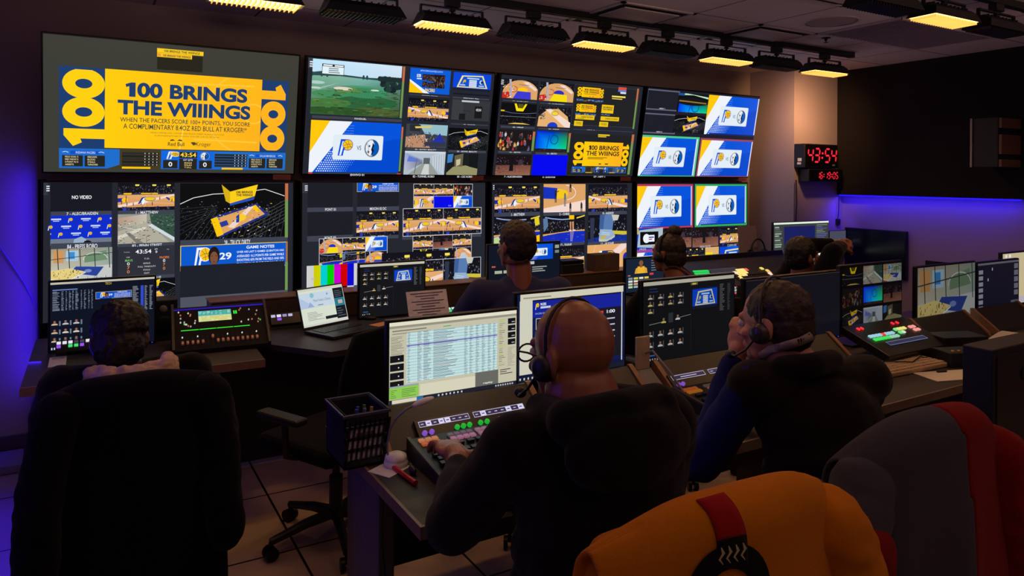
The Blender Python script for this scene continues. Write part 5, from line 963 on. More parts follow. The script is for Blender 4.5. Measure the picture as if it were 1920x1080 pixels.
t = thing('tablet_stand', 'white angled stand leaning by the icon monitor', 'stand', (5.12, 2.05, .741), .2); MB().box((0, .03, .07), (.05, .02, .16), R=M.Rotation(-.5, 3, 'X'), bev=.003).build('upright', paper_m, t); MB().box((0, 0, .006), (.08, .12, .012), bev=.003).build('foot', white_m, t)

# ---------------------------------------------------------------- near end of the middle desk
bk = thing('storage_basket', 'dark slotted plastic basket on desk end left of lamp', 'basket', (.662, 2.11, .741)); navy_m = mat('basket_plastic', (30, 28, 44), .45)
b = MB(); w, d, h = .140, .19, .165
b.span((0, .0, 0), (w, d, .006)); b.span((0, 0, .0), (.005, d, h)); b.span((w-.005, 0, 0), (w, d, h)); b.span((0, d-.005, 0), (w, d, h))
b.span((0, 0, 0), (w, .005, .025)); b.span((0, 0, .13), (w, .005, h))
for r_ in range(3): b.span((0, 0, .050+r_*.034), (w, .005, .059+r_*.034))
for k in range(9): b.box((.012+k*.0158, .0025, .08), (.006, .005, .12), R=M.Rotation(.12, 3, 'Y'))
b.build('basket_body', navy_m, bk)
b = MB(); b.span((-.006, -.006, h-.008), (w+.006, .006, h)); b.span((-.006, d-.006, h-.008), (w+.006, d+.006, h)); b.span((-.006, 0, h-.008), (.006, d, h)); b.span((w-.006, 0, h-.008), (w+.006, d, h)); b.build('rim', mat('basket_rim', (70, 66, 84), .4), bk)
t = thing('label_card', 'pale card standing inside the dark basket', 'card', (.732, 2.121, .748)); MB().box((0, 0, .058), (.11, .002, .115)).build('card_sheet', mat('pale_card', (235, 220, 235), .8), t); MB().box((0, -.0015, .09), (.06, .001, .012)).build('card_print', mat('grey_print', (130, 110, 130), .8), t)
for k, (x, y, c, l) in enumerate([(.711, 2.165, (70, 60, 170), 'violet'), (.724, 2.19, (60, 70, 190), 'blue'), (.738, 2.165, (120, 110, 150), 'grey'), (.748, 2.20, (70, 130, 60), 'green'), (.762, 2.17, (200, 160, 50), 'yellow')]):
    t = thing('pen', '%s pen standing in the dark basket' % l, 'pen', (x, y, .75), 0, 'pens in the basket'); MB().cyl((0, 0, 0), (.006, .003, .135), .0045, n=10).build('barrel', mat('pen_'+l, c, .4), t); MB().cyl((.006, .003, .135), (.0075, .004, .15), .005, n=10).build('cap', mat('pen_'+l, c, .4), t)
lp = thing('gooseneck_lamp', 'white gooseneck lamp with round base on desk end', 'lamp', (.812, 2.072, .7435))
MB().lathe((0, 0, 0), [(0, 0), (.036, 0), (.037, .006), (.036, .014), (.034, .016), (.035, .018), (.032, .03), (.018, .037), (0, .038)], n=32).build('base', white_m, lp)
MB().tube([(-.024, .004, .030), (-.027, .002, .07), (-.024, -.01, .115), (-.010, -.03, .155), (.012, -.05, .182), (.035, -.062, .195)], .0032, 10).build('gooseneck', mat('lamp_neck', (150, 146, 156), .3, .5), lp)
R = M.Rotation(-.45, 3, 'Z') @ M.Rotation(-.35, 3, 'Y'); MB().ell((.058, -.072, .204), (.036, .015, .010), 0, R, 20).build('lamp_head', white_m, lp)
t = thing('note_card', 'white card lying under the gooseneck lamp base', 'card', (.785, 2.055, .7405)); MB().box((0, 0, .001), (.10, .085, .002), R=M.Rotation(.5, 3, 'Z')).build('card_sheet', white_m, t)
t = thing('marker', 'red marker lying on the near desk end', 'pen', (.80, 1.985, .7485)); MB().cyl((-.006, .068, 0), (.004, -.04, 0), .0068).build('barrel', mat('red_plastic', (190, 30, 36), .35), t); MB().cyl((.004, -.04, 0), (.008, -.078, 0), .0078).build('cap', mat('red_cap', (170, 24, 34), .35), t)
t = thing('mouse', 'small dark mouse tucked between lamp and keyboard', 'mouse', (.832, 1.99, .741)); MB().ell((.0, 0, .012), (.010, .022, .012)).build('mouse_body', black, t); MB().ell((0, .012, .024), (.002, .006, .003)).build('wheel', grey_m, t)

# ---------------------------------------------------------------- front desk: mixer, laptop and the rest
mx = thing('mixing_console', 'audio mixing console with lit screen and green meter line', 'mixer', (.36, 3.86, .742), -.06)
A = .62; Rm = M.Rotation(A, 3, 'X'); mw, md = .44, .27
MB().prism([(0, 0), (.26, 0), (.26, .19), (.235, .19), (0, .02)], (0, mw), axis='x').build('body', mat('mixer_body', (20, 15, 24), .7, spec=.2), mx)
def ms(u, v, h=0): return V((u, 0, .02)) + Rm @ V((0, v, h))
for a in (-.012, mw): MB().prism([(-.004, 0), (.264, 0), (.264, .21), (.23, .21), (-.004, .03)], (a, a+.012), axis='x').build('side_cheek', black, mx)
def mpad(u0, v0, u1, v1, nm, fn): 
    q = Pad(wm(mx) @ ms(u0, v1, .002), wm(mx).to_3x3() @ V((1, 0, 0)), wm(mx).to_3x3() @ (Rm @ V((0, -1, 0))), u1-u0, v1-v0); fn(q.full()); q.build(nm, mx)
def mscr(t): t.bg((150, 210, 170)); t.r(0, 0, 1, .45, (70, 160, 170)); t.rows(4, .03, .05, .97, .42, [(130, 220, 210), (60, 200, 120), (190, 230, 200)], .5, random.Random(2), [(k/8+.01, k/8+.11) for k in range(8)]); t.r(0, .5, 1, 1, (206, 210, 130)); t.rows(4, .03, .5, .97, .98, [(230, 190, 120), (190, 214, 150), (230, 226, 190)], .5, random.Random(3), [(k/8+.01, k/8+.11) for k in range(8)])
mpad(.115, .185, .275, .262, 'touch_screen', mscr)
mpad(.03, .130, .36, .136, 'meter_line', lambda t: (t.bg((40, 220, 50)), [t.r(x, 0, x+.012, 1, (20, 50, 20)) for x in (.25, .5, .75)]))
mpad(.285, .225, .305, .250, 'green_meters', lambda t: (t.bg((20, 40, 20)), t.r(.05, .05, .42, 1, (40, 230, 60)), t.r(.55, .05, .95, 1, (40, 230, 60))))
mpad(.0, .275, mw, .285, 'blue_edge_light', lambda t: t.p_([(0, 0), (0, 1), (1, 1), (1, 0)], [(40, 20, 200), (24, 14, 120), (24, 14, 130), (40, 20, 220)]))
kb = lambda u, v, c, r=.0045, es=.8: MB().lathe(ms(u, v), [(r, 0), (r, .006), (r*.7, .009), (0, .0095)], Rm @ V((0, 0, 1)), 12).build('knob', glow(c, es), mx)
Rk = random.Random(9); cols = [(230, 230, 220), (200, 130, 100), (60, 220, 80), (220, 120, 60), (190, 190, 200)]
for i in range(26):
    u, v = Rk.choice([Rk.uniform(.02, .10), Rk.uniform(.31, .42)]), Rk.uniform(.15, .265); kb(u, v, Rk.choice(cols), .0035, .7)
for i in range(16):
    if i == 5: continue
    MB().box(ms(.035+i*.0235, .045+(.03 if i == 6 else 0), .006), (.012, .02, .012), R=Rm, bev=.003).build('fader_cap', mat('fader_tan', (214, 160, 120), .5, emit=(120, 70, 50), es=.2), mx)
    if i % 3 == 0: kb(.035+i*.0235, .085, (220, 240, 225), .003, .9)
b = MB(); [b.box(ms(.035+i*.0235, .055, .001), (.002, .07, .002), R=Rm) for i in range(16)]; b.build('fader_slots', dark, mx)
# laptop
hl, hr = at(570, 620, Z=.762), at(657, 602, Z=.762); ang = math.atan2(hr.y-hl.y, hr.x-hl.x); lw = (hr-hl).length
lt = thing('laptop', 'open black laptop with white web page on front desk', 'laptop', (hl.x, hl.y, .7415), ang)
MB().box((lw/2, -.125, .010), (lw, .25, .018), bev=.004).build('base', black, lt)
b = MB(); [b.box((.03+(lw-.06)/14*(i+.5), -.04-j*.021, .0205), ((lw-.06)/14*.82, .017, .003)) for i in range(14) for j in range(5)]; b.build('keys', mat('laptop_keys', (36, 36, 40), .4), lt); MB().box((lw/2, -.195, .0196), (.11, .07, .001)).build('trackpad', dark, lt)
tl = .30; Rl = M.Rotation(-tl, 3, 'X'); lh = .235
MB().box(V((lw/2, .006, .02))+Rl @ V((0, .004, lh/2)), (lw, .008, lh), R=Rl, bev=.003).build('lid', black, lt)
w3 = wm(lt); q = Pad(w3 @ (V((.008, .006, .02))+Rl @ V((0, -.0012, lh-.008))), w3.to_3x3() @ V((1, 0, 0)), w3.to_3x3() @ (Rl @ V((0, 0, -1))), lw-.016, lh-.02)
t = q.full(); t.bg((214, 222, 206)); t.r(0, 0, 1, .06, (206, 206, 190)); t.r(0, .12, .74, .52, (196, 212, 226)); t.p_([(.0, .2), (.3, .5), (.0, .52)], (176, 196, 224)); t.e(.28, .19, .045, (130, 190, 200), None, 14); t.e(.62, .2, .03, (110, 150, 210), None, 3); t.p_([(.16, .50), (.22, .36), (.30, .50)], (150, 170, 214)); t.t('Most Voted a Choice', .30, .30, .68, .37, (90, 110, 140), 0); t.r(.38, .46, .5, .48, (110, 120, 130)); t.rows(6, .12, .62, .5, .86, [(130, 134, 130)], .3, random.Random(1))
t.r(.76, .08, .99, .92, (20, 26, 36)); t.r(.76, .36, .99, .58, (40, 120, 140)); t.r(.84, .42, .94, .52, (190, 170, 160)); t.rows(4, .79, .14, .97, .34, [(90, 100, 110)], .3); t.rows(4, .79, .62, .97, .88, [(90, 96, 110)], .3); t.r(.5, .80, .76, .88, (24, 28, 34)); t.r(.0, .95, 1, 1, (206, 206, 196)); q.build('screen', lt)
pd = thing('mouse_pad', 'dark mouse pad right of the open laptop', 'mouse pad', at(695, 604, Z=.742), .3); MB().box((0, 0, .002), (.20, .16, .004), bev=.0015).build('pad_sheet', mat('pad_blue_black', (42, 44, 54), .8), pd)
ms_ = thing('mouse', 'black mouse resting on the pad beside laptop', 'mouse', at(692, 599, Z=.746), .6); MB().ell((0, 0, .012), (.03, .05, .017)).build('mouse_body', black, ms_); MB().ell((.0, .02, .027), (.003, .008, .004)).build('wheel', dark, ms_)
fo = thing('paper_folder', 'tan paper folder on the front desk beside mouse pad', 'folder', at(715, 612, Z=.742), .4); MB().box((0, 0, .002), (.23, .16, .004)).build('folder_cover', mat('manila', (210, 140, 96), .8), fo); MB().box((.0, .0, .005), (.2, .14, .002)).build('folder_sheet', mat('manila_light', (220, 152, 106), .8), fo)
sh = thing('script_holder', 'white printed script propped up left of man in blue', 'paper', at(805, 588, Y=3.9), 0); MB().box((0, .02, .055), (.26, .004, .16), R=M.Rotation(-.35, 3, 'X')).build('page', mat('script_page', (222, 220, 232), .8), sh)
b = MB(); [b.box(V((-.0+.0, .02, .055))+M.Rotation(-.35, 3, 'X') @ V((0, -.003, .065-i*.016)), (.21-.06*(i % 3), .001, .004), R=M.Rotation(-.35, 3, 'X')) for i in range(9)]; b.build('print_lines', mat('print_grey', (80, 84, 100), .8), sh); MB().box((0, .06, -.03), (.2, .08, .03)).build('holder_foot', black, sh)
def key_unit(label, x, y, z, w, rows, name='key_panel', tilt=.5, es=1.0, group=None):
    t = thing(name, label, 'control panel', (x, y, z)); Rm = M.Rotation(tilt, 3, 'X'); d = .03+.022*len(rows)
    MB().box(Rm @ V((w/2, d/2, .0))+V((0, 0, .02)), (w, d, .03), R=Rm, bev=.003).build('case', satin, t)
    for j, r_ in enumerate(rows):
        n = len(r_)
        for i, c in enumerate(r_):
            if c: MB().box(Rm @ V((w*(i+.5)/n, d-.02-.022*j, .018))+V((0, 0, .02)), (w/n*.72, .015, .006), R=Rm, bev=.0015).build('key', glow(c, es), t)
    return t
Wk, Gk = (190, 230, 220), (60, 220, 110)
a = at(846, 576, Y=3.95); key_unit('lit key panel between printed script and man in blue', a.x, 3.95, .741, .22, [[Wk]*8, [Gk]*4+[Wk]*4, [None, (200, 120, 220), None, None, Gk, Gk, None, None]])
a = at(508, 612, Y=4.25); tp = key_unit('talkback unit with tiny lights between mixer and laptop', a.x, 4.25, .741, .26, [[(190, 180, 220), (220, 220, 250), (150, 140, 190), (190, 180, 220), None, None, None, None], [None, (140, 80, 220), None, None, None, None, None, None]], 'talkback_panel', .9)
a = at(104, 656, Y=4.08); key_unit('talkback unit with violet and green lights at far left', a.x, 4.08, .741, .17, [[(226, 226, 240)]*3+[(60, 60, 80)]*2+[(226, 226, 240)]*2, [(150, 80, 230), None, Gk, Gk, (150, 80, 230), None, (150, 90, 200)]], 'talkback_panel', .7)
pc = thing('paper_card', 'violet-lit white card on the far left of front desk', 'paper', at(108, 679, Z=.741), .0); MB().box((0, 0, .002), (.07, .20, .004)).build('card_sheet', white_m, pc); MB().box((0, .06, .0045), (.05, .03, .001)).build('card_print', mat('violet_print', (170, 160, 190), .8), pc)
a = at(306, 628, Y=4.25); sp = thing('desk_speaker', 'small black desk speaker left of the mixing console', 'speaker', (a.x, 4.25, .741)); MB().span((-.07, 0, 0), (.07, .14, .22), bev=.008).build('cabinet', black, sp); MB().lathe((0, -.002, .08), [(0, 0), (.045, -.002), (.052, .002)], (0, 1, 0)).build('cone', dark, sp)
MB().lathe((0, -.002, .17), [(0, 0), (.018, -.002), (.02, .002)], (0, 1, 0)).build('tweeter', grey_m, sp)
# raised back shelf of the front desk
sf = thing('back_shelf', 'brown-black raised shelf along the back of the front desk', 'shelf', (.6, 4.43, .741)); MB().span((0, 0, 0), (5.1, .18, .15), bev=.004).build('carcass', mat('shelf_brown', (70, 56, 48), .55), sf); MB().span((-.005, -.004, .15), (5.105, .184, .156)).build('top_lip', bronze, sf)
b = MB(); [b.lathe((x, -.001, .07), [(0, 0), (.022, -.001), (.024, .001)], (0, 1, 0)) for x in (.12, .65)]; b.build('cable_ports', hole_m, sf)
a = at(1116, 532, Y=4.46); bx = thing('carton', 'brown carton on the back shelf below the logo court', 'box', (a.x, 4.46, .898)); MB().span((0, 0, 0), (.24, .12, .13), bev=.003).build('carton_body', mat('carton_brown', (88, 66, 54), .8), bx); MB().span((.09, -.001, .02), (.15, .0, .13)).build('tape', mat('carton_tape', (104, 80, 62), .5), bx)
a = at(1062, 548, Y=4.40); bx = thing('black_case', 'long dark case on the back shelf right of man in blue', 'case', (a.x, 4.45, .898)); MB().span((0, 0, 0), (.20, .14, .07), bev=.006).build('lower_shell', black, bx); MB().span((0, 0, .072), (.20, .14, .10), bev=.006).build('lid', dark, bx)
a = at(1130, 540, Y=4.1); st = thing('stapler', 'brown stapler on the front desk behind blue monitor', 'stapler', (a.x, 4.1, .741), .1); MB().box((0, 0, .008), (.16, .04, .014), bev=.003).build('base', dark, st); MB().box((0, 0, .05), (.16, .035, .03), R=M.Rotation(-.12, 3, 'Y'), bev=.008).build('arm', mat('stapler_brown', (120, 80, 64), .4), st); MB().box((.06, 0, .03), (.03, .03, .03)).build('hinge', dark, st)
# big switcher at the right end of the front desk
sw = thing('production_switcher', 'wide black production switcher with green and amber keys', 'switcher', (4.0, 3.78, .741), 0); A2 = .40; Rm2 = M.Rotation(A2, 3, 'X')
MB().prism([(0, 0), (.46, 0), (.46, .22), (.42, .22), (0, .03)], (0, 1.25), axis='x').build('body', mat('switcher_black', (30, 28, 36), .45), sw); MB().prism([(.42, .22), (.46, .22), (.46, .26), (.44, .26)], (0, 1.25), axis='x').build('rear_hood', satin, sw)
def ss(u, v, h=.0): return V((u, 0, .03))+M.Rotation(.424, 3, 'X') @ V((0, v, h))
def sk(u, v, c, s_=.018, es=1.0): MB().box(ss(u, v, .004), (s_, s_, .008), R=M.Rotation(.424, 3, 'X'), bev=.002).build('key', glow(c, es), sw)
def spx(x, y):   # a pixel of the photo read back on the sloping deck
    n = M.Rotation(.424, 3, 'X') @ V((0, 0, 1)); o = V((0, 0, CH)); d = FWD+RGT*((x-960)/CF)-UPV*((y-CCY)/CF); p0 = V(sw.location)+V((0, 0, .03)); k = (p0-o).dot(n)/d.dot(n); p = o+d*k-V(sw.location)
    return p.x, (M.Rotation(-.424, 3, 'X') @ (p-V((0, 0, .03)))).y
for j, (xa, xb, y) in enumerate(((1302, 1326, 510), (1305, 1328, 514.5))):
    for i in range(7): u, v = spx(xa+(xb-xa)*i/6, y-i*.2); sk(u, v, (30, 220, 90), .022, .9)
for (x, y, c) in [(1383, 507.5, 0), (1388, 507, 0), (1393, 506.5, 0), (1399, 506, 1), (1379, 512, 2), (1386, 511.8, 0), (1392, 511.5, 0), (1398, 511, 0), (1386, 516.5, 0), (1392, 516, 0), (1397, 515.5, 0), (1388, 521, 0), (1428, 504, 3), (1439, 508, 3), (1442, 511, 4), (1444, 514, 2)]:
    u, v = spx(x, y); sk(u, v, [(250, 226, 130), (240, 100, 70), (240, 226, 200), (240, 220, 90), (250, 180, 130)][c], .03, 1.0)
u0, v0 = spx(1336, 512); 
q = Pad(V(sw.location)+ss(u0, v0+.05, .002), (1, 0, 0), M.Rotation(.424, 3, 'X') @ V((0, -1, 0)), .30, .10); q.full().bg((44, 46, 52)); q.full().r(.7, .5, 1, .9, (150, 130, 110)); q.full().hdr((90, 90, 96), .01); q.build('status_screen', sw)
b = MB(); Rk = random.Random(4)
for i in range(18):
    for j in range(6): b.box(ss(.36+i*.022+.012, .06+j*.03, .003), (.015, .018, .006), R=M.Rotation(.424, 3, 'X'))
b.build('unlit_keys', mat('key_black', (40, 38, 40)), sw)
b = MB(); b.tube([ss(.95, .12, .0), ss(.95, .12, .06)], .008); b.box(ss(.95, .12, .065), (.07, .02, .02), bev=.005); b.build('fader_lever', dark, sw)
key_unit('small panel with pink and cyan keys behind blank monitor', at(1378, 548, Y=3.64).x, 3.64, .741, .10, [[(240, 170, 180)]*2, [(130, 200, 190)]*2, [(230, 90, 110)]*2], 'key_panel', .9, .9)
a = at(1421, 478, Y=4.3); pn = thing('paper_notice', 'white notice card standing left of navy-window monitor', 'paper', (a.x, 4.52, .899)); MB().box((.12, 0, .15), (.24, .003, .30), R=M.Rotation(-.05, 3, 'X')).build('sheet', mat('notice_paper', (150, 136, 140), .8), pn); MB().box((.12, .015, .006), (.2, .06, .012)).build('notice_foot', black, pn)
hs = thing('headset', 'black headphones leaning against the white notice card', 'headphones', (a.x+.2, 4.47, .899)); MB().tube([(.09*math.cos(t_), 0, .06+.12*math.sin(t_)) for t_ in [k*math.pi/12 for k in range(13)]], .008).build('headband', black, hs)
for s_ in (-1, 1): MB().lathe((s_*.09, 0, .045), [(0, -.012), (.04, -.012), (.045, 0), (.04, .012), (0, .012)], (1, 0, 0)).build('ear_cup', dark, hs)
# ---------------------------------------------------------------- soft bodies: blobs merged into one continuous skin
S2 = bpy.data.scenes.new('blob_bench')
def blob(name, prims, vox, m, parent=None, smooth=4, wr=0, wsc=9, seed=0, keep=None):
    b = MB()
    for p in prims:
        if p[0] == 'e': b.ell(p[1], p[2], 0, p[3] if len(p) > 3 else None, 18)
        else:
            a, c, r0, r1 = V(p[1]), V(p[2]), p[3], p[4]
            if (c-a).length > 1e-4: b.cyl(a, c, r0, r1, 16)
            b.ell(a, (r0*1.001,)*3, 0, None, 16); b.ell(c, (r1*1.001,)*3, 0, None, 16)
    me = bpy.data.meshes.new('tmp'); me.from_pydata(b.v, [], b.f); o = bpy.data.objects.new('tmp', me); S2.collection.objects.link(o)
    md = o.modifiers.new('r', 'REMESH'); md.mode = 'VOXEL'; md.voxel_size = vox
    if smooth: ms2 = o.modifiers.new('s', 'SMOOTH'); ms2.iterations = smooth; ms2.factor = .5
    
    with bpy.context.temp_override(scene=S2, view_layer=S2.view_layers[0]):
        dg = bpy.context.evaluated_depsgraph_get(); dg.update(); ev = bpy.data.meshes.new_from_object(o.evaluated_get(dg))
    bpy.data.objects.remove(o); bpy.data.meshes.remove(me)
    ev.name = name
    if wr:
        n = len(ev.vertices); co = [0.0]*(3*n); no = [0.0]*(3*n); ev.vertices.foreach_get('co', co); ev.vertices.foreach_get('normal', no)
        for i in range(n):
            x, y, z = co[3*i:3*i+3]; q = V((x*wsc+seed*3.1, y*wsc+seed*1.7, z*wsc)); k = wr*(NZ.noise(V((q.x, q.y, q.z*.55)))+.5*NZ.noise(q*2.3))
            for a in (0, 1, 2): co[3*i+a] += no[3*i+a]*k
        ev.vertices.foreach_set('co', co)
    if parent is not None: ev.transform(wm(parent).inverted())
    ev.polygons.foreach_set('use_smooth', [True]*len(ev.polygons)); ev.materials.clear(); ev.materials.append(m)
    r = bpy.data.objects.new(name, ev); COL.objects.link(r)
    if parent is not None: r.parent = parent
    return r
def basis(f, u=(0, 0, 1)):
    f = V(f).normalized(); r = f.cross(V(u)).normalized(); u = r.cross(f); return M((r, f, u)).transposed()
def hand(w, d, n, side, curl=.5, s=1.0):
    # w wrist, d direction of the fingers, n back-of-hand normal, side +1 thumb towards +x of basis
    d = V(d).normalized(); n = V(n); n = (n-d*n.dot(d)).normalized(); r = d.cross(n); P_ = lambda x, y, z: V(w)+(r*(x*side)+d*y+n*z)*s
    Rm = M((r, d, n)).transposed(); q = [('c', P_(0, -.02, 0), P_(0, .02, 0), .026*s, .028*s), ('e', P_(0, .050, 0), (.041*s, .048*s, .017*s), Rm)]
    for k, (x, L) in enumerate(((.030, .066), (.010, .076), (-.011, .071), (-.031, .054))):
        a = P_(x, .088, .002); ang = curl*(.55+.06*k); prev = a
        for seg, l in enumerate((L*.45, L*.32, L*.23)):
            t = ang*(.5+seg*.75); dv = d*math.cos(t)-n*math.sin(t)+r*(side*x*1.6); nx = prev+dv.normalized()*l*s; q.append(('c', prev, nx, (.0092-.0008*seg)*s, (.0086-.0009*seg)*s)); prev = nx
        q.append(('e', a, (.0105*s,)*3))
    t0 = P_(.030, .022, -.004); t1 = P_(.056, .050, -.012); t2 = P_(.062, .082, -.018-.012*curl)
    return q+[('c', t0, t1, .0135*s, .0115*s), ('c', t1, t2, .011*s, .0085*s)]
def head_prims(hc, B, k=1.0):
    h = lambda x, y, z: V(hc)+B @ V((x, y, z))*k
    q = [('e', h(0, -.012, .030), (.077*k, .096*k, .088*k), B), ('e', h(0, .030, -.030), (.062*k, .062*k, .078*k), B), ('c', h(-.030, .035, -.078), h(.030, .035, -.078), .026*k, .026*k), ('e', h(0, .070, -.088), (.026*k, .022*k, .020*k), B),
         ('c', h(0, .088, .012), h(0, .108, -.026), .009*k, .014*k), ('e', h(-.013, .096, -.030), (.010*k,)*3), ('e', h(.013, .096, -.030), (.010*k,)*3), ('c', h(-.032, .080, .024), h(.032, .080, .024), .012*k, .012*k),
         ('e', h(-.042, .062, -.022), (.022*k, .022*k, .018*k), B), ('e', h(.042, .062, -.022), (.022*k, .022*k, .018*k), B), ('c', h(-.016, .090, -.056), h(.016, .090, -.056), .007*k, .007*k), ('c', h(-.013, .088, -.066), h(.013, .088, -.066), .0075*k, .0075*k)]
    for s_ in (-1, 1): q += [('e', h(s_*.080, -.022, -.004), (.010*k, .022*k, .033*k), B @ M.Rotation(s_*.25, 3, 'Z')), ('e', h(s_*.077, -.016, -.028), (.008*k, .011*k, .012*k), B)]
    return q, h
cloth = lambda n, c, r=.9, sh=.04: mat(n, c, r, bump=.35, scale=420, var=.12, sheen=sh, spec=.12)
eye_m = mat('eye_white', (215, 210, 205), .2); iris_m = mat('iris', (50, 34, 24), .2)
def person(label, J, skin, top, pants, shoe, g=1.0, vox=.006, face=(0, 1, 0), up=(0, 0, 1), hands=None, hk=1.0, sleeves=None, hem=None, extra_top=(), topname='sweater', group=None, wr=.007, neck=1.0, soft=6, cuff=.90, hs=1.0):
    pel, ch = V(J['pel']), V(J['ch']); t = thing('person', label, 'person', (pel.x, pel.y, 0))
    B = basis(face, up); hp, h = head_prims(J['head'], B, hk); sh = V(J['sR'])-V(J['sL']); yaw = math.atan2(sh.y, sh.x); Ry = M.Rotation(yaw, 3, 'Z'); nb = (V(J['sL'])+V(J['sR']))/2+V((0, 0, .035)); sk_ = list(hp)
    sk_ += [('c', nb-V((0, 0, .03)), h(0, -.022, -.07), .060*g**.5*neck, .056*g**.5*neck), ('e', ch, (.15*g, .10*g, .13), Ry), ('c', ch, pel, .11*g, .12*g), ('e', pel, (.15*g, .11*g, .10), Ry)]
    tp = [('e', ch+(nb-ch)*.35, (.185*g, .125*g, .13), Ry)]
    for k in range(6): c = pel.lerp(ch, k/5); tp.append(('e', c, ((.175+.012*math.sin(k/5*3.1))*g, (.135+.012*math.sin(k/5*3.1))*g, .10), Ry))
    for s_ in 'LR':
        S_, E_, W_, K_, A_ = V(J['s'+s_]), V(J['e'+s_]), V(J['w'+s_]), V(J['k'+s_]), V(J['a'+s_]); sd = -1 if s_ == 'L' else 1; hipj = pel+Ry @ V((sd*.10, .03, -.02))
        sk_ += [('c', nb-V((0, 0, .05)), S_, .05, .05), ('c', S_, E_, .048*g**.5, .040*g**.5), ('c', E_, W_, .040*g**.5, .027), ('c', hipj, K_, .082*g**.5, .056), ('c', K_, A_, .054, .036), ('c', A_, A_+V((0, .13, -.045)), .036, .028)]
        if hands and s_ in hands: d, n, side, curl = hands[s_]; sk_ += hand(W_, d, n, side, curl, hs)
        else: sk_ += hand(W_, (W_-E_), (0, 0, 1), -sd, .8)
        tp += [('c', nb-V((0, 0, .045)), S_+V((0, 0, -.005)), .066*g**.5, .072*g**.5)]
        sl = [('c', S_, E_, .070*g**.5, .060*g**.5), ('c', E_, E_.lerp(W_, cuff), .058*g**.5, .038)]
        if sleeves: sl = [('c', S_, E_, .062*g**.5, .058*g**.5)]+sl[1:]; blob('shirt_sleeve', sl, .007, sleeves, t, 4, wr, 12, 3)
        else: tp += sl
        blob('trouser_leg', [('c', hipj, K_, .098*g**.5, .072), ('c', K_, A_+V((0, 0, .03)), .070, .058), ('e', hipj, (.11*g, .12*g, .09))], .011, pants, t, 3, .006, 10)
        blob('shoe', [('e', A_+V((0, .02, -.02)), (.042, .06, .045)), ('e', A_+V((0, .10, -.045)), (.045, .09, .030)), ('c', A_+V((0, -.04, -.055)), A_+V((0, .17, -.055)), .03, .03)], .009, shoe, t, 2)
    tp += list(extra_top); blob('body', sk_, vox, skin, t, 6)
    blob(topname, tp, .007, top, t, soft, wr, 8, len(label))
    for s_ in (-1, 1): MB().ell(h(s_*.031, .083, .004), (.0115*hk,)*3, 0, None, 12).build('eye', eye_m, t, True); MB().ell(h(s_*.031, .0925, .004), (.005, .003, .005), 0, B, 10).build('iris', iris_m, t, True)
    t['_h'] = 0; del t['_h']; return t, B, h
def hairdo(t, h, B, m, k=1.0, low=0, prims=(), wr=.004):
    q = [('e', h(0, -.022, .040), (.083*k, .098*k, .086*k), B), ('e', h(0, -.05, -.005+low), (.078*k, .066*k, .075*k), B)]+list(prims)
    return blob('hair', q, .005, m, t, 2, wr, 60)
def headset(label, h, B, mic=True, pad=black, side=-1, k=1.0, rr=.089, rz=.094, th=.006):
    o = h(0, -.004, -.01); t = thing('headset', label, 'headset', o); b = MB()
    pts = [h(rr*math.cos(a)*k, -.012, .035+rz*math.sin(a)*k) for a in [math.pi*i/16 for i in range(17)]]
    b.tube([h(rr*k, -.008, -.012)]+pts+[h(-rr*k, -.008, -.012)], th, 8); b.build('headband', pad, t, True)
    for s_ in ((-1, 1) if side == 0 else (side,)):
        c = h(s_*.088*k, -.004, -.014); ax = B @ V((s_, 0, 0)); MB().lathe(c, [(0, -.012), (.025, -.012), (.030, -.003), (.027, .009), (.016, .015), (0, .016)], ax, 24).build('ear_cup', pad, t, True); MB().lathe(c, [(.018, -.018), (.030, -.016), (.031, -.007), (.022, -.006)], ax, 24).build('cushion', mat('cushion_foam', (44, 34, 38), .9), t, True)
    if side != 0: MB().box(h(-side*.088*k, -.008, -.0), (.016, .05, .04), R=B, bev=.006).build('temple_pad', pad, t, True)
    if mic:
        sd = side if side else -1; pts = [h(sd*.094*k, .0, -.02), h(sd*.094, .04, -.06), h(sd*.082, .085, -.083), h(sd*.05, .118, -.085)]
        MB().tube(pts, .0032, 8).build('mic_boom', pad, t, True); MB().ell(pts[-1], (.013, .017, .013), 0, B, 14).build('mic_foam', pad, t, True)
    return t

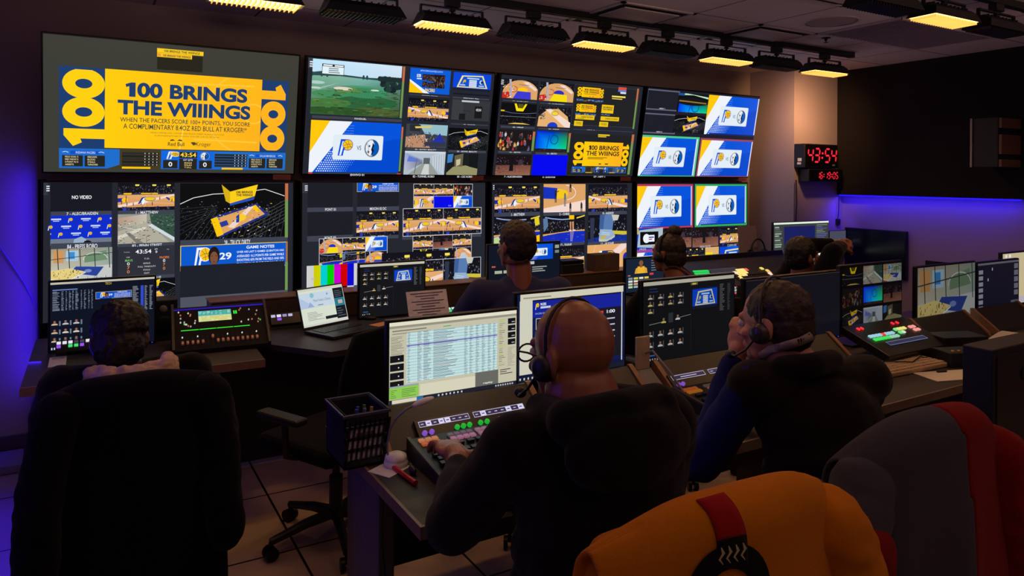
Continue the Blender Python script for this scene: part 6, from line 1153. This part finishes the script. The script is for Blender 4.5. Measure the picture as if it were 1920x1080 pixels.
# ---------------------------------------------------------------- office chairs
seat_m = cloth('chair_fabric', (15, 15, 19), .9); arm_m = mat('armrest_rubber', (30, 30, 33), .5)
def chair_tpl():
    t = bpy.data.objects.new('office_chair', None); COL.objects.link(t)
    MB().box((0, .02, .455), (.48, .47, .075), bev=.034).build('seat', seat_m, t)
    b = MB(); n, k = 9, 7; vs = []
    for th in (0, 1):
        for j in range(k+1):
            for i in range(n+1):
                u, v = i/n*2-1, j/k; x = u*(.225-.03*(2*v-1)**2-.02*v); y = -.235-.055*v-.035*(1-u*u)*(.6+.4*v)+.05*math.sin(v*3)*.4-.045*th*(1-.25*u*u); vs.append((x, y, .56+.44*v-.02*u*u*v))
    q = (n+1)*(k+1); fs = []
    for j in range(k):
        for i in range(n): a = j*(n+1)+i; fs += [(a, a+1, a+n+2, a+n+1), (q+a, q+a+n+1, q+a+n+2, q+a+1)]
    for j in range(k): a = j*(n+1); fs += [(a, a+n+1, q+a+n+1, q+a), (a+n, q+a+n, q+a+2*n+1, a+2*n+1)]
    for i in range(n): fs += [(i, q+i, q+i+1, i+1), (k*(n+1)+i, k*(n+1)+i+1, q+k*(n+1)+i+1, q+k*(n+1)+i)]
    b.add(vs, fs, 0, True); b.build('backrest', seat_m, t)
    MB().tube([(0, -.06, .41), (0, -.27, .43), (0, -.335, .52), (0, -.345, .72)], .022, 10).build('back_support', black, t)
    for s_ in (-1, 1):
        b = MB(); b.tube([(s_*.22, .0, .43), (s_*.275, 0, .45), (s_*.285, 0, .60)], .014, 8); b.build('arm_post', black, t); MB().box((s_*.285, .02, .615), (.07, .26, .03), bev=.013).build('armrest', arm_m, t)
    b = MB(); b.cyl((0, 0, .09), (0, 0, .28), .03); b.cyl((0, 0, .28), (0, 0, .41), .017); b.box((0, 0, .405), (.2, .22, .03), bev=.01); b.build('gas_lift', black, t)
    for i in range(5):
        a = i*2*math.pi/5+.35; d = V((math.cos(a), math.sin(a), 0)); b = MB(); b.tube([V((0, 0, .115)), d*.14+V((0, 0, .105)), d*.30+V((0, 0, .075))], [.026, .022, .016], 8); b.build('base_spoke', black, t)
        b = MB(); p = d*.30; s2 = V((-d.y, d.x, 0))
        for s_ in (-1, 1): b.cyl(p+s2*(s_*.008)+V((0, 0, .028)), p+s2*(s_*.026)+V((0, 0, .028)), .028, .028, 16)
        b.cyl(p+V((0, 0, .03)), p+V((0, 0, .075)), .008); b.build('caster', dark, t)
    return t
CH0 = chair_tpl(); used = [0]
def chair(x, y, rz, label):
    o = CH0 if not used[0] else dup(CH0); used[0] = 1; o.location = (x, y, 0); o.rotation_euler = (0, 0, rz); return tag(o, label, 'chair', 'black office chairs')

def drape(o, rz, half, ztop, lo, li, th, droop, mats, zones, seed=1, hemx=1.12, lean=.10, wav=.016, parent=None, folds=7, front=True):
    # cloth laid over a chair back: from the inner hem over the ridge down to the outer hem (towards -y)
    nu, nv = 46, 54; pts = []
    for j in range(nv+1):
        s_ = j/nv; L = li+lo; a = s_*L-li; row = []
        for i in range(nu+1):
            u = i/nu*2-1; r = th; ar = math.pi/2*r
            if abs(a) < ar: y, z = -r*math.sin(a/r), r*math.cos(a/r)-r
            else: y, z = -math.copysign(r, a), -r-(abs(a)-ar)
            fl = max(0, abs(a)-.03)/max(lo, .01); w = half*(1+(hemx-1)*min(1, fl*1.2)); x = u*w; dz = -droop*abs(u)**2.6*(1 if u < 0 else .8)
            k = NZ.noise(V((u*2.4+seed, a*2.2, seed*.7)))*1.0+.55*math.sin(u*folds+seed+1.5*NZ.noise(V((u*2, a*2, 5))))*min(1, fl*1.6)
            y += (wav*k-lean*min(1, fl)*.5)*(1 if a > 0 else -1)*min(1, .25+fl*2) + .03*u*u*(1 if a > 0 else 0); y += .04*abs(u)**3; z += dz+.006*k
            row.append(V((x, y, z+ztop)))
        pts.append(row)
    groups = {}
    for j in range(nv):
        for i in range(nu): groups.setdefault(zones(i/nu*2-1, (j/nv)*(li+lo)-li), []).append((j, i))
    for nm, cells in groups.items():
        b = MB(); idx = {}; vs = []; fs = []
        def vid(j, i):
            if (j, i) not in idx: idx[(j, i)] = len(vs); vs.append(pts[j][i])
            return idx[(j, i)]
        for j, i in cells: fs.append((vid(j, i), vid(j, i+1), vid(j+1, i+1), vid(j+1, i)))
        b.add(vs, fs, 0, True); ob = b.build(nm, mats[nm], parent); md = ob.modifiers.new('thickness', 'SOLIDIFY'); md.thickness = .012; md.offset = 0
        ss2 = ob.modifiers.new('soft', 'SUBSURF'); ss2.levels = 1; ss2.render_levels = 1

# ---------------------------------------------------------------- people and their chairs
def legs(x, y, dx=.12, fwd=.44, an=.40, z=.49): return {'kL': (x-dx, y+fwd, z), 'kR': (x+dx, y+fwd, z), 'aL': (x-dx*1.1, y+an, .085), 'aR': (x+dx*1.1, y+an+.03, .085)}
black_wool = cloth('black_wool', (13, 11, 13), .95, .1); black_knit = cloth('black_knit', (13, 12, 16), .95, .1); jeans = cloth('dark_denim', (26, 28, 44)); shoes_m = mat('shoe_leather', (28, 26, 26), .5)
skin_l = mat('skin_light', (196, 134, 108), .4, bump=.08, scale=200, var=.08); skin_m = mat('skin_tan', (150, 92, 66), .38, bump=.08, scale=200, var=.08); skin_d = mat('skin_brown', (96, 60, 44), .4, bump=.08, scale=200, var=.08)
hair_d = mat('dark_brown_hair', (44, 30, 22), .55, bump=.6, scale=160); hair_k = mat('black_hair', (18, 15, 15), .5, bump=.6, scale=160); hair_b = mat('brown_hair', (46, 29, 20), .5, bump=.6, scale=160)
# bald man at the near end of the middle desk
J = dict(head=(.942, 1.33, 1.226), pel=(.955, 1.20, .54), ch=(.960, 1.24, .92), sL=(.770, 1.285, 1.060), sR=(1.140, 1.245, 1.070), eL=(.715, 1.47, .835), wL=(.872, 1.772, .856), eR=(1.235, 1.36, .83), wR=(1.17, 1.64, .80)); J.update(legs(.955, 1.2))
pb, B, h = person('bald person in black hooded sweater and headset typing at replay keyboard', J, skin_m, black_wool, jeans, shoes_m, 1.16, .0052, (-.16, 1, -.10), hands={'L': ((.16, 1, .02), (.12, 0, 1), 1, .95), 'R': ((-.1, 1, -.1), (0, 0, 1), -1, .6)}, hk=1.06, topname='hooded_sweater', neck=1.35, cuff=.80, hs=1.14,
    extra_top=[('c', (.84, 1.19, 1.130), (.94, 1.155, 1.145), .05, .05), ('c', (.94, 1.155, 1.145), (1.05, 1.17, 1.135), .05, .05), ('e', (.955, 1.14, 1.08), (.16, .07, .09)), ('c', (.84, 1.19, 1.13), (.86, 1.34, 1.12), .04, .03), ('c', (1.05, 1.17, 1.135), (1.03, 1.33, 1.12), .04, .03)])
b = MB(); b.tube([h(-.080, -.0, .006), h(-.072, .06, .010), h(-.062, .102, .008)], .0026, 6); b.tube([h(.080, -.0, .006), h(.072, .06, .010), h(.062, .102, .008)], .0026, 6)
for s_ in (-1, 1): b.tube([h(s_*.033+.026*math.cos(a), .108, .0+.019*math.sin(a)) for a in [k*math.pi/8 for k in range(16)]], .0024, 6, closed=True)
b.tube([h(-.008, .108, .004), h(.008, .108, .004)], .0022, 6); b.build('glasses', black, pb, True)
b = MB(); b.tube([V((.888, 1.755, .842))+V(((.30*.0+.029*math.cos(a)), .060+.004*math.sin(a), .0)) for a in (0, 1)], .001, 5) if False else None
headset('black single-cup headset with mic on the bald man', h, B, True, black, -1, 1.0, .083, .0865, .0042)
chair(1.0, 1.22, -.02, 'office chair under the bald man, yellow jacket on its back')
yj = thing('jacket', 'mustard yellow jacket draped over the bald man\'s chair back', 'jacket', (1.01, .91, 0), -.03)
yel_m = cloth('mustard_fleece', (196, 116, 8), .85)
drape(yj, 0, .285, 1.068, .52, .25, .055, .075, {'jacket_body': yel_m}, lambda u, a: 'jacket_body', 2, 1.15, .06, .012, yj, 5)
for s_, bend in ((-1, .0), (1, .06)):
    yo = .06 if s_ < 0 else 0
    blob('sleeve', [('c', wm(yj) @ V((s_*(.262-yo*.9), yo, .935)), wm(yj) @ V((s_*(.335-yo), -.02+yo, .72)), .076, .070), ('e', wm(yj) @ V((s_*(.24-yo), yo, .94)), (.06, .07, .07)), ('c', wm(yj) @ V((s_*(.335-yo), -.02+yo, .72)), wm(yj) @ V((s_*.34, .05, .50)), .068, .052)], .009, yel_m, yj, 4, .012, 12, s_+2)
# woven neck tag with red top and pale strokes, and the round black print under it
def on_drape(x, z): return V((x, -.075, z))
b = MB(); vs = []; n = 8
tagp = [(-.0, 1.074), (-.035, 1.068), (-.058, 1.05), (-.068, 1.025), (-.074, 1.0), (-.078, .975)]
def strip(x0, x1, prof, m_, nm, off=.014):
    b = MB(); vs = []; pf = [tuple(p[i]+(q[i]-p[i])*t/4 for i in (0, 1)) for p, q in zip(prof[:-1], prof[1:]) for t in range(4)]+[prof[-1]]
    for (y, z) in pf:
        for k in range(5): vs.append((x0+(x1-x0)*k/4, y-off, z+(.012 if y > -.05 else 0)))
    b.add(vs, [(5*k+c, 5*k+c+1, 5*k+c+6, 5*k+c+5) for k in range(len(pf)-1) for c in range(4)], 0, True); o = b.build(nm, m_, yj); m = o.modifiers.new('cling', 'SHRINKWRAP'); m.target = YB_; m.wrap_mode = 'ABOVE_SURFACE'; m.offset = .004
    md = o.modifiers.new('t', 'SOLIDIFY'); md.thickness = .003; return o
YB_ = [c for c in yj.children if c.name.startswith('jacket_body')][0]
strip(-.105, -.042, tagp[:4], cloth('tag_red', (150, 18, 22)), 'red_tag'); strip(-.105, -.042, tagp[3:], cloth('tag_black', (22, 18, 24)), 'black_tag')
b = MB(); Rk = random.Random(3)
for k in range(4):
    x = -.097+k*.0145; q = [(0, 1.012), (.004, 1.002), (-.004, .993), (.003, .984)]; w = [.001, .0032, .0022, .0008]; vs = []
    for (dx, z), ww in zip(q, w): vs += [(x+dx-ww, -.2, z), (x+dx+ww, -.2, z)]
    b.add(vs, [(2*c, 2*c+1, 2*c+3, 2*c+2) for c in range(3)])
def project(o, tgt, off):
    m = o.modifiers.new('cling', 'SHRINKWRAP'); m.target = tgt; m.wrap_method = 'PROJECT'; m.use_project_y = True; m.use_project_x = m.use_project_z = False; m.use_positive_direction = True; m.use_negative_direction = False; m.wrap_mode = 'ABOVE_SURFACE'; m.offset = off
o = b.build('tag_strokes', mat('tag_cream', (190, 180, 140), .8), yj); project(o, YB_, .009)
b = MB(); vs = []; cp = wm(yj).inverted() @ at(1352, 1108, D=1.22)
for k in range(41):
    a_ = 2*math.pi*k/40
    for r_ in (.088, .074, .06, .046): vs.append((cp.x+r_*math.cos(a_), -.3, cp.z+r_*math.sin(a_)))
b.add(vs, [(4*k+q, 4*k+q+1, 4*k+q+5, 4*k+q+4) for k in range(40) for q in range(3)], 0, True); o = b.build('round_print', cloth('print_black', (14, 13, 18)), yj); project(o, YB_, .004)
# man in the vest
J = dict(head=(1.690, 1.385, 1.212), pel=(1.78, 1.24, .54), ch=(1.765, 1.27, .88), sL=(1.575, 1.36, 1.060), sR=(1.945, 1.27, 1.050), eL=(1.53, 1.50, .81), wL=(1.690, 1.520, 1.090), eR=(2.07, 1.42, .82), wR=(2.02, 1.68, .79)); J.update(legs(1.78, 1.24))
blue_shirt = cloth('blue_shirt', (20, 27, 88), .8)
pv, B, h = person('seated person in dark vest over blue shirt, hand at chin, lanyard', J, skin_l, cloth('olive_black_vest', (24, 19, 14), .9, .1), jeans, shoes_m, 1.06, .0055, (-.2, 1, -.12), hands={'L': ((.25, .05, 1), (-.9, -.2, .2), 1, 1.5), 'R': ((-.1, 1, -.1), (0, 0, 1), -1, .6)}, sleeves=blue_shirt, topname='vest',
    extra_top=[('c', (1.63, 1.31, 1.115), (1.69, 1.25, 1.125), .030, .032), ('c', (1.69, 1.25, 1.125), (1.78, 1.26, 1.125), .032, .03)])
hairdo(pv, h, B, hair_b, 1.0, .0)
from mathutils.bvhtree import BVHTree
def skin_of(t, names):
    vs, fs = [], []
    for c in t.children:
        if c.name.split('.')[0] in names: k = len(vs); m = wm(c); vs += [m @ v.co for v in c.data.vertices]; fs += [tuple(i+k for i in p.vertices) for p in c.data.polygons]
    return BVHTree.FromPolygons(vs, fs)
def lay(bv, x, y, off):
    d = (FWD+RGT*((x-960)/CF)-UPV*((y-CCY)/CF)).normalized(); o = V((0, 0, CH)); hit = bv.ray_cast(o, d); return hit[0]-d*off if hit[0] else None
def lanyard(t, names, label, pts, w, m_, txt=None, a=None, b_=None, th=None):
    # a strap worn on the body: each point of its centre line is dropped onto the clothes
    bv = skin_of(t, names); rows = []; q = [(pts[k][0]+(pts[k+1][0]-pts[k][0])*s_/8, pts[k][1]+(pts[k+1][1]-pts[k][1])*s_/8) for k in range(len(pts)-1) for s_ in range(8)]+[pts[-1]]
    for k, (x, y) in enumerate(q):
        x2, y2 = q[min(k+1, len(q)-1)]; x1, y1 = q[max(k-1, 0)]; L = math.hypot(x2-x1, y2-y1); nx, ny = -(y2-y1)/L, (x2-x1)/L
        r_ = [lay(bv, x+nx*w*s_, y+ny*w*s_, .005) for s_ in (-.5, 0, .5)]
        if all(r_): rows.append(r_)
    o = thing('lanyard', label, 'lanyard', rows[len(rows)//2][1]); mb = MB(); mb.add([p for r_ in rows for p in r_], [(3*k+c, 3*k+c+1, 3*k+c+4, 3*k+c+3) for k in range(len(rows)-1) for c in (0, 1)], 0, True)
    st = mb.build('strap', m_, o, True); md = st.modifiers.new('t', 'SOLIDIFY'); md.thickness = .003
    if txt:
        vs, fs, asp = glyphs(txt, .03); dx, dy = b_[0]-a[0], b_[1]-a[1]; L = math.hypot(dx, dy); nx, ny = dy/L*th, -dx/L*th; P_ = [lay(bv, a[0]+dx*u+nx*(1-v), a[1]+dy*u+ny*(1-v), .009) for u, v in vs]
        if all(P_): mb = MB(); mb.add(P_, fs); mb.build('lettering', mat('lanyard_ink', (20, 16, 20), .8), o, True)
lanyard(pv, ('vest', 'body', 'hair'), 'pale lettered lanyard strap round the vest man\'s neck', [(1425, 668), (1446, 655), (1472, 648), (1500, 640), (1520, 630), (1529, 622)], 15, cloth('lanyard_grey', (176, 158, 148), .8), 'PACERS', (1498, 645), (1527, 631), 9)
headset('thin black headset with silver edge on the man in vest', h, B, True, mat('headset_grey', (74, 68, 66), .3, .5), -1, 1.03, .087, .097, .0042)
chair(1.745, 1.265, -.08, 'office chair under the vest man, red and grey jacket on it')
rj = thing('jacket', 'red and grey colour-blocked jacket draped over the vest man\'s chair', 'jacket', (1.735, .955, 0), -.10)
red_m = cloth('red_shell', (122, 8, 12), .8); gry_m = cloth('grey_shell', (68, 64, 76), .85)
def rz_(u, a):
    e = -.12+.35*a
    if u > (.10-.3*max(0, .25-a) if a > 0 else .0): return 'red_panel'
    if u > -.82: return 'grey_panel'
    return 'grey_panel' if a < .12 else 'red_side'
drape(rj, 0, .255, 1.085, .62, .25, .055, .10, {'red_panel': red_m, 'grey_panel': gry_m, 'red_side': red_m}, rz_, 5, 1.05, .05, .016, rj, 6)
T2 = lambda x, y, z: wm(rj) @ V((x, y, z))
blob('grey_shoulder', [('c', T2(-.225, .02, .93), T2(-.29, -.01, .82), .070, .070), ('e', T2(-.22, .02, .935), (.06, .07, .07))], .008, gry_m, rj, 4, .010, 12, 4)
blob('red_sleeve', [('c', T2(-.285, -.03, .82), T2(-.345, -.05, .66), .070, .072), ('c', T2(-.345, -.05, .66), T2(-.29, -.08, .42), .070, .055)], .008, red_m, rj, 4, .012, 12, 4); blob('grey_cuff_sleeve', [('c', T2(-.32, .07, .90), T2(-.385, .05, .80), .045, .05), ('e', T2(-.385, .05, .77), (.05, .05, .06))], .008, gry_m, rj, 4, .012, 14, 6)
blob('right_sleeve', [('c', T2(.228, -.0, .935), T2(.285, -.02, .72), .075, .070), ('c', T2(.285, -.02, .72), T2(.29, .04, .45), .068, .05)], .008, red_m, rj, 4, .012, 12, 8)
# person at far left and the coat hung over the chair
J = dict(head=(.090, 2.800, 1.060), pel=(.12, 2.78, .54), ch=(.125, 2.80, .80), sL=(-.08, 2.80, .925), sR=(.305, 2.76, .935), eL=(-.12, 2.98, .76), wL=(-.02, 3.28, .775), eR=(.37, 2.98, .82), wR=(.40, 3.36, .80)); J.update(legs(.12, 2.78))
coat_m = cloth('black_coat', (9, 8, 14), .95, .05)
pl_, B, h = person('person in black sweater and pale hood hunched over the left desk', J, skin_d, black_knit, jeans, shoes_m, 1.1, .006, (.10, 1, -.35), hands={'L': ((.1, 1, -.1), (0, 0, 1), 1, .6), 'R': ((-.1, 1, -.1), (0, 0, 1), -1, .5)}, topname='sweater', wr=.008)
hairdo(pl_, h, B, hair_k, 1.06, -.02, [('e', h(0, -.02, .05), (.092, .10, .085), B)], .006)
ct = thing('coat', 'long black coat draped over the chair at far left', 'coat', (.125, 2.46, 0), -.06)
drape(ct, 0, .240, 1.022, .74, .22, .060, .05, {'coat_body': coat_m}, lambda u, a: 'coat_body', 8, 1.08, .10, .014, ct, 6)
T3 = lambda x, y, z: wm(ct) @ V((x, y, z))
blob('coat_sleeve', [('c', T3(-.205, -.0, .915), T3(-.245, -.03, .72), .068, .066), ('c', T3(-.245, -.03, .72), T3(-.255, -.08, .45), .066, .056), ('e', T3(-.19, .0, .93), (.07, .07, .07))], .009, coat_m, ct, 8, .012, 12, 4)
blob('coat_sleeve', [('c', T3(.205, -.0, .925), T3(.235, -.04, .72), .068, .064), ('c', T3(.235, -.04, .72), T3(.245, -.08, .53), .064, .054), ('c', T3(.245, -.08, .53), T3(.245, -.082, .50), .043, .041), ('e', T3(.19, .0, .935), (.07, .07, .07))], .008, coat_m, ct, 6, .012, 12, 5)
blob('pale_hood', [('c', (.015, 2.64, .992), (.06, 2.585, .985), .030, .036), ('c', (.06, 2.585, .985), (.14, 2.575, .985), .036, .036), ('c', (.14, 2.575, .985), (.215, 2.60, .995), .034, .030), ('c', (.02, 2.66, .975), (.10, 2.60, .955), .03, .03), ('c', (.215, 2.60, .995), (.235, 2.67, 1.005), .03, .026), ('e', (.235, 2.625, .985), (.028, .03, .034)), ('e', (.035, 2.60, .965), (.03, .03, .04))], .006, cloth('cream_fleece', (206, 176, 160), .9), pl_, 2, .012, 34)
chair(.12, 2.80, -.03, 'office chair at far left with the long black coat on it')
# man in the blue-grey shirt, centre
J = dict(head=(1.745, 2.925, 1.295), pel=(1.745, 2.93, .56), ch=(1.745, 2.90, .93), sL=(1.565, 2.93, 1.085), sR=(1.925, 2.83, 1.085), eL=(1.48, 3.10, .84), wL=(1.60, 3.40, .79), eR=(2.03, 3.05, .84), wR=(1.98, 3.38, .79)); J.update(legs(1.745, 2.93))
pm, B, h = person('dark-haired person in blue-grey shirt with neck strap facing wall', J, skin_m, cloth('blue_grey_shirt', (58, 62, 98), .85), jeans, shoes_m, 1.08, .007, (-.06, 1, -.02), topname='shirt', extra_top=[('c', (1.69, 2.90, 1.118), (1.80, 2.875, 1.118), .05, .05)])
hairdo(pm, h, B, hair_d, 1.0, .01, [('e', h(0, -.01, .062), (.074, .088, .072), B)])
lanyard(pm, ('shirt', 'body', 'hair'), 'red-brown lettered strap on the neck of centre man', [(944, 490), (952, 492), (966, 493), (980, 492), (990, 489)], 6.5, cloth('lanyard_brown', (120, 72, 60), .8), 'PACERS', (967, 495), (979, 494.5), 4)
chair(1.745, 2.96, .05, 'office chair under the centre man in blue-grey shirt')
# woman with the bun
J = dict(head=(2.845, 3.07, 1.195), pel=(2.87, 2.97, .54), ch=(2.87, 2.97, .86), sL=(2.70, 3.03, 1.005), sR=(3.03, 2.95, 1.005), eL=(2.63, 3.2, .80), wL=(2.74, 3.48, .79), eR=(3.13, 3.12, .80), wR=(3.06, 3.44, .79)); J.update(legs(2.87, 2.97))
pw_, B, h = person('person with hair in a bun, black top, facing right-hand screens', J, skin_m, black_knit, jeans, shoes_m, .92, .007, (-.15, 1, -.05), hk=.96, topname='top')
hairdo(pw_, h, B, hair_d, .96, -.01, [('e', h(.015, -.045, .135), (.042, .042, .036), B), ('c', h(.01, -.03, .10), h(.015, -.045, .12), .03, .03)])
headset('black headset over the hair of the bun-haired woman', h, B, False, black, -1, 1.02)
lanyard(pw_, ('top', 'body', 'hair'), 'brown strap across the shoulder of the bun-haired woman', [(1247, 505), (1256, 501), (1268, 501), (1280, 506), (1294, 515), (1308, 525)], 4.5, cloth('lanyard_brown', (120, 72, 60)))
chair(2.87, 2.99, .05, 'office chair under the bun-haired woman')
# person stretching with clasped hands
J = dict(head=(3.77, 2.875, 1.150), pel=(3.72, 2.90, .54), ch=(3.725, 2.89, .82), sL=(3.75, 3.02, .97), sR=(3.74, 2.74, .985), eL=(3.91, 2.95, 1.20), wL=(4.005, 2.85, 1.222), eR=(3.80, 2.69, 1.195), wR=(3.965, 2.75, 1.215)); J.update({'kL': (4.14, 2.98, .49), 'kR': (4.14, 2.80, .49), 'aL': (4.12, 2.98, .085), 'aR': (4.12, 2.80, .085)})
ps, B, h = person('person in black sleeves stretching clasped hands before wall display', J, skin_m, black_knit, jeans, shoes_m, .95, .006, (1, -.15, .02), hands={'L': ((.9, -.5, .1), (.2, .6, .8), -1, 1.7), 'R': ((.95, .3, .1), (-.2, -.6, .8), 1, 1.5)}, topname='top')
hairdo(ps, h, B, hair_k, 1.04, 0.0, [('e', h(0, -.03, .02), (.088, .09, .10), B)])
eb = thing('earphone', 'white earphone in the ear of the stretching person', 'earphone', h(.088, .0, -.01)); MB().ell((0, 0, 0), (.009, .007, .012)).build('ear_bud', white_m, eb); MB().cyl((0, 0, -.005), (.004, -.002, -.03), .003).build('stem', white_m, eb)
chair(3.70, 2.88, -1.5, 'office chair under the person stretching at right')
chair(.96, 3.18, .45, 'empty office chair between the left person and the basket')
bpy.data.scenes.remove(S2)
